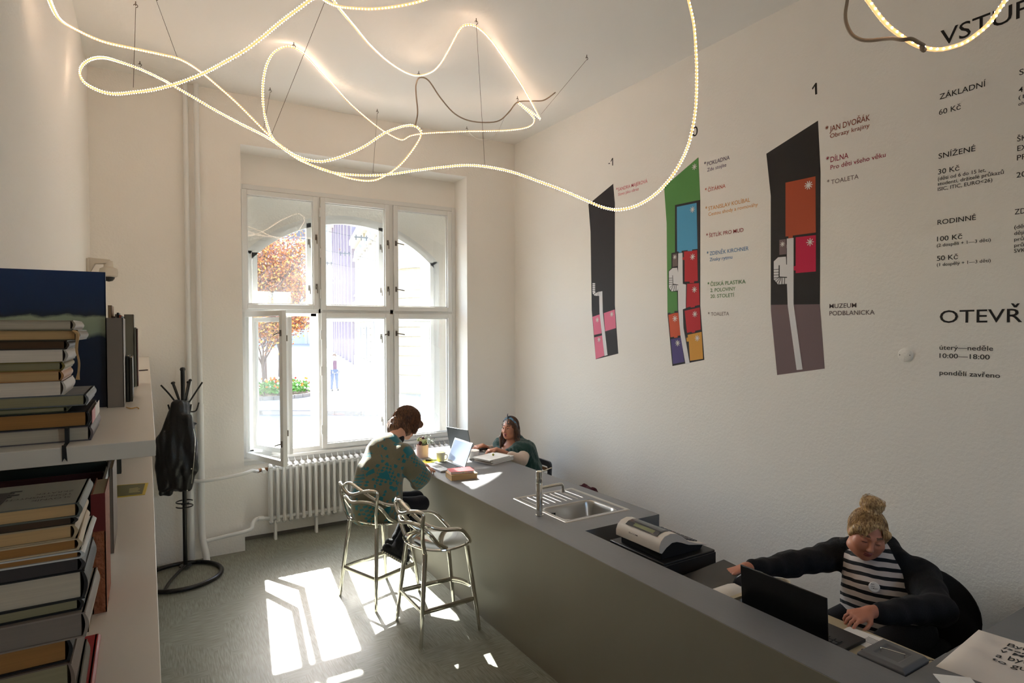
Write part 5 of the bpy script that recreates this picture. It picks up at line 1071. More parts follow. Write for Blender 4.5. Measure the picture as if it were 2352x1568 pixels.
# street lights on overhead cables
for i, (px, py, y_) in enumerate(((830, 545, 19), (792, 582, 24), (752, 604, 28))):
    c = at(px, py, 1, y_); t = thing('insulator_bar', ('largest and highest', 'middle', 'smallest and lowest')[i]+' of the dark insulator bars on cables above the street', 'street fitting', c, group='overhead cable bars seen through the middle top pane')
    MB().box(c.x-.22, c.x+.22, y_-.02, y_+.02, c.z-.02, c.z+.02).build('bar', M_plastic_g, t, smooth=0)
    for q in (-.17, 0, .17): MB().cyl((c.x+q, y_, c.z-.1), (c.x+q, y_, c.z+.07), .02, n=8).build('insulator', M_plastic_g, t)
    MB().tube([(c.x-.2, y_, c.z), (c.x-14, y_+4, c.z+2.5)], .006, 4).tube([(c.x+.2, y_, c.z), (c.x+4.0+i, y_+7+i, c.z+.5)], .006, 4).build('overhead_wire', M_plastic_g, t, smooth=0)
# ---- trees, shrubs, flower bed
M_bark = mat('bark', rgb(96, 80, 74), .9, bump=.5, bscale=20)
LV = [mat('leaf_orange', rgb(176, 104, 60), .7), mat('leaf_brown', rgb(128, 92, 84), .7), mat('leaf_yellow', rgb(206, 160, 80), .7)]
def tree(label, x, y, h, spread, n_leaf, seed, base_z=GZ, lw=.09, dense=1.0):
    R_ = random.Random(seed); t = thing('tree', label, 'tree', (x, y, base_z), group='trees in the street'); br = MB(); tips = []
    def grow(p, d, L, r, lev):
        q = p+d*L; m_ = (p+q)/2+Vector((R_.uniform(-1, 1), R_.uniform(-1, 1), 0))*L*.05
        br.tube([p, m_, q], [r, r*.8, r*.62], 5 if lev else 8)
        if lev >= 4: tips.append((q, d)); return
        if lev >= 2: tips.append((q, d))
        for k_ in range(3 if lev else 5):
            a_ = R_.uniform(0, 2*PI); s_ = .45+.3*R_.random()
            nd = (d+Vector((math.cos(a_), math.sin(a_), R_.uniform(-.1, .5)))*s_*spread).normalized()
            grow(q if k_ else m_.lerp(q, .7), nd, L*R_.uniform(.62, .8), r*.55, lev+1)
    grow(Vector((x, y, base_z)), Vector((0, 0, 1)), h*.30, h*.018, 0)
    br.build('trunk_and_branches', M_bark, t, smooth=60)
    for c_ in range(3):
        mb = MB()
        for i in range(n_leaf//3):
            q, d = tips[R_.randrange(len(tips))]; c = q+Vector((R_.gauss(0, .28), R_.gauss(0, .28), R_.gauss(0, .3)))*h/7
            u = Vector((R_.uniform(-1, 1), R_.uniform(-1, 1), R_.uniform(-1, 1))).normalized(); v_ = u.cross(Vector((R_.uniform(-1, 1), R_.uniform(-1, 1), R_.uniform(-1, 1)))).normalized(); s_ = lw*R_.uniform(.6, 1.2)
            mb.add([c-u*s_, c+v_*s_*.5, c+u*s_, c-v_*s_*.5], [(0, 1, 2, 3)])
        mb.build('foliage', LV[c_], t, smooth=0, kind='stuff')
    return t
tree('autumn tree with tall orange crown in the left window panes', 3.9, 28.2, 8.3, .62, 9000, 11, lw=.075)
tree('broad brownish tree right of the orange one, in front of the street', 5.3, 29.5, 6.6, .8, 9500, 12, lw=.075)
tree('small bronze-leaved tree low behind the open casement', 4.1, 26.9, 4.6, 1.0, 6500, 15, lw=.07)
tree('low tangled bush filling the gap behind the small trees', 5.2, 33.0, 5.2, 1.1, 6500, 17, lw=.085)
fbed = thing('flower_bed', 'curved flower bed with green plants and red blooms under the trees', 'flower bed', (4.6, 26.9, GZ))
bed = [(2.2, 26.6), (3.2, 25.9), (4.7, 25.65), (5.8, 26.2), (6.15, 27.2), (5.6, 28.6), (3.5, 30), (1.5, 28.6)]
MB().prism(bed, lambda u, v, w_: Vector((u, v, GZ+w_)), .10).build('soil', mat('soil', rgb(96, 80, 62), .95), fbed, smooth=0)
bk = resample(catmull([(x, y, 0) for x, y in bed], 6, True), .4)
for a, b in zip(bk, bk[1:]):
    d = (b-a).normalized(); n_ = Vector((d.y, -d.x, 0))
    MB().prism([(a.x+d.x*.01, a.y+d.y*.01), (b.x, b.y), (b.x+n_.x*.1, b.y+n_.y*.1), (a.x+n_.x*.1, a.y+n_.y*.1)], lambda u, v, w_: Vector((u, v, GZ+w_)), .15).build('edging_stone', M_kerb, fbed, smooth=0)
R_ = random.Random(9); gm = MB(); fm = [MB(), MB(), MB()]
for i in range(2600):
    x = R_.uniform(2.2, 6.0); y = R_.uniform(25.95, 28.4)
    if (x-4.2)**2/3.6+(y-27.2)**2/2 > 1: continue
    hgt = R_.uniform(.1, .55); c = Vector((x, y, GZ+.1+hgt)); u = Vector((R_.uniform(-1, 1), R_.uniform(-1, 1), R_.uniform(-.2, 1))).normalized()*.09; v_ = u.cross(Vector((R_.uniform(-1, 1), R_.uniform(-1, 1), 0.3))).normalized()*.03
    gm.add([c-u, c+v_, c+u, c-v_], [(0, 1, 2, 3)])
    if i % 16 == 0:
        q = fm[i//16 % 3]; c2 = Vector((x, y, GZ+.35+hgt*.8)); q.add([c2+Vector(o_)*.06 for o_ in OCT], OCF)
gm.build('plants', mat('bed_green', rgb(90, 140, 60), .7), fbed, smooth=0, kind='stuff')
for q, c in zip(fm, ((220, 60, 40), (236, 130, 40), (226, 220, 226))): q.build('blooms', mat('bloom%d' % c[0], rgb(*c), .7), fbed, smooth=0, kind='stuff')
# ================================================================ signed-distance sculpting for bodies and cloth
class SDF:
    def __init__(s, h): s.h = h; s.p = []
    def cap(s, a, b, ra, rb=None, k=.02, op='+', sq=None):
        s.p.append(('c', np.array(a, float), np.array(b, float), ra, ra if rb is None else rb, k, op, sq)); return s
    def chain(s, pts, rs, k=.02, op='+'):
        for i in range(len(pts)-1): s.cap(pts[i], pts[i+1], rs[i], rs[i+1], k, op)
        return s
    def ell(s, c, r, ax=None, k=.02, op='+'):
        s.p.append(('e', np.array(c, float), np.array(r, float), ax, None, k, op, None)); return s
    def half(s, p, n, k=.004):       # cut away the side the normal points to
        s.p.append(('h', np.array(p, float), np.array(n, float)/np.linalg.norm(n), None, None, k, '*', None)); return s
    def bounds(s):
        lo = np.full(3, 1e9); hi = -lo
        for t in s.p:
            if t[6] != '+': continue
            if t[0] == 'c': r = max(t[3], t[4]); lo = np.minimum(lo, np.minimum(t[1], t[2])-r); hi = np.maximum(hi, np.maximum(t[1], t[2])+r)
            else: r = max(t[2]); lo = np.minimum(lo, t[1]-r); hi = np.maximum(hi, t[1]+r)
        return lo-.03, hi+.03
    def grid(s):
        h = s.h; lo, hi = s.bounds(); n = np.ceil((hi-lo)/h).astype(int)+1
        ax = [lo[i]+h*np.arange(n[i]) for i in range(3)]; D = np.full(n, .06, np.float32)
        for t in s.p:
            k = t[5]; m = k+2.5*h
            if t[0] == 'h':
                X, Y, Z_ = ax[0][:, None, None], ax[1][None, :, None], ax[2][None, None, :]
                d = (X-t[1][0])*t[2][0]+(Y-t[1][1])*t[2][1]+(Z_-t[1][2])*t[2][2]
                D = np.maximum(D, d.astype(np.float32)); continue
            if t[0] == 'c': r = max(t[3], t[4]); a0 = np.minimum(t[1], t[2])-r-m; a1 = np.maximum(t[1], t[2])+r+m
            else: r = max(t[2]); a0 = t[1]-r-m; a1 = t[1]+r+m
            i0 = np.clip(((a0-lo)/h).astype(int), 0, n); i1 = np.clip(((a1-lo)/h).astype(int)+2, 0, n)
            if (i1 <= i0).any(): continue
            X, Y, Z_ = ax[0][i0[0]:i1[0], None, None], ax[1][None, i0[1]:i1[1], None], ax[2][None, None, i0[2]:i1[2]]
            if t[0] == 'c':
                a, b = t[1], t[2]; ba = b-a; L2 = max(1e-9, ba @ ba)
                px, py, pz = X-a[0], Y-a[1], Z_-a[2]; q = np.clip((px*ba[0]+py*ba[1]+pz*ba[2])/L2, 0, 1)
                d = np.sqrt((px-q*ba[0])**2+(py-q*ba[1])**2+(pz-q*ba[2])**2)-(t[3]+(t[4]-t[3])*q)
            else:
                px, py, pz = X-t[1][0], Y-t[1][1], Z_-t[1][2]; A = t[3]
                if A is None: A = np.eye(3)
                u = px*A[0][0]+py*A[0][1]+pz*A[0][2]; v = px*A[1][0]+py*A[1][1]+pz*A[1][2]; w_ = px*A[2][0]+py*A[2][1]+pz*A[2][2]; R = t[2]
                k0 = np.sqrt((u/R[0])**2+(v/R[1])**2+(w_/R[2])**2); k1 = np.sqrt((u/R[0]**2)**2+(v/R[1]**2)**2+(w_/R[2]**2)**2)
                d = k0*(k0-1)/np.maximum(k1, 1e-6)
            d = d.astype(np.float32); S = D[i0[0]:i1[0], i0[1]:i1[1], i0[2]:i1[2]]
            if t[6] == '+': hh = np.maximum(k-np.abs(S-d), 0)/k; R2 = np.minimum(S, d)-hh*hh*k*.25
            else: hh = np.maximum(k-np.abs(S+d), 0)/k; R2 = np.maximum(S, -d)+hh*hh*k*.25
            D[i0[0]:i1[0], i0[1]:i1[1], i0[2]:i1[2]] = R2
        return D, lo
    def mesh(s, name, mats, parent, matfn=None, disp=None, smooth_it=0):
        D, lo = s.grid(); h = s.h
        if disp: D = D+disp(D, lo, h)
        D = np.pad(D, 1, constant_values=.06); lo = lo-h
        neg = D < 0; nx, ny, nz = D.shape
        acc = np.zeros((nx-1, ny-1, nz-1, 3), np.float32); cnt = np.zeros((nx-1, ny-1, nz-1), np.float32)
        for a in range(3):
            sl0 = [slice(None)]*3; sl1 = [slice(None)]*3; sl0[a] = slice(0, -1); sl1[a] = slice(1, None)
            A, B = D[tuple(sl0)], D[tuple(sl1)]; cr = (A < 0) != (B < 0); tt = np.where(cr, A/(A-B+1e-12), 0)
            o_ = [q for q in range(3) if q != a]
            for du in (0, 1):
                for dv in (0, 1):
                    sl = [slice(None)]*3; sl[o_[0]] = slice(0, -1) if du == 0 else slice(1, None); sl[o_[1]] = slice(0, -1) if dv == 0 else slice(1, None)
                    c = cr[tuple(sl)]; t2 = tt[tuple(sl)]
                    cnt += c; acc[..., a] += np.where(c, t2, 0); acc[..., o_[0]] += c*du; acc[..., o_[1]] += c*dv
        use = cnt > 0; idx = -np.ones(use.shape, np.int64); idx[use] = np.arange(use.sum())
        ijk = np.argwhere(use).astype(np.float32); V = (ijk+acc[use]/cnt[use][:, None])*h+lo
        F = []
        for a in range(3):
            sl0 = [slice(1, -1)]*3; sl1 = [slice(1, -1)]*3; sl0[a] = slice(0, -1); sl1[a] = slice(1, None)
            A, B = neg[tuple(sl0)], neg[tuple(sl1)]; e = np.argwhere(A != B); fl = A[tuple(e.T)]
            o_ = [q for q in range(3) if q != a]; base = e.copy(); base[:, o_[0]] += 1; base[:, o_[1]] += 1
            q4 = []
            for du, dv in ((0, 0), (-1, 0), (-1, -1), (0, -1)):
                c = base.copy(); c[:, o_[0]] += du; c[:, o_[1]] += dv; q4.append(idx[tuple(c.T)])
            q4 = np.stack(q4, 1); flip = fl if a != 1 else ~fl
            q4[~flip] = q4[~flip][:, ::-1]; F.append(q4)
        F = np.concatenate(F); F = F[(F >= 0).all(1)]
        off = np.array(wpos(parent)); me = bpy.data.meshes.new(name)
        me.vertices.add(len(V)); me.vertices.foreach_set('co', (V-off).astype(np.float32).ravel())
        me.loops.add(F.size); me.loops.foreach_set('vertex_index', F.ravel().astype(np.int32))
        me.polygons.add(len(F)); me.polygons.foreach_set('loop_start', np.arange(0, F.size, 4, dtype=np.int32)); me.polygons.foreach_set('loop_total', np.full(len(F), 4, np.int32))
        me.update(); me.validate()
        for m_ in (mats if isinstance(mats, (list, tuple)) else [mats]): me.materials.append(m_)
        if matfn:
            C = V[F].mean(1); me.polygons.foreach_set('material_index', matfn(C).astype(np.int32))
        me.polygons.foreach_set('use_smooth', [True]*len(F)); me.update()
        o = bpy.data.objects.new(name, me); COL.objects.link(o); o.parent = parent
        return o
def frame(fwd, up):
    f = np.array(fwd, float); f /= np.linalg.norm(f); u = np.array(up, float); r = np.cross(f, u); r /= np.linalg.norm(r); u = np.cross(r, f); return r, f, u
class Head:
    """face axes: r = the person's right, f = forward, u = up; c = head centre; s = scale"""
    def __init__(s, c, fwd, up, sc=1.0, full=0.0):
        s.c = np.array(c, float); s.r, s.f, s.u = frame(fwd, up); s.s = sc; s.full = full; s.A = [s.r, s.f, s.u]
    def P(s, x, y, z): return s.c+(s.r*x+s.f*y+s.u*z)*s.s
    def R(s, *q): return np.array(q)*s.s
    def add(s, B, open_mouth=0.0):
        P, R, A, w = s.P, s.R, s.A, s.full
        B.ell(P(0, -.012, .025), R(.074, .094, .092), A, .02)
        B.ell(P(0, .022, -.03), R(.061+w*.012, .070, .085), A, .03)
        B.ell(P(0, .050, -.078), R(.034+w*.014, .034, .030), A, .03)      # chin / jaw front
        B.ell(P(0, .070, -.092), R(.016, .016, .015), A, .02)
        for q in (-1, 1):
            B.ell(P(q*.036, .058, -.022), R(.026+w*.010, .026, .026+w*.006), A, .03)
            B.ell(P(q*.046, .015, -.070), R(.022+w*.014, .034, .024), A, .03)
            B.cap(P(q*.012, .088, .032), P(q*.046, .070, .034), .0085*s.s, .007*s.s, .014)
            B.ell(P(q*.0315, .092, .010), R(.0165, .012, .0105), A, .012, '-')
            B.ell(P(q*.0315, .078, .010), R(.0150, .0125, .0125), A, .004)      # lid over the eyeball
            B.ell(P(q*.076, -.008, .0), R(.008, .017, .030), A, .008)
            B.ell(P(q*.084, -.004, .003), R(.005, .009, .017), A, .004, '-')
        B.cap(P(0, .088, .022), P(0, .109, -.022), .0075*s.s, .0105*s.s, .012)
        B.ell(P(0, .110, -.026), R(.0105, .010, .0085), A, .006)
        for q in (-1, 1): B.ell(P(q*.0115, .101, -.029), R(.0075, .008, .0065), A, .006)
        for q in (-1, 1): B.ell(P(q*.006, .106, -.0365), R(.003, .004, .003), A, .002, '-')
        B.ell(P(0, .0925, -.0515), R(.0205, .0085, .0048), A, .004); B.ell(P(0, .0905, -.063-open_mouth), R(.0175, .0085, .0055), A, .004)
        if open_mouth: B.ell(P(0, .098, -.057-open_mouth/2), R(.0145, .010, open_mouth*.55), A, .002, '-')
        else: B.ell(P(0, .101, -.0568), R(.021, .004, .0016), A, .002, '-')
    def mats(s, C, skin=0, lip=1, brow=2, mouth=3, om=0.0):
        d = C-s.c; x = d@s.r/s.s; y = d@s.f/s.s; z = d@s.u/s.s; m = np.full(len(C), skin)
        lipm = (y > .078) & ((((x/.024)**2+((z+.051)/.0075)**2) < 1) | (((x/.021)**2+((z+.0635+om)/.0085)**2) < 1)); m[lipm] = lip
        if om: m[(y > .06) & (((x/.014)**2+((z+.057+om/2)/(om*.62))**2) < 1) & (y < .096)] = mouth
        bz = .036+.004*np.cos((np.abs(x)-.03)/.018); m[(y > .055) & (np.abs(x) > .014) & (np.abs(x) < .050) & (np.abs(z-bz) < .0042)] = brow
        return m
    def eyes(s, parent, look=(0, 0), closed=False):
        W = mat('eye_white', rgb(216, 208, 200), .2); I = mat('iris_dark', rgb(44, 30, 22), .15)
        for q in (-1, 1):
            c = s.P(q*.0315, .0775, .0085)
            if closed:
                continue
            e = MB(); r = .0118*s.s; n_, m_ = 14, 8; ax = Vector(s.f+s.r*look[0]+s.u*look[1]).normalized()
            e.lathe([(r*1.10*math.sin(PI*i/m_), -r*math.cos(PI*i/m_)*1.06) for i in range(m_+1)], c, n_, axis=ax)
            o = e.build('eye', W, parent)
            MB().lathe([(0, r*1.10), (.0032*s.s, r*1.08), (.0055*s.s, r*1.0)], c, 14, axis=ax).build('iris', I, o)
def _lashes(s, parent, dz):
    for q in (-1, 1):
        pts = [Vector(s.P(q*(.0315+.0148*math.sin(t_)), .0775+.0135*math.cos(t_*.8)-.0006, .0085+dz+.0028*math.cos(t_))) for t_ in [-1.25+2.5*i/8 for i in range(9)]]
        MB().tube(pts, [.0006, .0011, .0013, .0014, .0014, .0014, .0013, .0011, .0006], 6).build('eyelashes', mat('lash_brown', rgb(36, 24, 20), .6), parent)
Head.lashes = _lashes
def hand(B, wrist, d, n, side, L=.175, curl=.5, spread=.18, thumb_in=.5, k=.006):
    """d: direction of the fingers, n: back of the hand normal, side +1: thumb lies toward +cross(d,n)"""
    d = np.array(d, float); d /= np.linalg.norm(d); n = np.array(n, float); n -= d*(n@d); n /= np.linalg.norm(n); t = np.cross(d, n)*side; w_ = np.array(wrist, float)
    pl = L*.50
    for q, r in ((.30, .0125), (.1, .0135), (-.1, .0135), (-.30, .012)):
        B.cap(w_+t*q*.05, w_+d*pl+t*q*.115, .0155, r, .012)
    for i, (q, ln, r) in enumerate(((.030, .88, .0088), (.010, 1.0, .009), (-.010, .93, .0087), (-.029, .74, .0078))):
        p = w_+d*pl+t*q; a = d+t*(q*spread*9); a /= np.linalg.norm(a); F_ = L*.46*ln; c = curl*(1+.12*i)
        for j, fr in enumerate((.45, .31, .24)):
            ang = c*(.55+.75*j)*.9; v = a*math.cos(ang)-n*math.sin(ang); q2 = p+v*F_*fr
            B.cap(p, q2, r*(1-.10*j), r*(.92-.10*j), k*.6); p = q2
    p = w_+d*L*.10+t*.022; v = d*.75+t*.75-n*.25; v /= np.linalg.norm(v); q2 = p+v*L*.24; B.cap(p, q2, .0135, .0105, .010)
    v2 = d*1.0+t*.35-n*.35; v2 /= np.linalg.norm(v2); q3 = q2+v2*L*.17; B.cap(q2, q3, .0105, .0092, k); v3 = d*1.0-n*.45; v3 /= np.linalg.norm(v3); B.cap(q3, q3+v3*L*.13, .0092, .0078, k)
def skin(name, c, r=.5): 
    m = mat(name, rgb(*c), r, bump=.08, bscale=120, var=.05, vscale=10); b = principled(m); b.inputs['Subsurface Weight'].default_value = .08; b.inputs['Subsurface Radius'].default_value = (.012, .005, .003); return m
M_lip = mat('lip', rgb(150, 76, 70), .4); M_mouth = mat('mouth_inside', rgb(70, 24, 22), .5)
def hair_mat(name, c, c2, stretch=(1, 1, 1), dirv=None):
    m = bpy.data.materials.new(name); m.use_nodes = True; n = m.node_tree.nodes; l = m.node_tree.links; b = n['Principled BSDF']
    tc = n.new('ShaderNodeTexCoord'); mp = n.new('ShaderNodeMapping'); mp.inputs['Scale'].default_value = stretch; l.new(tc.outputs['Object'], mp.inputs[0])
    nz = n.new('ShaderNodeTexNoise'); nz.inputs['Scale'].default_value = 130; nz.inputs['Detail'].default_value = 3; nz.inputs['Distortion'].default_value = .2; l.new(mp.outputs[0], nz.inputs['Vector'])
    cr = n.new('ShaderNodeValToRGB'); cr.color_ramp.elements[0].position = .35; cr.color_ramp.elements[0].color = rgb(*c); cr.color_ramp.elements[1].position = .68; cr.color_ramp.elements[1].color = rgb(*c2)
    l.new(nz.outputs[0], cr.inputs[0]); l.new(cr.outputs[0], b.inputs['Base Color']); b.inputs['Roughness'].default_value = .45
    bu = n.new('ShaderNodeBump'); bu.inputs['Strength'].default_value = .55; bu.inputs['Distance'].default_value = .004; l.new(nz.outputs[0], bu.inputs['Height']); l.new(bu.outputs[0], b.inputs['Normal']); return m
def wave_disp(fx, fy, fz, amp, seed=0):
    def f(D, lo, h):
        n = D.shape; X = (lo[0]+h*np.arange(n[0]))[:, None, None]; Y = (lo[1]+h*np.arange(n[1]))[None, :, None]; Z_ = (lo[2]+h*np.arange(n[2]))[None, None, :]
        return (amp*(np.sin(X*fx+Y*fy*.7+Z_*fz+seed)+.6*np.sin(X*fx*1.9-Y*fy*1.6+Z_*fz*.8+2*seed)+.35*np.sin(X*fx*3.1+Y*fy*2.7-Z_*fz*2.3))).astype(np.float32)
    return f
V3 = lambda *a: np.array(a, float)
def strands(name, m_, parent, curves, r=.0012, n=4):
    mb = MB()
    for c in curves: mb.tube(c, [r*1.0]*(len(c)-1)+[r*.3], n, cap=False)
    return mb.build(name, m_, parent, smooth=80)
# ================================================================ person 1 : green patterned sweater, typing on the bar stool
def fall_strands(H, n, az0, az1, th1, hang, rad, seed, amp=.006, start=.06, cen=(0, -.012, .03), droop=(0, 0, -1), curl=0, r=.0011):
    """strands running over the skull from the crown and then hanging down"""
    R_ = random.Random(seed); out = []; dr = np.array(droop, float)
    for i in range(n):
        az = math.radians(R_.uniform(az0, az1)); sc = 1+R_.uniform(-.03, .07); ph = R_.uniform(0, 6); pts = []; te = math.radians(th1+R_.uniform(-14, 8)); K_ = 7
        for j in range(K_+1):
            th = start+(te-start)*j/K_; w_ = amp*math.sin(ph+j*1.1)
            pts.append(H.P(cen[0]+math.sin(th)*math.sin(az+w_*12)*rad[0]*sc, cen[1]+math.sin(th)*math.cos(az+w_*12)*rad[1]*sc, cen[2]+math.cos(th)*rad[2]*sc))
        L = hang*R_.uniform(.6, 1.1)
        if L > 0:
            p = pts[-1]; o_ = p-H.P(*cen); o_ = o_/np.linalg.norm(o_)
            for j in range(1, 5): pts.append(p+dr*L*j/4+o_*amp*1.6*math.sin(ph+j*1.3)+o_*curl*(j/4)**2)
        out.append([Vector(q) for q in pts])
    return out
S_fair = skin('skin_fair', (214, 160, 134)); S_tan = skin('skin_tan', (186, 128, 100)); S_warm = skin('skin_warm', (190, 124, 96))
M_pants = mat('black_trousers', rgb(20, 21, 28), .9, bump=.3, bscale=120)
M_browd = mat('dark_brows', rgb(66, 42, 30), .7)
def sweater_mat():
    m = bpy.data.materials.new('patterned_knit'); m.use_nodes = True; n = m.node_tree.nodes; l = m.node_tree.links; b = n['Principled BSDF']
    tc = n.new('ShaderNodeTexCoord'); mp = n.new('ShaderNodeMapping'); mp.inputs['Rotation'].default_value = (.15, .35, .5); l.new(tc.outputs['Object'], mp.inputs[0])
    v1 = n.new('ShaderNodeTexVoronoi'); v1.distance = 'CHEBYCHEV'; v1.inputs['Scale'].default_value = 8.5; l.new(mp.outputs[0], v1.inputs['Vector'])
    v2 = n.new('ShaderNodeTexVoronoi'); v2.distance = 'MANHATTAN'; v2.inputs['Scale'].default_value = 22; l.new(mp.outputs[0], v2.inputs['Vector'])
    ck = n.new('ShaderNodeTexChecker'); ck.inputs['Scale'].default_value = 30; mp2 = n.new('ShaderNodeMapping'); mp2.inputs['Scale'].default_value = (1, 1, .6); l.new(mp.outputs[0], mp2.inputs[0]); l.new(mp2.outputs[0], ck.inputs[0])
    s1 = n.new('ShaderNodeSeparateColor'); l.new(v1.outputs['Color'], s1.inputs[0])
    def gt(src, v, op='GREATER_THAN'):
        q = n.new('ShaderNodeMath'); q.operation = op; q.inputs[1].default_value = v; l.new(src, q.inputs[0]); return q.outputs[0]
    a = gt(s1.outputs[0], .25); bsel = gt(s1.outputs[1], .55)
    def mixc(f, x, y):
        q = n.new('ShaderNodeMix'); q.data_type = 'RGBA'
        if isinstance(f, float): q.inputs[0].default_value = f
        else: l.new(f, q.inputs[0])
        for i_, z_ in ((6, x), (7, y)):
            if isinstance(z_, tuple): q.inputs[i_].default_value = z_
            else: l.new(z_, q.inputs[i_])
        return q.outputs[2]
    beige, teal = rgb(112, 108, 86), rgb(16, 108, 120)
    sx_ = n.new('ShaderNodeSeparateXYZ'); l.new(mp.outputs[0], sx_.inputs[0])
    def mth(op, a_, b_=None):
        q = n.new('ShaderNodeMath'); q.operation = op
        for i_, z_ in ((0, a_), (1, b_)):
            if z_ is None: continue
            if isinstance(z_, float): q.inputs[i_].default_value = z_
            else: l.new(z_, q.inputs[i_])
        return q.outputs[0]
    sq = mth('MULTIPLY', mth('SINE', mth('MULTIPLY', mth('ADD', sx_.outputs[0], sx_.outputs[1]), 120.)), mth('SINE', mth('MULTIPLY', sx_.outputs[2], 170.)))
    pat = mixc(gt(sq, .05), beige, teal); dots = mixc(gt(v2.outputs['Distance'], .5), teal, beige)
    big = gt(v1.outputs['Distance'], .30, 'LESS_THAN')
    c = mixc(a, beige, pat); c = mixc(bsel, c, dots); bm_ = n.new('ShaderNodeMath'); bm_.operation = 'MULTIPLY'; l.new(big, bm_.inputs[0]); l.new(gt(s1.outputs[2], .66), bm_.inputs[1]); c = mixc(bm_.outputs[0], c, teal)
    l.new(c, b.inputs['Base Color']); b.inputs['Roughness'].default_value = .95; b.inputs['Sheen Weight'].default_value = .4
    nz = n.new('ShaderNodeTexNoise'); nz.inputs['Scale'].default_value = 180; l.new(tc.outputs['Object'], nz.inputs['Vector']); bu = n.new('ShaderNodeBump'); bu.inputs['Strength'].default_value = .6; bu.inputs['Distance'].default_value = .004; l.new(nz.outputs[0], bu.inputs['Height']); l.new(bu.outputs[0], b.inputs['Normal']); return m
P1 = thing('person', 'person seated on the far bar stool in a loose teal and beige patterned sweater, typing on a silver laptop', 'person', (1.64, 4.80, 0))
P1['label'] = 'person in a loose teal and beige patterned sweater typing on a silver laptop'
H1 = Head((1.930, 4.955, 1.380), (.90, .02, -.62), (.6, .05, .8), 1.06)
B = SDF(.0058)
H1.add(B)
B.chain([H1.P(0, -.02, -.045), (1.84, 4.90, 1.315), (1.755, 4.875, 1.25)], [.052, .055, .07], .03)
B.chain([(1.72, 4.86, 1.15), (1.66, 4.83, .95), (1.62, 4.81, .76)], [.12, .13, .15], .05)
B.cap((1.80, 4.73, 1.18), (1.75, 5.01, 1.19), .06, .06, .05)
for hp, kn, an in (((1.64, 4.71, .745), (1.985, 4.765, .715), (1.775, 4.735, .43)), ((1.66, 4.89, .745), (2.01, 4.94, .715), (1.80, 4.86, .43))):
    B.chain([hp, kn, an], [.085, .062, .038], .03)
B.chain([(1.775, 4.735, .43), (1.745, 4.72, .375)], [.038, .036]); B.chain([(1.80, 4.86, .43), (1.80, 4.83, .37)], [.038, .036])
B.chain([(1.81, 4.72, 1.17), (1.945, 4.71, .985), (2.10, 4.935, .955)], [.045, .038, .026], .02)
B.chain([(1.76, 5.02, 1.17), (1.93, 5.20, .99), (2.12, 5.19, .955)], [.045, .038, .026], .02)
hand(B, (2.10, 4.935, .955), (.62, .74, -.12), (-.05, .05, 1), 1, .165, .65)
hand(B, (2.12, 5.19, .955), (.93, -.18, -.12), (0, .05, 1), -1, .165, .6)
def mf(C):
    m = H1.mats(C); m[(C[:, 2] < .9) & (C[:, 0] < 2.08)] = 4; m[(C[:, 2] < 1.2) & (C[:, 0] < 1.95) & (C[:, 2] > .9)] = 4; return m
B.mesh('body', [S_fair, M_lip, M_browd, M_mouth, M_pants], P1, mf)
H1.lashes(P1, -.003)
W = SDF(.0085)
W.chain([(1.605, 4.80, .70), (1.60, 4.80, .85), (1.655, 4.83, 1.02), (1.70, 4.86, 1.16), (1.74, 4.875, 1.225)], [.205, .200, .185, .150, .105], .05)
W.cap((1.625, 4.66, .80), (1.73, 4.71, 1.10), .085, .08, .06).cap((1.61, 4.94, .80), (1.70, 5.02, 1.08), .09, .08, .06)
W.cap((1.80, 4.72, 1.165), (1.745, 5.01, 1.18), .078, .078, .05)
W.chain([(1.80, 4.70, 1.165), (1.89, 4.68, 1.03), (1.945, 4.70, .965), (2.035, 4.84, .955)], [.082, .085, .082, .052], .04)
W.chain([(1.75, 5.03, 1.16), (1.92, 5.19, .98), (2.06, 5.19, .96)], [.078, .078, .052], .04)
W.cap((1.93, 4.73, .90), (1.99, 4.79, .92), .055, .05, .04)
W.cap((2.005, 4.79, .950), (2.05, 4.865, .952), .056, .052, .008)
W.ell(H1.P(0, -.03, -.10), (.062, .062, .062), None, .01, '-')
W.half((0, 0, .640), (0, 0, -1))
sw = W.mesh('sweater', sweater_mat(), P1, disp=wave_disp(16, 22, 12, .0045, 1.0))
C1 = SDF(.006); C1.cap((1.83, 4.895, 1.285), (1.785, 4.885, 1.245), .062, .075, .01); C1.cap((1.86, 4.91, 1.32), (1.84, 4.90, 1.29), .055, .055, .01, '-')
C1.mesh('collar', M_pants, P1)
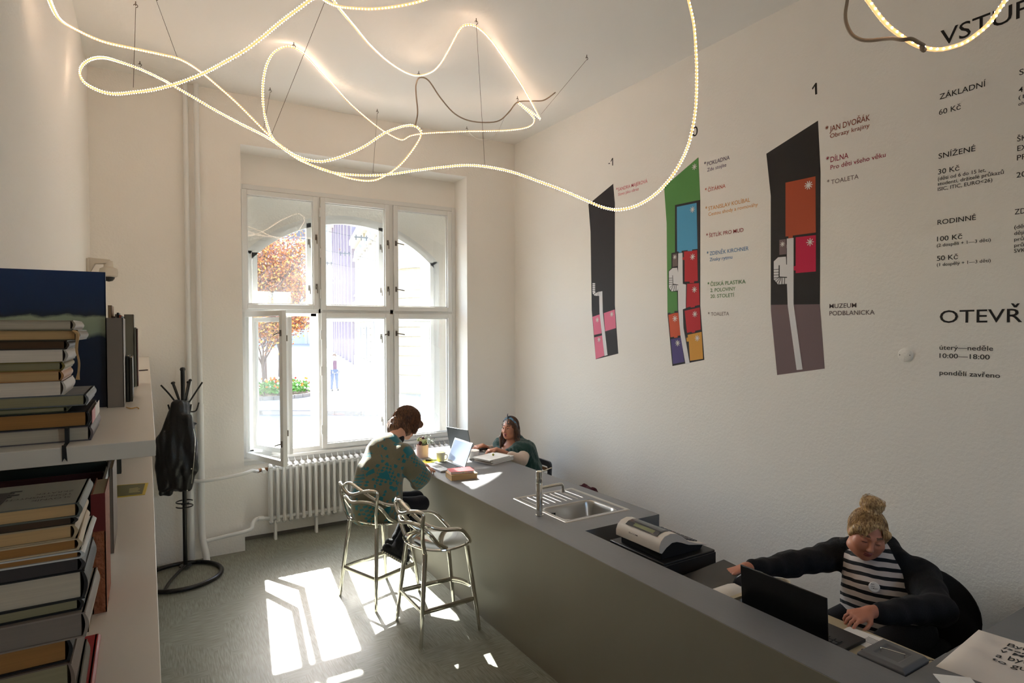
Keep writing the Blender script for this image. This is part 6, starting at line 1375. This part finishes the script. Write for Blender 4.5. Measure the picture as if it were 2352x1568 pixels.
for ankle, heel, toe in (((1.755, 4.72, .405), (1.665, 4.735, .405), (1.80, 4.655, .315)), ((1.80, 4.845, .40), (1.73, 4.865, .395), (1.86, 4.79, .315))):
    F_ = SDF(.005); F_.chain([ankle, ((V3(*heel)+V3(*toe))/2+V3(.0, .0, .03))], [.047, .040], .03); F_.chain([heel, (V3(*heel)+V3(*toe))/2, toe], [.036, .037, .034], .02)
    sh = F_.mesh('shoe', mat('black_suede', rgb(20, 20, 24), .85, bump=.2, bscale=150), P1)
    a, b = V3(*heel), V3(*toe); d = (b-a); L = np.linalg.norm(d); d /= L; nn = V3(-.50, -.45, -.74); nn -= d*(nn@d); nn /= np.linalg.norm(nn); s_ = np.cross(d, nn)
    sm = MB(); k_ = 20; out = []
    for i in range(k_):
        q = 2*PI*i/k_; out.append((math.cos(q)*(L/2+.034), math.sin(q)*(.036 if math.cos(q) > -.2 else .031)))
    mid = (a+b)/2+nn*.030; sm.prism(out, lambda u, v, w_: Vector(mid+d*u+s_*v+nn*w_), .012); so_ = sm.build('sole', mat('sole_dark', rgb(36, 35, 33), .8), sh)
    for i in range(11):
        u0 = -L/2-.015+i*(L+.03)/10.5; MB().prism([(u0, -.028), (u0+.006, -.028), (u0+.006, .028), (u0, .028)], lambda u, v, w_: Vector(mid+d*u+s_*v+nn*(.011+w_)), .004).build('sole_ridge', mat('sole_tan', rgb(150, 138, 112), .8), so_, smooth=0)
    laces = catmull([Vector(V3(*ankle)+V3(.03, -.025, .0)), Vector(V3(*ankle)+V3(.05, -.05, -.01)), Vector(V3(*ankle)+V3(.055, -.045, -.04))], 5); MB().tube(laces, .0025, 6).build('lace', M_plastic_b, sh)
Hr = SDF(.0055)
Hr.ell(H1.P(0, -.018, .032), H1.R(.094, .112, .108), H1.A, .02)
Hr.ell(H1.P(0, -.080, -.060), H1.R(.088, .056, .078), H1.A, .04)
for q in (-1, 1): Hr.ell(H1.P(q*.072, -.005, -.040), H1.R(.030, .055, .062), H1.A, .03); Hr.cap(H1.P(q*.060, .075, .045), H1.P(q*.074, .070, -.020), .026, .014, .02)
Hr.cap(H1.P(-.05, .085, .050), H1.P(.05, .085, .050), .026, .026, .03)
Hr.ell(H1.P(0, .125, -.045), H1.R(.058, .058, .078), H1.A, .012, '-')
MH1 = hair_mat('hair_brown', (48, 28, 18), (140, 92, 58), (1, 1, .2))
Hr.mesh('hair', MH1, P1, disp=wave_disp(70, 70, 30, .003, 2))
st = fall_strands(H1, 420, 40, 320, 108, .045, (.098, .116, .112), 4, amp=.008, droop=(-.2, 0, -1), curl=.012)
strands('hair_strands', MH1, P1, st, .0013)['kind'] = 'stuff'
MB().lathe([(.003, 0), (.018, .004), (.03, 0), (.02, -.006), (.003, 0)], H1.P(0, -.10, .02), 10, axis=Vector(-H1.f)).build('painted_sunlit_hair', mat('sunlit_hair_paint', rgb(206, 190, 140), .8), P1)  # pale disc whose colour paints sunlight on the hair
# ================================================================ person 2 : green shawl, blue hairband
P2 = thing('person', 'person with long hair, blue headband and dark green shawl seated behind the counter', 'person', (3.50, 5.55, 0))
H2 = Head((3.36, 5.57, 1.125), (-.88, -.40, .02), (.0, .0, 1), .97)
B = SDF(.0055); H2.add(B, .009)
B.chain([H2.P(0, -.02, -.05), (3.40, 5.585, 1.00), (3.43, 5.59, .94)], [.047, .048, .07], .03)
B.ell((3.40, 5.58, .90), (.10, .15, .075), None, .04); B.chain([(3.42, 5.59, .88), (3.47, 5.58, .70), (3.50, 5.56, .55)], [.115, .12, .14], .05)
B.cap((3.41, 5.77, .905), (3.44, 5.41, .895), .050, .050, .05)
for sh_, el, wr in (((3.40, 5.78, .89), (3.30, 5.86, .83), (3.09, 5.70, .945)), ((3.43, 5.40, .88), (3.33, 5.30, .835), (3.115, 5.44, .945))): B.chain([sh_, el, wr], [.046, .036, .024], .02)
hand(B, (3.09, 5.70, .945), (-.93, -.18, -.05), (.1, 0, 1), 1, .155, .75, .3)
hand(B, (3.115, 5.44, .945), (-.92, .22, -.08), (.1, 0, 1), -1, .155, .6, .3)
for q in (-.10, .10): B.chain([(3.50, 5.55+q, .55), (3.17, 5.55+q*1.3, .52), (3.22, 5.55+q*1.3, .10)], [.09, .065, .045], .03)
def mf(C):
    m = H2.mats(C, om=.009); m[(C[:, 2] < .80) & (C[:, 0] > 3.2)] = 4; m[C[:, 2] < .6] = 4; return m
B.mesh('body', [S_tan, mat('lip_rose', rgb(156, 72, 72), .35), mat('brown_brows', rgb(60, 38, 26), .7), M_mouth, mat('dark_jeans', rgb(30, 34, 48), .8)], P2, mf)
H2.eyes(P2, (.0, .0)); H2.lashes(P2, .0045)
A2 = SDF(.006); A2.chain([(3.44, 5.40, .875), (3.335, 5.295, .835), (3.235, 5.345, .885)], [.066, .062, .045], .03); A2.chain([(3.40, 5.79, .875), (3.295, 5.87, .835), (3.20, 5.79, .885)], [.060, .056, .042], .03); A2.chain([(3.46, 5.58, .84), (3.50, 5.56, .56)], [.135, .155], .05)
A2.ell((3.30, 5.57, .95), (.10, .09, .12), None, .02, '-')
A2.mesh('blouse', mat('cream_blouse', rgb(206, 186, 170), .8, bump=.2, bscale=80), P2, disp=wave_disp(40, 40, 40, .0015))
M_shawl = mat('green_knit', rgb(14, 62, 56), .95, bump=.9, bscale=160, var=.25, vscale=60, sheen=.4)
S2 = SDF(.006)
S2.cap((3.42, 5.80, .925), (3.46, 5.40, .915), .082, .088, .05); S2.cap((3.49, 5.45, .90), (3.53, 5.40, .70), .10, .115, .06); S2.cap((3.48, 5.70, .90), (3.53, 5.66, .72), .10, .12, .06)
S2.cap((3.33, 5.72, .865), (3.29, 5.64, .845), .045, .04, .03); S2.cap((3.36, 5.80, .91), (3.33, 5.74, .87), .075, .05, .04); S2.cap((3.38, 5.44, .925), (3.29, 5.52, .865), .070, .045, .04); S2.cap((3.47, 5.60, .965), (3.50, 5.58, .90), .085, .11, .05)
S2.ell((3.315, 5.60, .995), (.085, .070, .125), None, .012, '-')
S2.mesh('shawl', M_shawl, P2, disp=wave_disp(60, 55, 45, .003, .5))
MH2 = hair_mat('hair_dark_brown', (38, 24, 18), (112, 74, 50), (1, 1, .12))
Hr = SDF(.005)
Hr.ell(H2.P(0, -.022, .030), H2.R(.084, .100, .101), H2.A, .02); Hr.ell(H2.P(0, -.075, -.05), H2.R(.078, .040, .085), H2.A, .04)
for q in (-1, 1):
    Hr.chain([H2.P(q*.074, .015, .045), H2.P(q*.082, -.005, -.03)], [.022, .018], .02)
    Hr.chain([H2.P(q*.078, -.030, -.03), H2.P(q*.086, -.020, -.12), H2.P(q*.084, .02, -.20)], [.020, .020, .014], .03)
Hr.chain([H2.P(.080, .035, -.02), H2.P(.088, .045, -.10), H2.P(.085, .06, -.21)], [.012, .018, .012], .02)
Hr.ell(H2.P(.01, .115, -.030), H2.R(.064, .072, .098), H2.A, .012, '-')
Hr.mesh('hair', MH2, P2, disp=wave_disp(90, 90, 20, .0022, 2))
st = fall_strands(H2, 360, 62, 298, 92, .17, (.086, .103, .104), 8, amp=.005, curl=.01)
strands('hair_strands', MH2, P2, st, .0011)['kind'] = 'stuff'
M_band = mat('blue_headband', rgb(88, 140, 176), .6, var=.6, vscale=30)
bd = [H2.P(.089*math.cos(a_), -.004+.030*abs(math.sin(a_)), .025+.098*math.sin(a_)) for a_ in [math.radians(-25+230*i/30) for i in range(31)]]
MB().tube([Vector(q) for q in bd], .015, 8, flat=.3, up=H2.P(1, 0, 0)-H2.c).build('headband', M_band, P2)
MB().lathe([(0, -.016), (.013, -.008), (.016, .002), (.009, .012), (0, .016)], H2.P(.004, .028, .124), 10).tube([H2.P(.01, .028, .13), H2.P(.022, .02, .15), H2.P(.016, .018, .168)], [.006, .005, .002], 6).tube([H2.P(-.005, .028, .13), H2.P(-.022, .022, .138), H2.P(-.036, .02, .134)], [.006, .006, .002], 6).build('headband_knot', mat('navy_knot', rgb(30, 44, 62), .6), P2)
# ================================================================ person 3 : blonde bun, black jacket, striped turtleneck
P3 = thing('person', 'person with blonde bun, black jacket and striped turtleneck reaching across the reception desk', 'person', (3.58, 1.78, 0))
H3 = Head((3.385, 1.795, 1.062), (-.72, -.62, -.27), (-.05, -.29, .9), 1.06, 1.0)
B = SDF(.0055); H3.add(B)
B.chain([H3.P(0, -.03, -.05), (3.47, 1.82, .93), (3.51, 1.81, .88)], [.060, .064, .09], .03)
B.chain([(3.53, 1.81, .83), (3.56, 1.79, .66), (3.60, 1.77, .53)], [.125, .14, .16], .05); B.cap((3.50, 2.0, .875), (3.55, 1.63, .865), .06, .06, .05)
B.chain([(3.49, 2.01, .865), (3.17, 2.12, .830), (2.87, 2.19, .852)], [.05, .042, .029], .02); B.chain([(3.56, 1.60, .85), (3.36, 1.44, .80), (3.00, 1.575, .815)], [.052, .045, .030], .02)
hand(B, (2.87, 2.19, .852), (-.90, .32, -.22), (.0, .1, 1), 1, .175, .35, .6)
hand(B, (3.00, 1.575, .815), (-.94, .25, -.10), (-.1, -.2, 1), -1, .180, .75, .5)
for q in (-.12, .12): B.chain([(3.60, 1.77+q, .53), (3.18, 1.77+q*1.2, .53), (3.22, 1.77+q*1.2, .10)], [.11, .08, .05], .03)
def mf(C):
    m = H3.mats(C); m[(C[:, 2] < .78) & (C[:, 0] > 3.05)] = 4; return m
B.mesh('body', [S_warm, mat('lip_muted', rgb(146, 76, 66), .45), mat('fair_brows', rgb(104, 72, 50), .7), M_mouth, M_pants], P3, mf)
H3.lashes(P3, -.004)
def stripe_mat():
    m = bpy.data.materials.new('striped_jersey'); m.use_nodes = True; n = m.node_tree.nodes; l = m.node_tree.links; b = n['Principled BSDF']
    tc = n.new('ShaderNodeTexCoord'); mp = n.new('ShaderNodeMapping'); mp.inputs['Rotation'].default_value = (math.radians(6), math.radians(-12), 0); l.new(tc.outputs['Object'], mp.inputs[0]); sp = n.new('ShaderNodeSeparateXYZ'); l.new(mp.outputs[0], sp.inputs[0])
    nz = n.new('ShaderNodeTexNoise'); nz.inputs['Scale'].default_value = 7; l.new(tc.outputs['Object'], nz.inputs['Vector'])
    a = n.new('ShaderNodeMath'); a.operation = 'MULTIPLY_ADD'; a.inputs[1].default_value = .022; l.new(nz.outputs[0], a.inputs[0]); l.new(sp.outputs[2], a.inputs[2])
    d = n.new('ShaderNodeMath'); d.operation = 'DIVIDE'; d.inputs[1].default_value = .046; l.new(a.outputs[0], d.inputs[0]); f = n.new('ShaderNodeMath'); f.operation = 'FRACT'; l.new(d.outputs[0], f.inputs[0])
    g = n.new('ShaderNodeMath'); g.operation = 'GREATER_THAN'; g.inputs[1].default_value = .42; l.new(f.outputs[0], g.inputs[0])
    mx = n.new('ShaderNodeMix'); mx.data_type = 'RGBA'; mx.inputs[6].default_value = rgb(18, 18, 22); mx.inputs[7].default_value = rgb(206, 194, 186); l.new(g.outputs[0], mx.inputs[0]); l.new(mx.outputs[2], b.inputs['Base Color']); b.inputs['Roughness'].default_value = .85; return m
W = SDF(.006)
W.chain([(3.46, 1.805, .955), (3.505, 1.815, .895)], [.078, .088], .02)
W.chain([(3.505, 1.81, .85), (3.50, 1.79, .72), (3.53, 1.78, .60), (3.56, 1.77, .50)], [.145, .178, .195, .20], .05)
W.cap((3.50, 1.97, .86), (3.54, 1.66, .85), .075, .075, .05)
W.ell(H3.P(0, .0, -.02), H3.R(.07, .09, .095), H3.A, .008, '-')
W.mesh('turtleneck', stripe_mat(), P3, disp=wave_disp(22, 26, 30, .003, 1.3))
M_jkt = mat('black_fleece', rgb(14, 14, 16), .92, bump=.4, bscale=160)
J = SDF(.0065)
J.chain([(3.545, 1.815, .87), (3.55, 1.79, .72), (3.575, 1.78, .58), (3.59, 1.78, .47)], [.150, .190, .205, .21], .05)
J.cap((3.515, 2.0, .865), (3.56, 1.61, .855), .093, .095, .05)
J.chain([(3.50, 2.01, .86), (3.18, 2.12, .828), (2.93, 2.178, .848)], [.082, .068, .042], .03); J.chain([(3.565, 1.595, .84), (3.365, 1.44, .79), (3.06, 1.555, .805)], [.092, .078, .050], .03)
J.chain([(3.47, 1.955, .95), (3.545, 1.86, .985), (3.575, 1.77, .975), (3.53, 1.68, .95)], [.030, .034, .034, .030], .03)
J.cap((3.36, 1.78, .80), (3.33, 1.77, .56), .105, .125, .02, '-'); J.cap((3.43, 1.80, .95), (3.40, 1.79, .86), .085, .10, .02, '-')
J.half((0, 0, .44), (0, 0, -1))
J.mesh('jacket', M_jkt, P3, disp=wave_disp(26, 30, 24, .0045, .2))
MH3 = hair_mat('hair_blonde', (120, 82, 44), (216, 182, 128), (1, 1, .2))
Hr = SDF(.0055)
Hr.ell(H3.P(0, -.024, .030), H3.R(.083, .100, .094), H3.A, .02); Hr.ell(H3.P(0, -.055, -.02), H3.R(.076, .056, .075), H3.A, .03)
for q in (-1, 1): Hr.cap(H3.P(q*.070, .045, .05), H3.P(q*.080, .015, -.012), .024, .012, .02)
Hr.ell(H3.P(0, .125, -.030), H3.R(.064, .070, .104), H3.A, .030, '-')
Hr.mesh('hair', MH3, P3, disp=wave_disp(60, 60, 30, .0014, 2))
bun = SDF(.005); bc = H3.P(.0, -.062, .142)
for i in range(9):
    a0, a1 = 2*PI*i/9, 2*PI*(i+1.3)/9; f_ = lambda a_: bc+H3.r*.036*math.cos(a_)+H3.f*.036*math.sin(a_)+H3.u*(.012*math.sin(3*a_)); bun.cap(f_(a0), f_(a1), .026, .024, .008)
bun.ell(bc+H3.u*.012, (.036, .036, .036), None, .015); bun.cap(bc, H3.P(0, -.03, .10), .03, .045, .02)
bun.mesh('hair_bun', MH3, P3, disp=wave_disp(120, 120, 90, .002))
st = fall_strands(H3, 300, 62, 298, 100, 0, (.0855, .103, .0965), 21, amp=.004, cen=(0, -.024, .030), start=.25)+fall_strands(H3, 150, -62, 62, 58, 0, (.0855, .103, .0965), 22, amp=.004, cen=(0, -.024, .030), start=.25)
R_ = random.Random(2)
def fs(x, z, o=.006): return H3.P(x, -.012+.096*math.sqrt(max(.05, 1-(x/.080)**2-((z-.022)/.100)**2))+o, z)
fringe = MB()
for i in range(96):
    u = R_.random(); right = i % 4 != 0; o_ = R_.uniform(.003, .010)
    if right: q = [(-.035+.05*u, .108), (-.005+.055*u, .088-.006*u), (.018+.050*u, .064-.010*u), (.030+.044*u, .043-.018*u*R_.random())]
    else: q = [(-.035+.02*u, .106), (-.050+.015*u, .080), (-.064+.018*u, .050), (-.070+.020*u, .018+.02*R_.random())]
    c = catmull([Vector(fs(a, b, o_)) for a, b in q], 4); n_ = len(c); r0_ = R_.uniform(.0022, .0046)
    fringe.tube(c, [r0_*(1-.8*(k/(n_-1))**2) for k in range(n_)], 6, flat=.5)
fringe.build('fringe', MH3, P3, smooth=80)
for i in range(150):
    u = R_.random(); o_ = R_.uniform(.006, .012); q = [(-.040+.06*u, .110), (-.010+.060*u, .086-.006*u+.008*R_.random()), (.020+.050*u, .060-.010*u+.006*R_.random()), (.036+.044*u, .040-.022*R_.random())]
    st.append(catmull([Vector(fs(a, b, o_)) for a, b in q], 3))
for i in range(110):
    a_ = R_.uniform(0, 2*PI); z0_ = R_.uniform(-.022, .040); rr_ = .050*math.sqrt(max(.1, 1-((z0_-.010)/.052)**2))+R_.uniform(.004, .011); tl = R_.uniform(-.014, .014)
    st.append([Vector(bc+H3.r*(rr_+.003*math.sin(2*j+i))*math.cos(a_+j*.35)+H3.f*(rr_+.003*math.sin(2*j+i))*math.sin(a_+j*.35)+H3.u*(z0_+tl*j/5)) for j in range(6)])
strands('hair_strands', MH3, P3, st, .0011)['kind'] = 'stuff'
bp = at(2008, 1348, 0, 3.335); bt = thing('badge', None, None, bp); COL.objects.unlink(bt); bpy.data.objects.remove(bt)
bn = Vector((-.80, -.42, .42)).normalized(); bs_ = Vector((0, 0, 1)).cross(bn).normalized(); bu_ = bn.cross(bs_)
bdg = MB().lathe([(0, .004), (.024, .004), (.027, .0), (0, 0)], bp, 30, axis=bn).build('badge', M_paper, P3)
for i, s_ in enumerate(('Byla', 'jsem', 'v MUD*')): text_obj(s_, 'badge_lettering', lambda u, v, i=i: bp+bn*.0045+bs_*(-.014+u)+bu_*(.010-.0105*i+v), None, .0065, M_printk, bdg)
# office chair
MB().box(3.34, 3.80, 1.53, 2.02, .42, .48).build('seat', M_ofc, oc, bevel=.03, seg=3)
ob = SDF(.01); ob.ell((3.83, 1.66, .60), (.045, .24, .23), None, .02); ob.ell((3.79, 1.55, .52), (.05, .12, .13), None, .04); ob.mesh('backrest', M_ofc, oc)
MB().cyl((3.60, 1.76, .12), (3.60, 1.76, .43), .028).build('column', M_plastic_b, oc)
for i in range(5):
    a_ = 2*PI*i/5+.3; e = Vector((3.60+.27*math.cos(a_), 1.76+.27*math.sin(a_), .075)); lg = MB().tube([(3.60, 1.76, .13), e], [.026, .016], 8).build('base_arm', M_plastic_b, oc); MB().cyl(e+Vector((0, -.012, -.045)), e+Vector((0, .012, -.045)), .03, n=14).build('castor', M_plastic_b, lg)
MB().box(3.72, 3.80, 1.73, 1.79, .40, .60).build('back_bar', M_plastic_b, oc, bevel=.01)
# ================================================================ person 4 outside
P4 = thing('person', 'person in white jacket, plum top and blue jeans walking on the sunny pavement outside', 'person', (7.38, 27.97, GZ))
g0 = V3(7.38, 27.97, GZ); q = lambda x, y, z: g0+V3(x, y, z)
H4 = Head(q(0, -.03, 1.60), (-.35, -.93, -.1), (0, 0, 1), 1.0)
B = SDF(.010); H4.add(B); B.chain([q(0, 0, 1.52), q(0, 0, 1.40)], [.05, .07], .03); B.chain([q(0, 0, 1.30), q(0, 0, 1.1), q(0, 0, .95)], [.13, .12, .14], .05); B.cap(q(-.17, 0, 1.37), q(.17, 0, 1.37), .06, .06, .05)
B.chain([q(-.09, 0, .92), q(-.11, -.06, .50), q(-.13, .0, .09)], [.10, .068, .05], .03); B.chain([q(.09, 0, .92), q(.12, .02, .50), q(.16, .10, .11)], [.10, .068, .05], .03)
B.chain([q(-.19, 0, 1.35), q(-.25, .03, 1.08), q(-.22, -.10, .88)], [.05, .042, .03], .02); B.chain([q(.19, 0, 1.35), q(.26, .0, 1.08), q(.20, -.12, .92)], [.05, .042, .03], .02)
hand(B, q(-.22, -.10, .88), (.1, -.3, -1), (-1, 0, 0), 1, .16, .4); hand(B, q(.20, -.12, .92), (-.1, -.3, -1), (1, 0, 0), -1, .16, .4)
def mf(C):
    m = H4.mats(C); m[(C[:, 2] < GZ+1.0) & (np.abs(C[:, 0]-7.38) < .195)] = 4; m[(C[:, 2] > GZ+1.0) & (C[:, 2] < GZ+1.40)] = 5; return m
B.mesh('body', [S_fair, M_lip, M_browd, M_mouth, mat('blue_jeans', rgb(60, 84, 124), .85), mat('plum_top', rgb(92, 40, 76), .85)], P4, mf)
J = SDF(.012); J.chain([q(0, .03, 1.33), q(0, .03, 1.1), q(0, .03, .86)], [.155, .155, .175], .05); J.cap(q(-.19, 0, 1.36), q(.19, 0, 1.36), .075, .075, .05); J.chain([q(-.2, 0, 1.34), q(-.26, .03, 1.08), q(-.23, -.08, .92)], [.065, .06, .048], .03); J.chain([q(.2, 0, 1.34), q(.27, .0, 1.08), q(.21, -.10, .96)], [.065, .06, .048], .03)
J.cap(q(.02, -.17, 1.4), q(.02, -.20, .8), .12, .13, .02, '-'); J.half((0, 0, GZ+.80), (0, 0, -1)); J.mesh('jacket', mat('white_jacket', rgb(222, 216, 206), .8), P4)
Hr = SDF(.008); Hr.ell(H4.P(0, -.02, .03), H4.R(.09, .105, .10), H4.A, .02); Hr.ell(H4.P(0, -.07, -.08), H4.R(.08, .05, .12), H4.A, .03); Hr.ell(H4.P(0, .12, -.04), H4.R(.062, .065, .09), H4.A, .01, '-'); Hr.mesh('hair', MH1, P4)
for sx_, y_ in ((-.13, -.02), (.16, .08)):
    F_ = SDF(.01); F_.cap(q(sx_, y_+.03, .055), q(sx_, y_-.14, .045), .05, .042, .02); F_.mesh('shoe', M_plastic_b, P4)
# ================================================================ leather jacket on the coat stand, scarf
LJ = thing('leather_jacket', 'black leather jacket hanging from the coat stand', 'jacket', (.27, 6.18, .7))
L_ = SDF(.009); jp = lambda px, py, y=6.18: np.array(at(px, py, 1, y))
L_.chain([jp(414, 935), jp(412, 985), jp(408, 1050), jp(412, 1105)], [.075, .105, .120, .085], .05)
L_.chain([jp(400, 950), jp(383, 1010), jp(374, 1070), jp(376, 1118)], [.05, .070, .062, .052], .03)
L_.chain([jp(430, 960, 6.10), jp(438, 1020, 6.10), jp(436, 1075, 6.10), jp(430, 1118, 6.12)], [.045, .055, .055, .045], .03)
L_.cap(jp(436, 975, 6.1), jp(452, 972, 6.1), .022, .010, .02); L_.cap(jp(384, 1040), jp(364, 1046), .03, .016, .03)
L_.cap(jp(386, 1132), jp(372, 1132), .03, .028, .01); L_.cap(jp(398, 1145), jp(400, 1112), .018, .012, .012, '-')
M_lea = mat('black_leather', rgb(20, 20, 22), .38, bump=.35, bscale=40)
L_.mesh('leather_body', M_lea, LJ, disp=wave_disp(34, 30, 8, .007, 1))
MB().tube(catmull([Vector(jp(444, 985, 6.03)), Vector(jp(448, 1010, 6.02)), Vector(jp(445, 1060, 6.02)), Vector(jp(440, 1110, 6.04))], 6), .0035, 6).build('zipper', M_chrome, LJ)
for px, py in ((440, 1076), (430, 1126)): c = jp(px, py, 6.035); MB().lathe([(0, -.004), (.006, -.002), (.006, .002), (0, .004)], c, 10, axis=(0, -1, 0)).build('stud', M_chrome, LJ)
SCF = thing('scarf', 'burgundy scarf lying in a heap behind the sink counter', 'scarf', (3.62, 4.5, .637))
Q = SDF(.008)
Q.chain([(3.60, 4.66, .652), (3.62, 4.60, .672), (3.62, 4.53, .660), (3.62, 4.46, .668), (3.62, 4.40, .652)], [.014, .020, .024, .020, .015], .02); Q.chain([(3.55, 4.62, .650), (3.58, 4.50, .656), (3.56, 4.38, .650)], [.013, .018, .013], .02)
Q.mesh('knit_cloth', mat('burgundy_knit', rgb(70, 18, 28), .95, bump=.6, bscale=120), SCF, disp=wave_disp(60, 60, 40, .003))
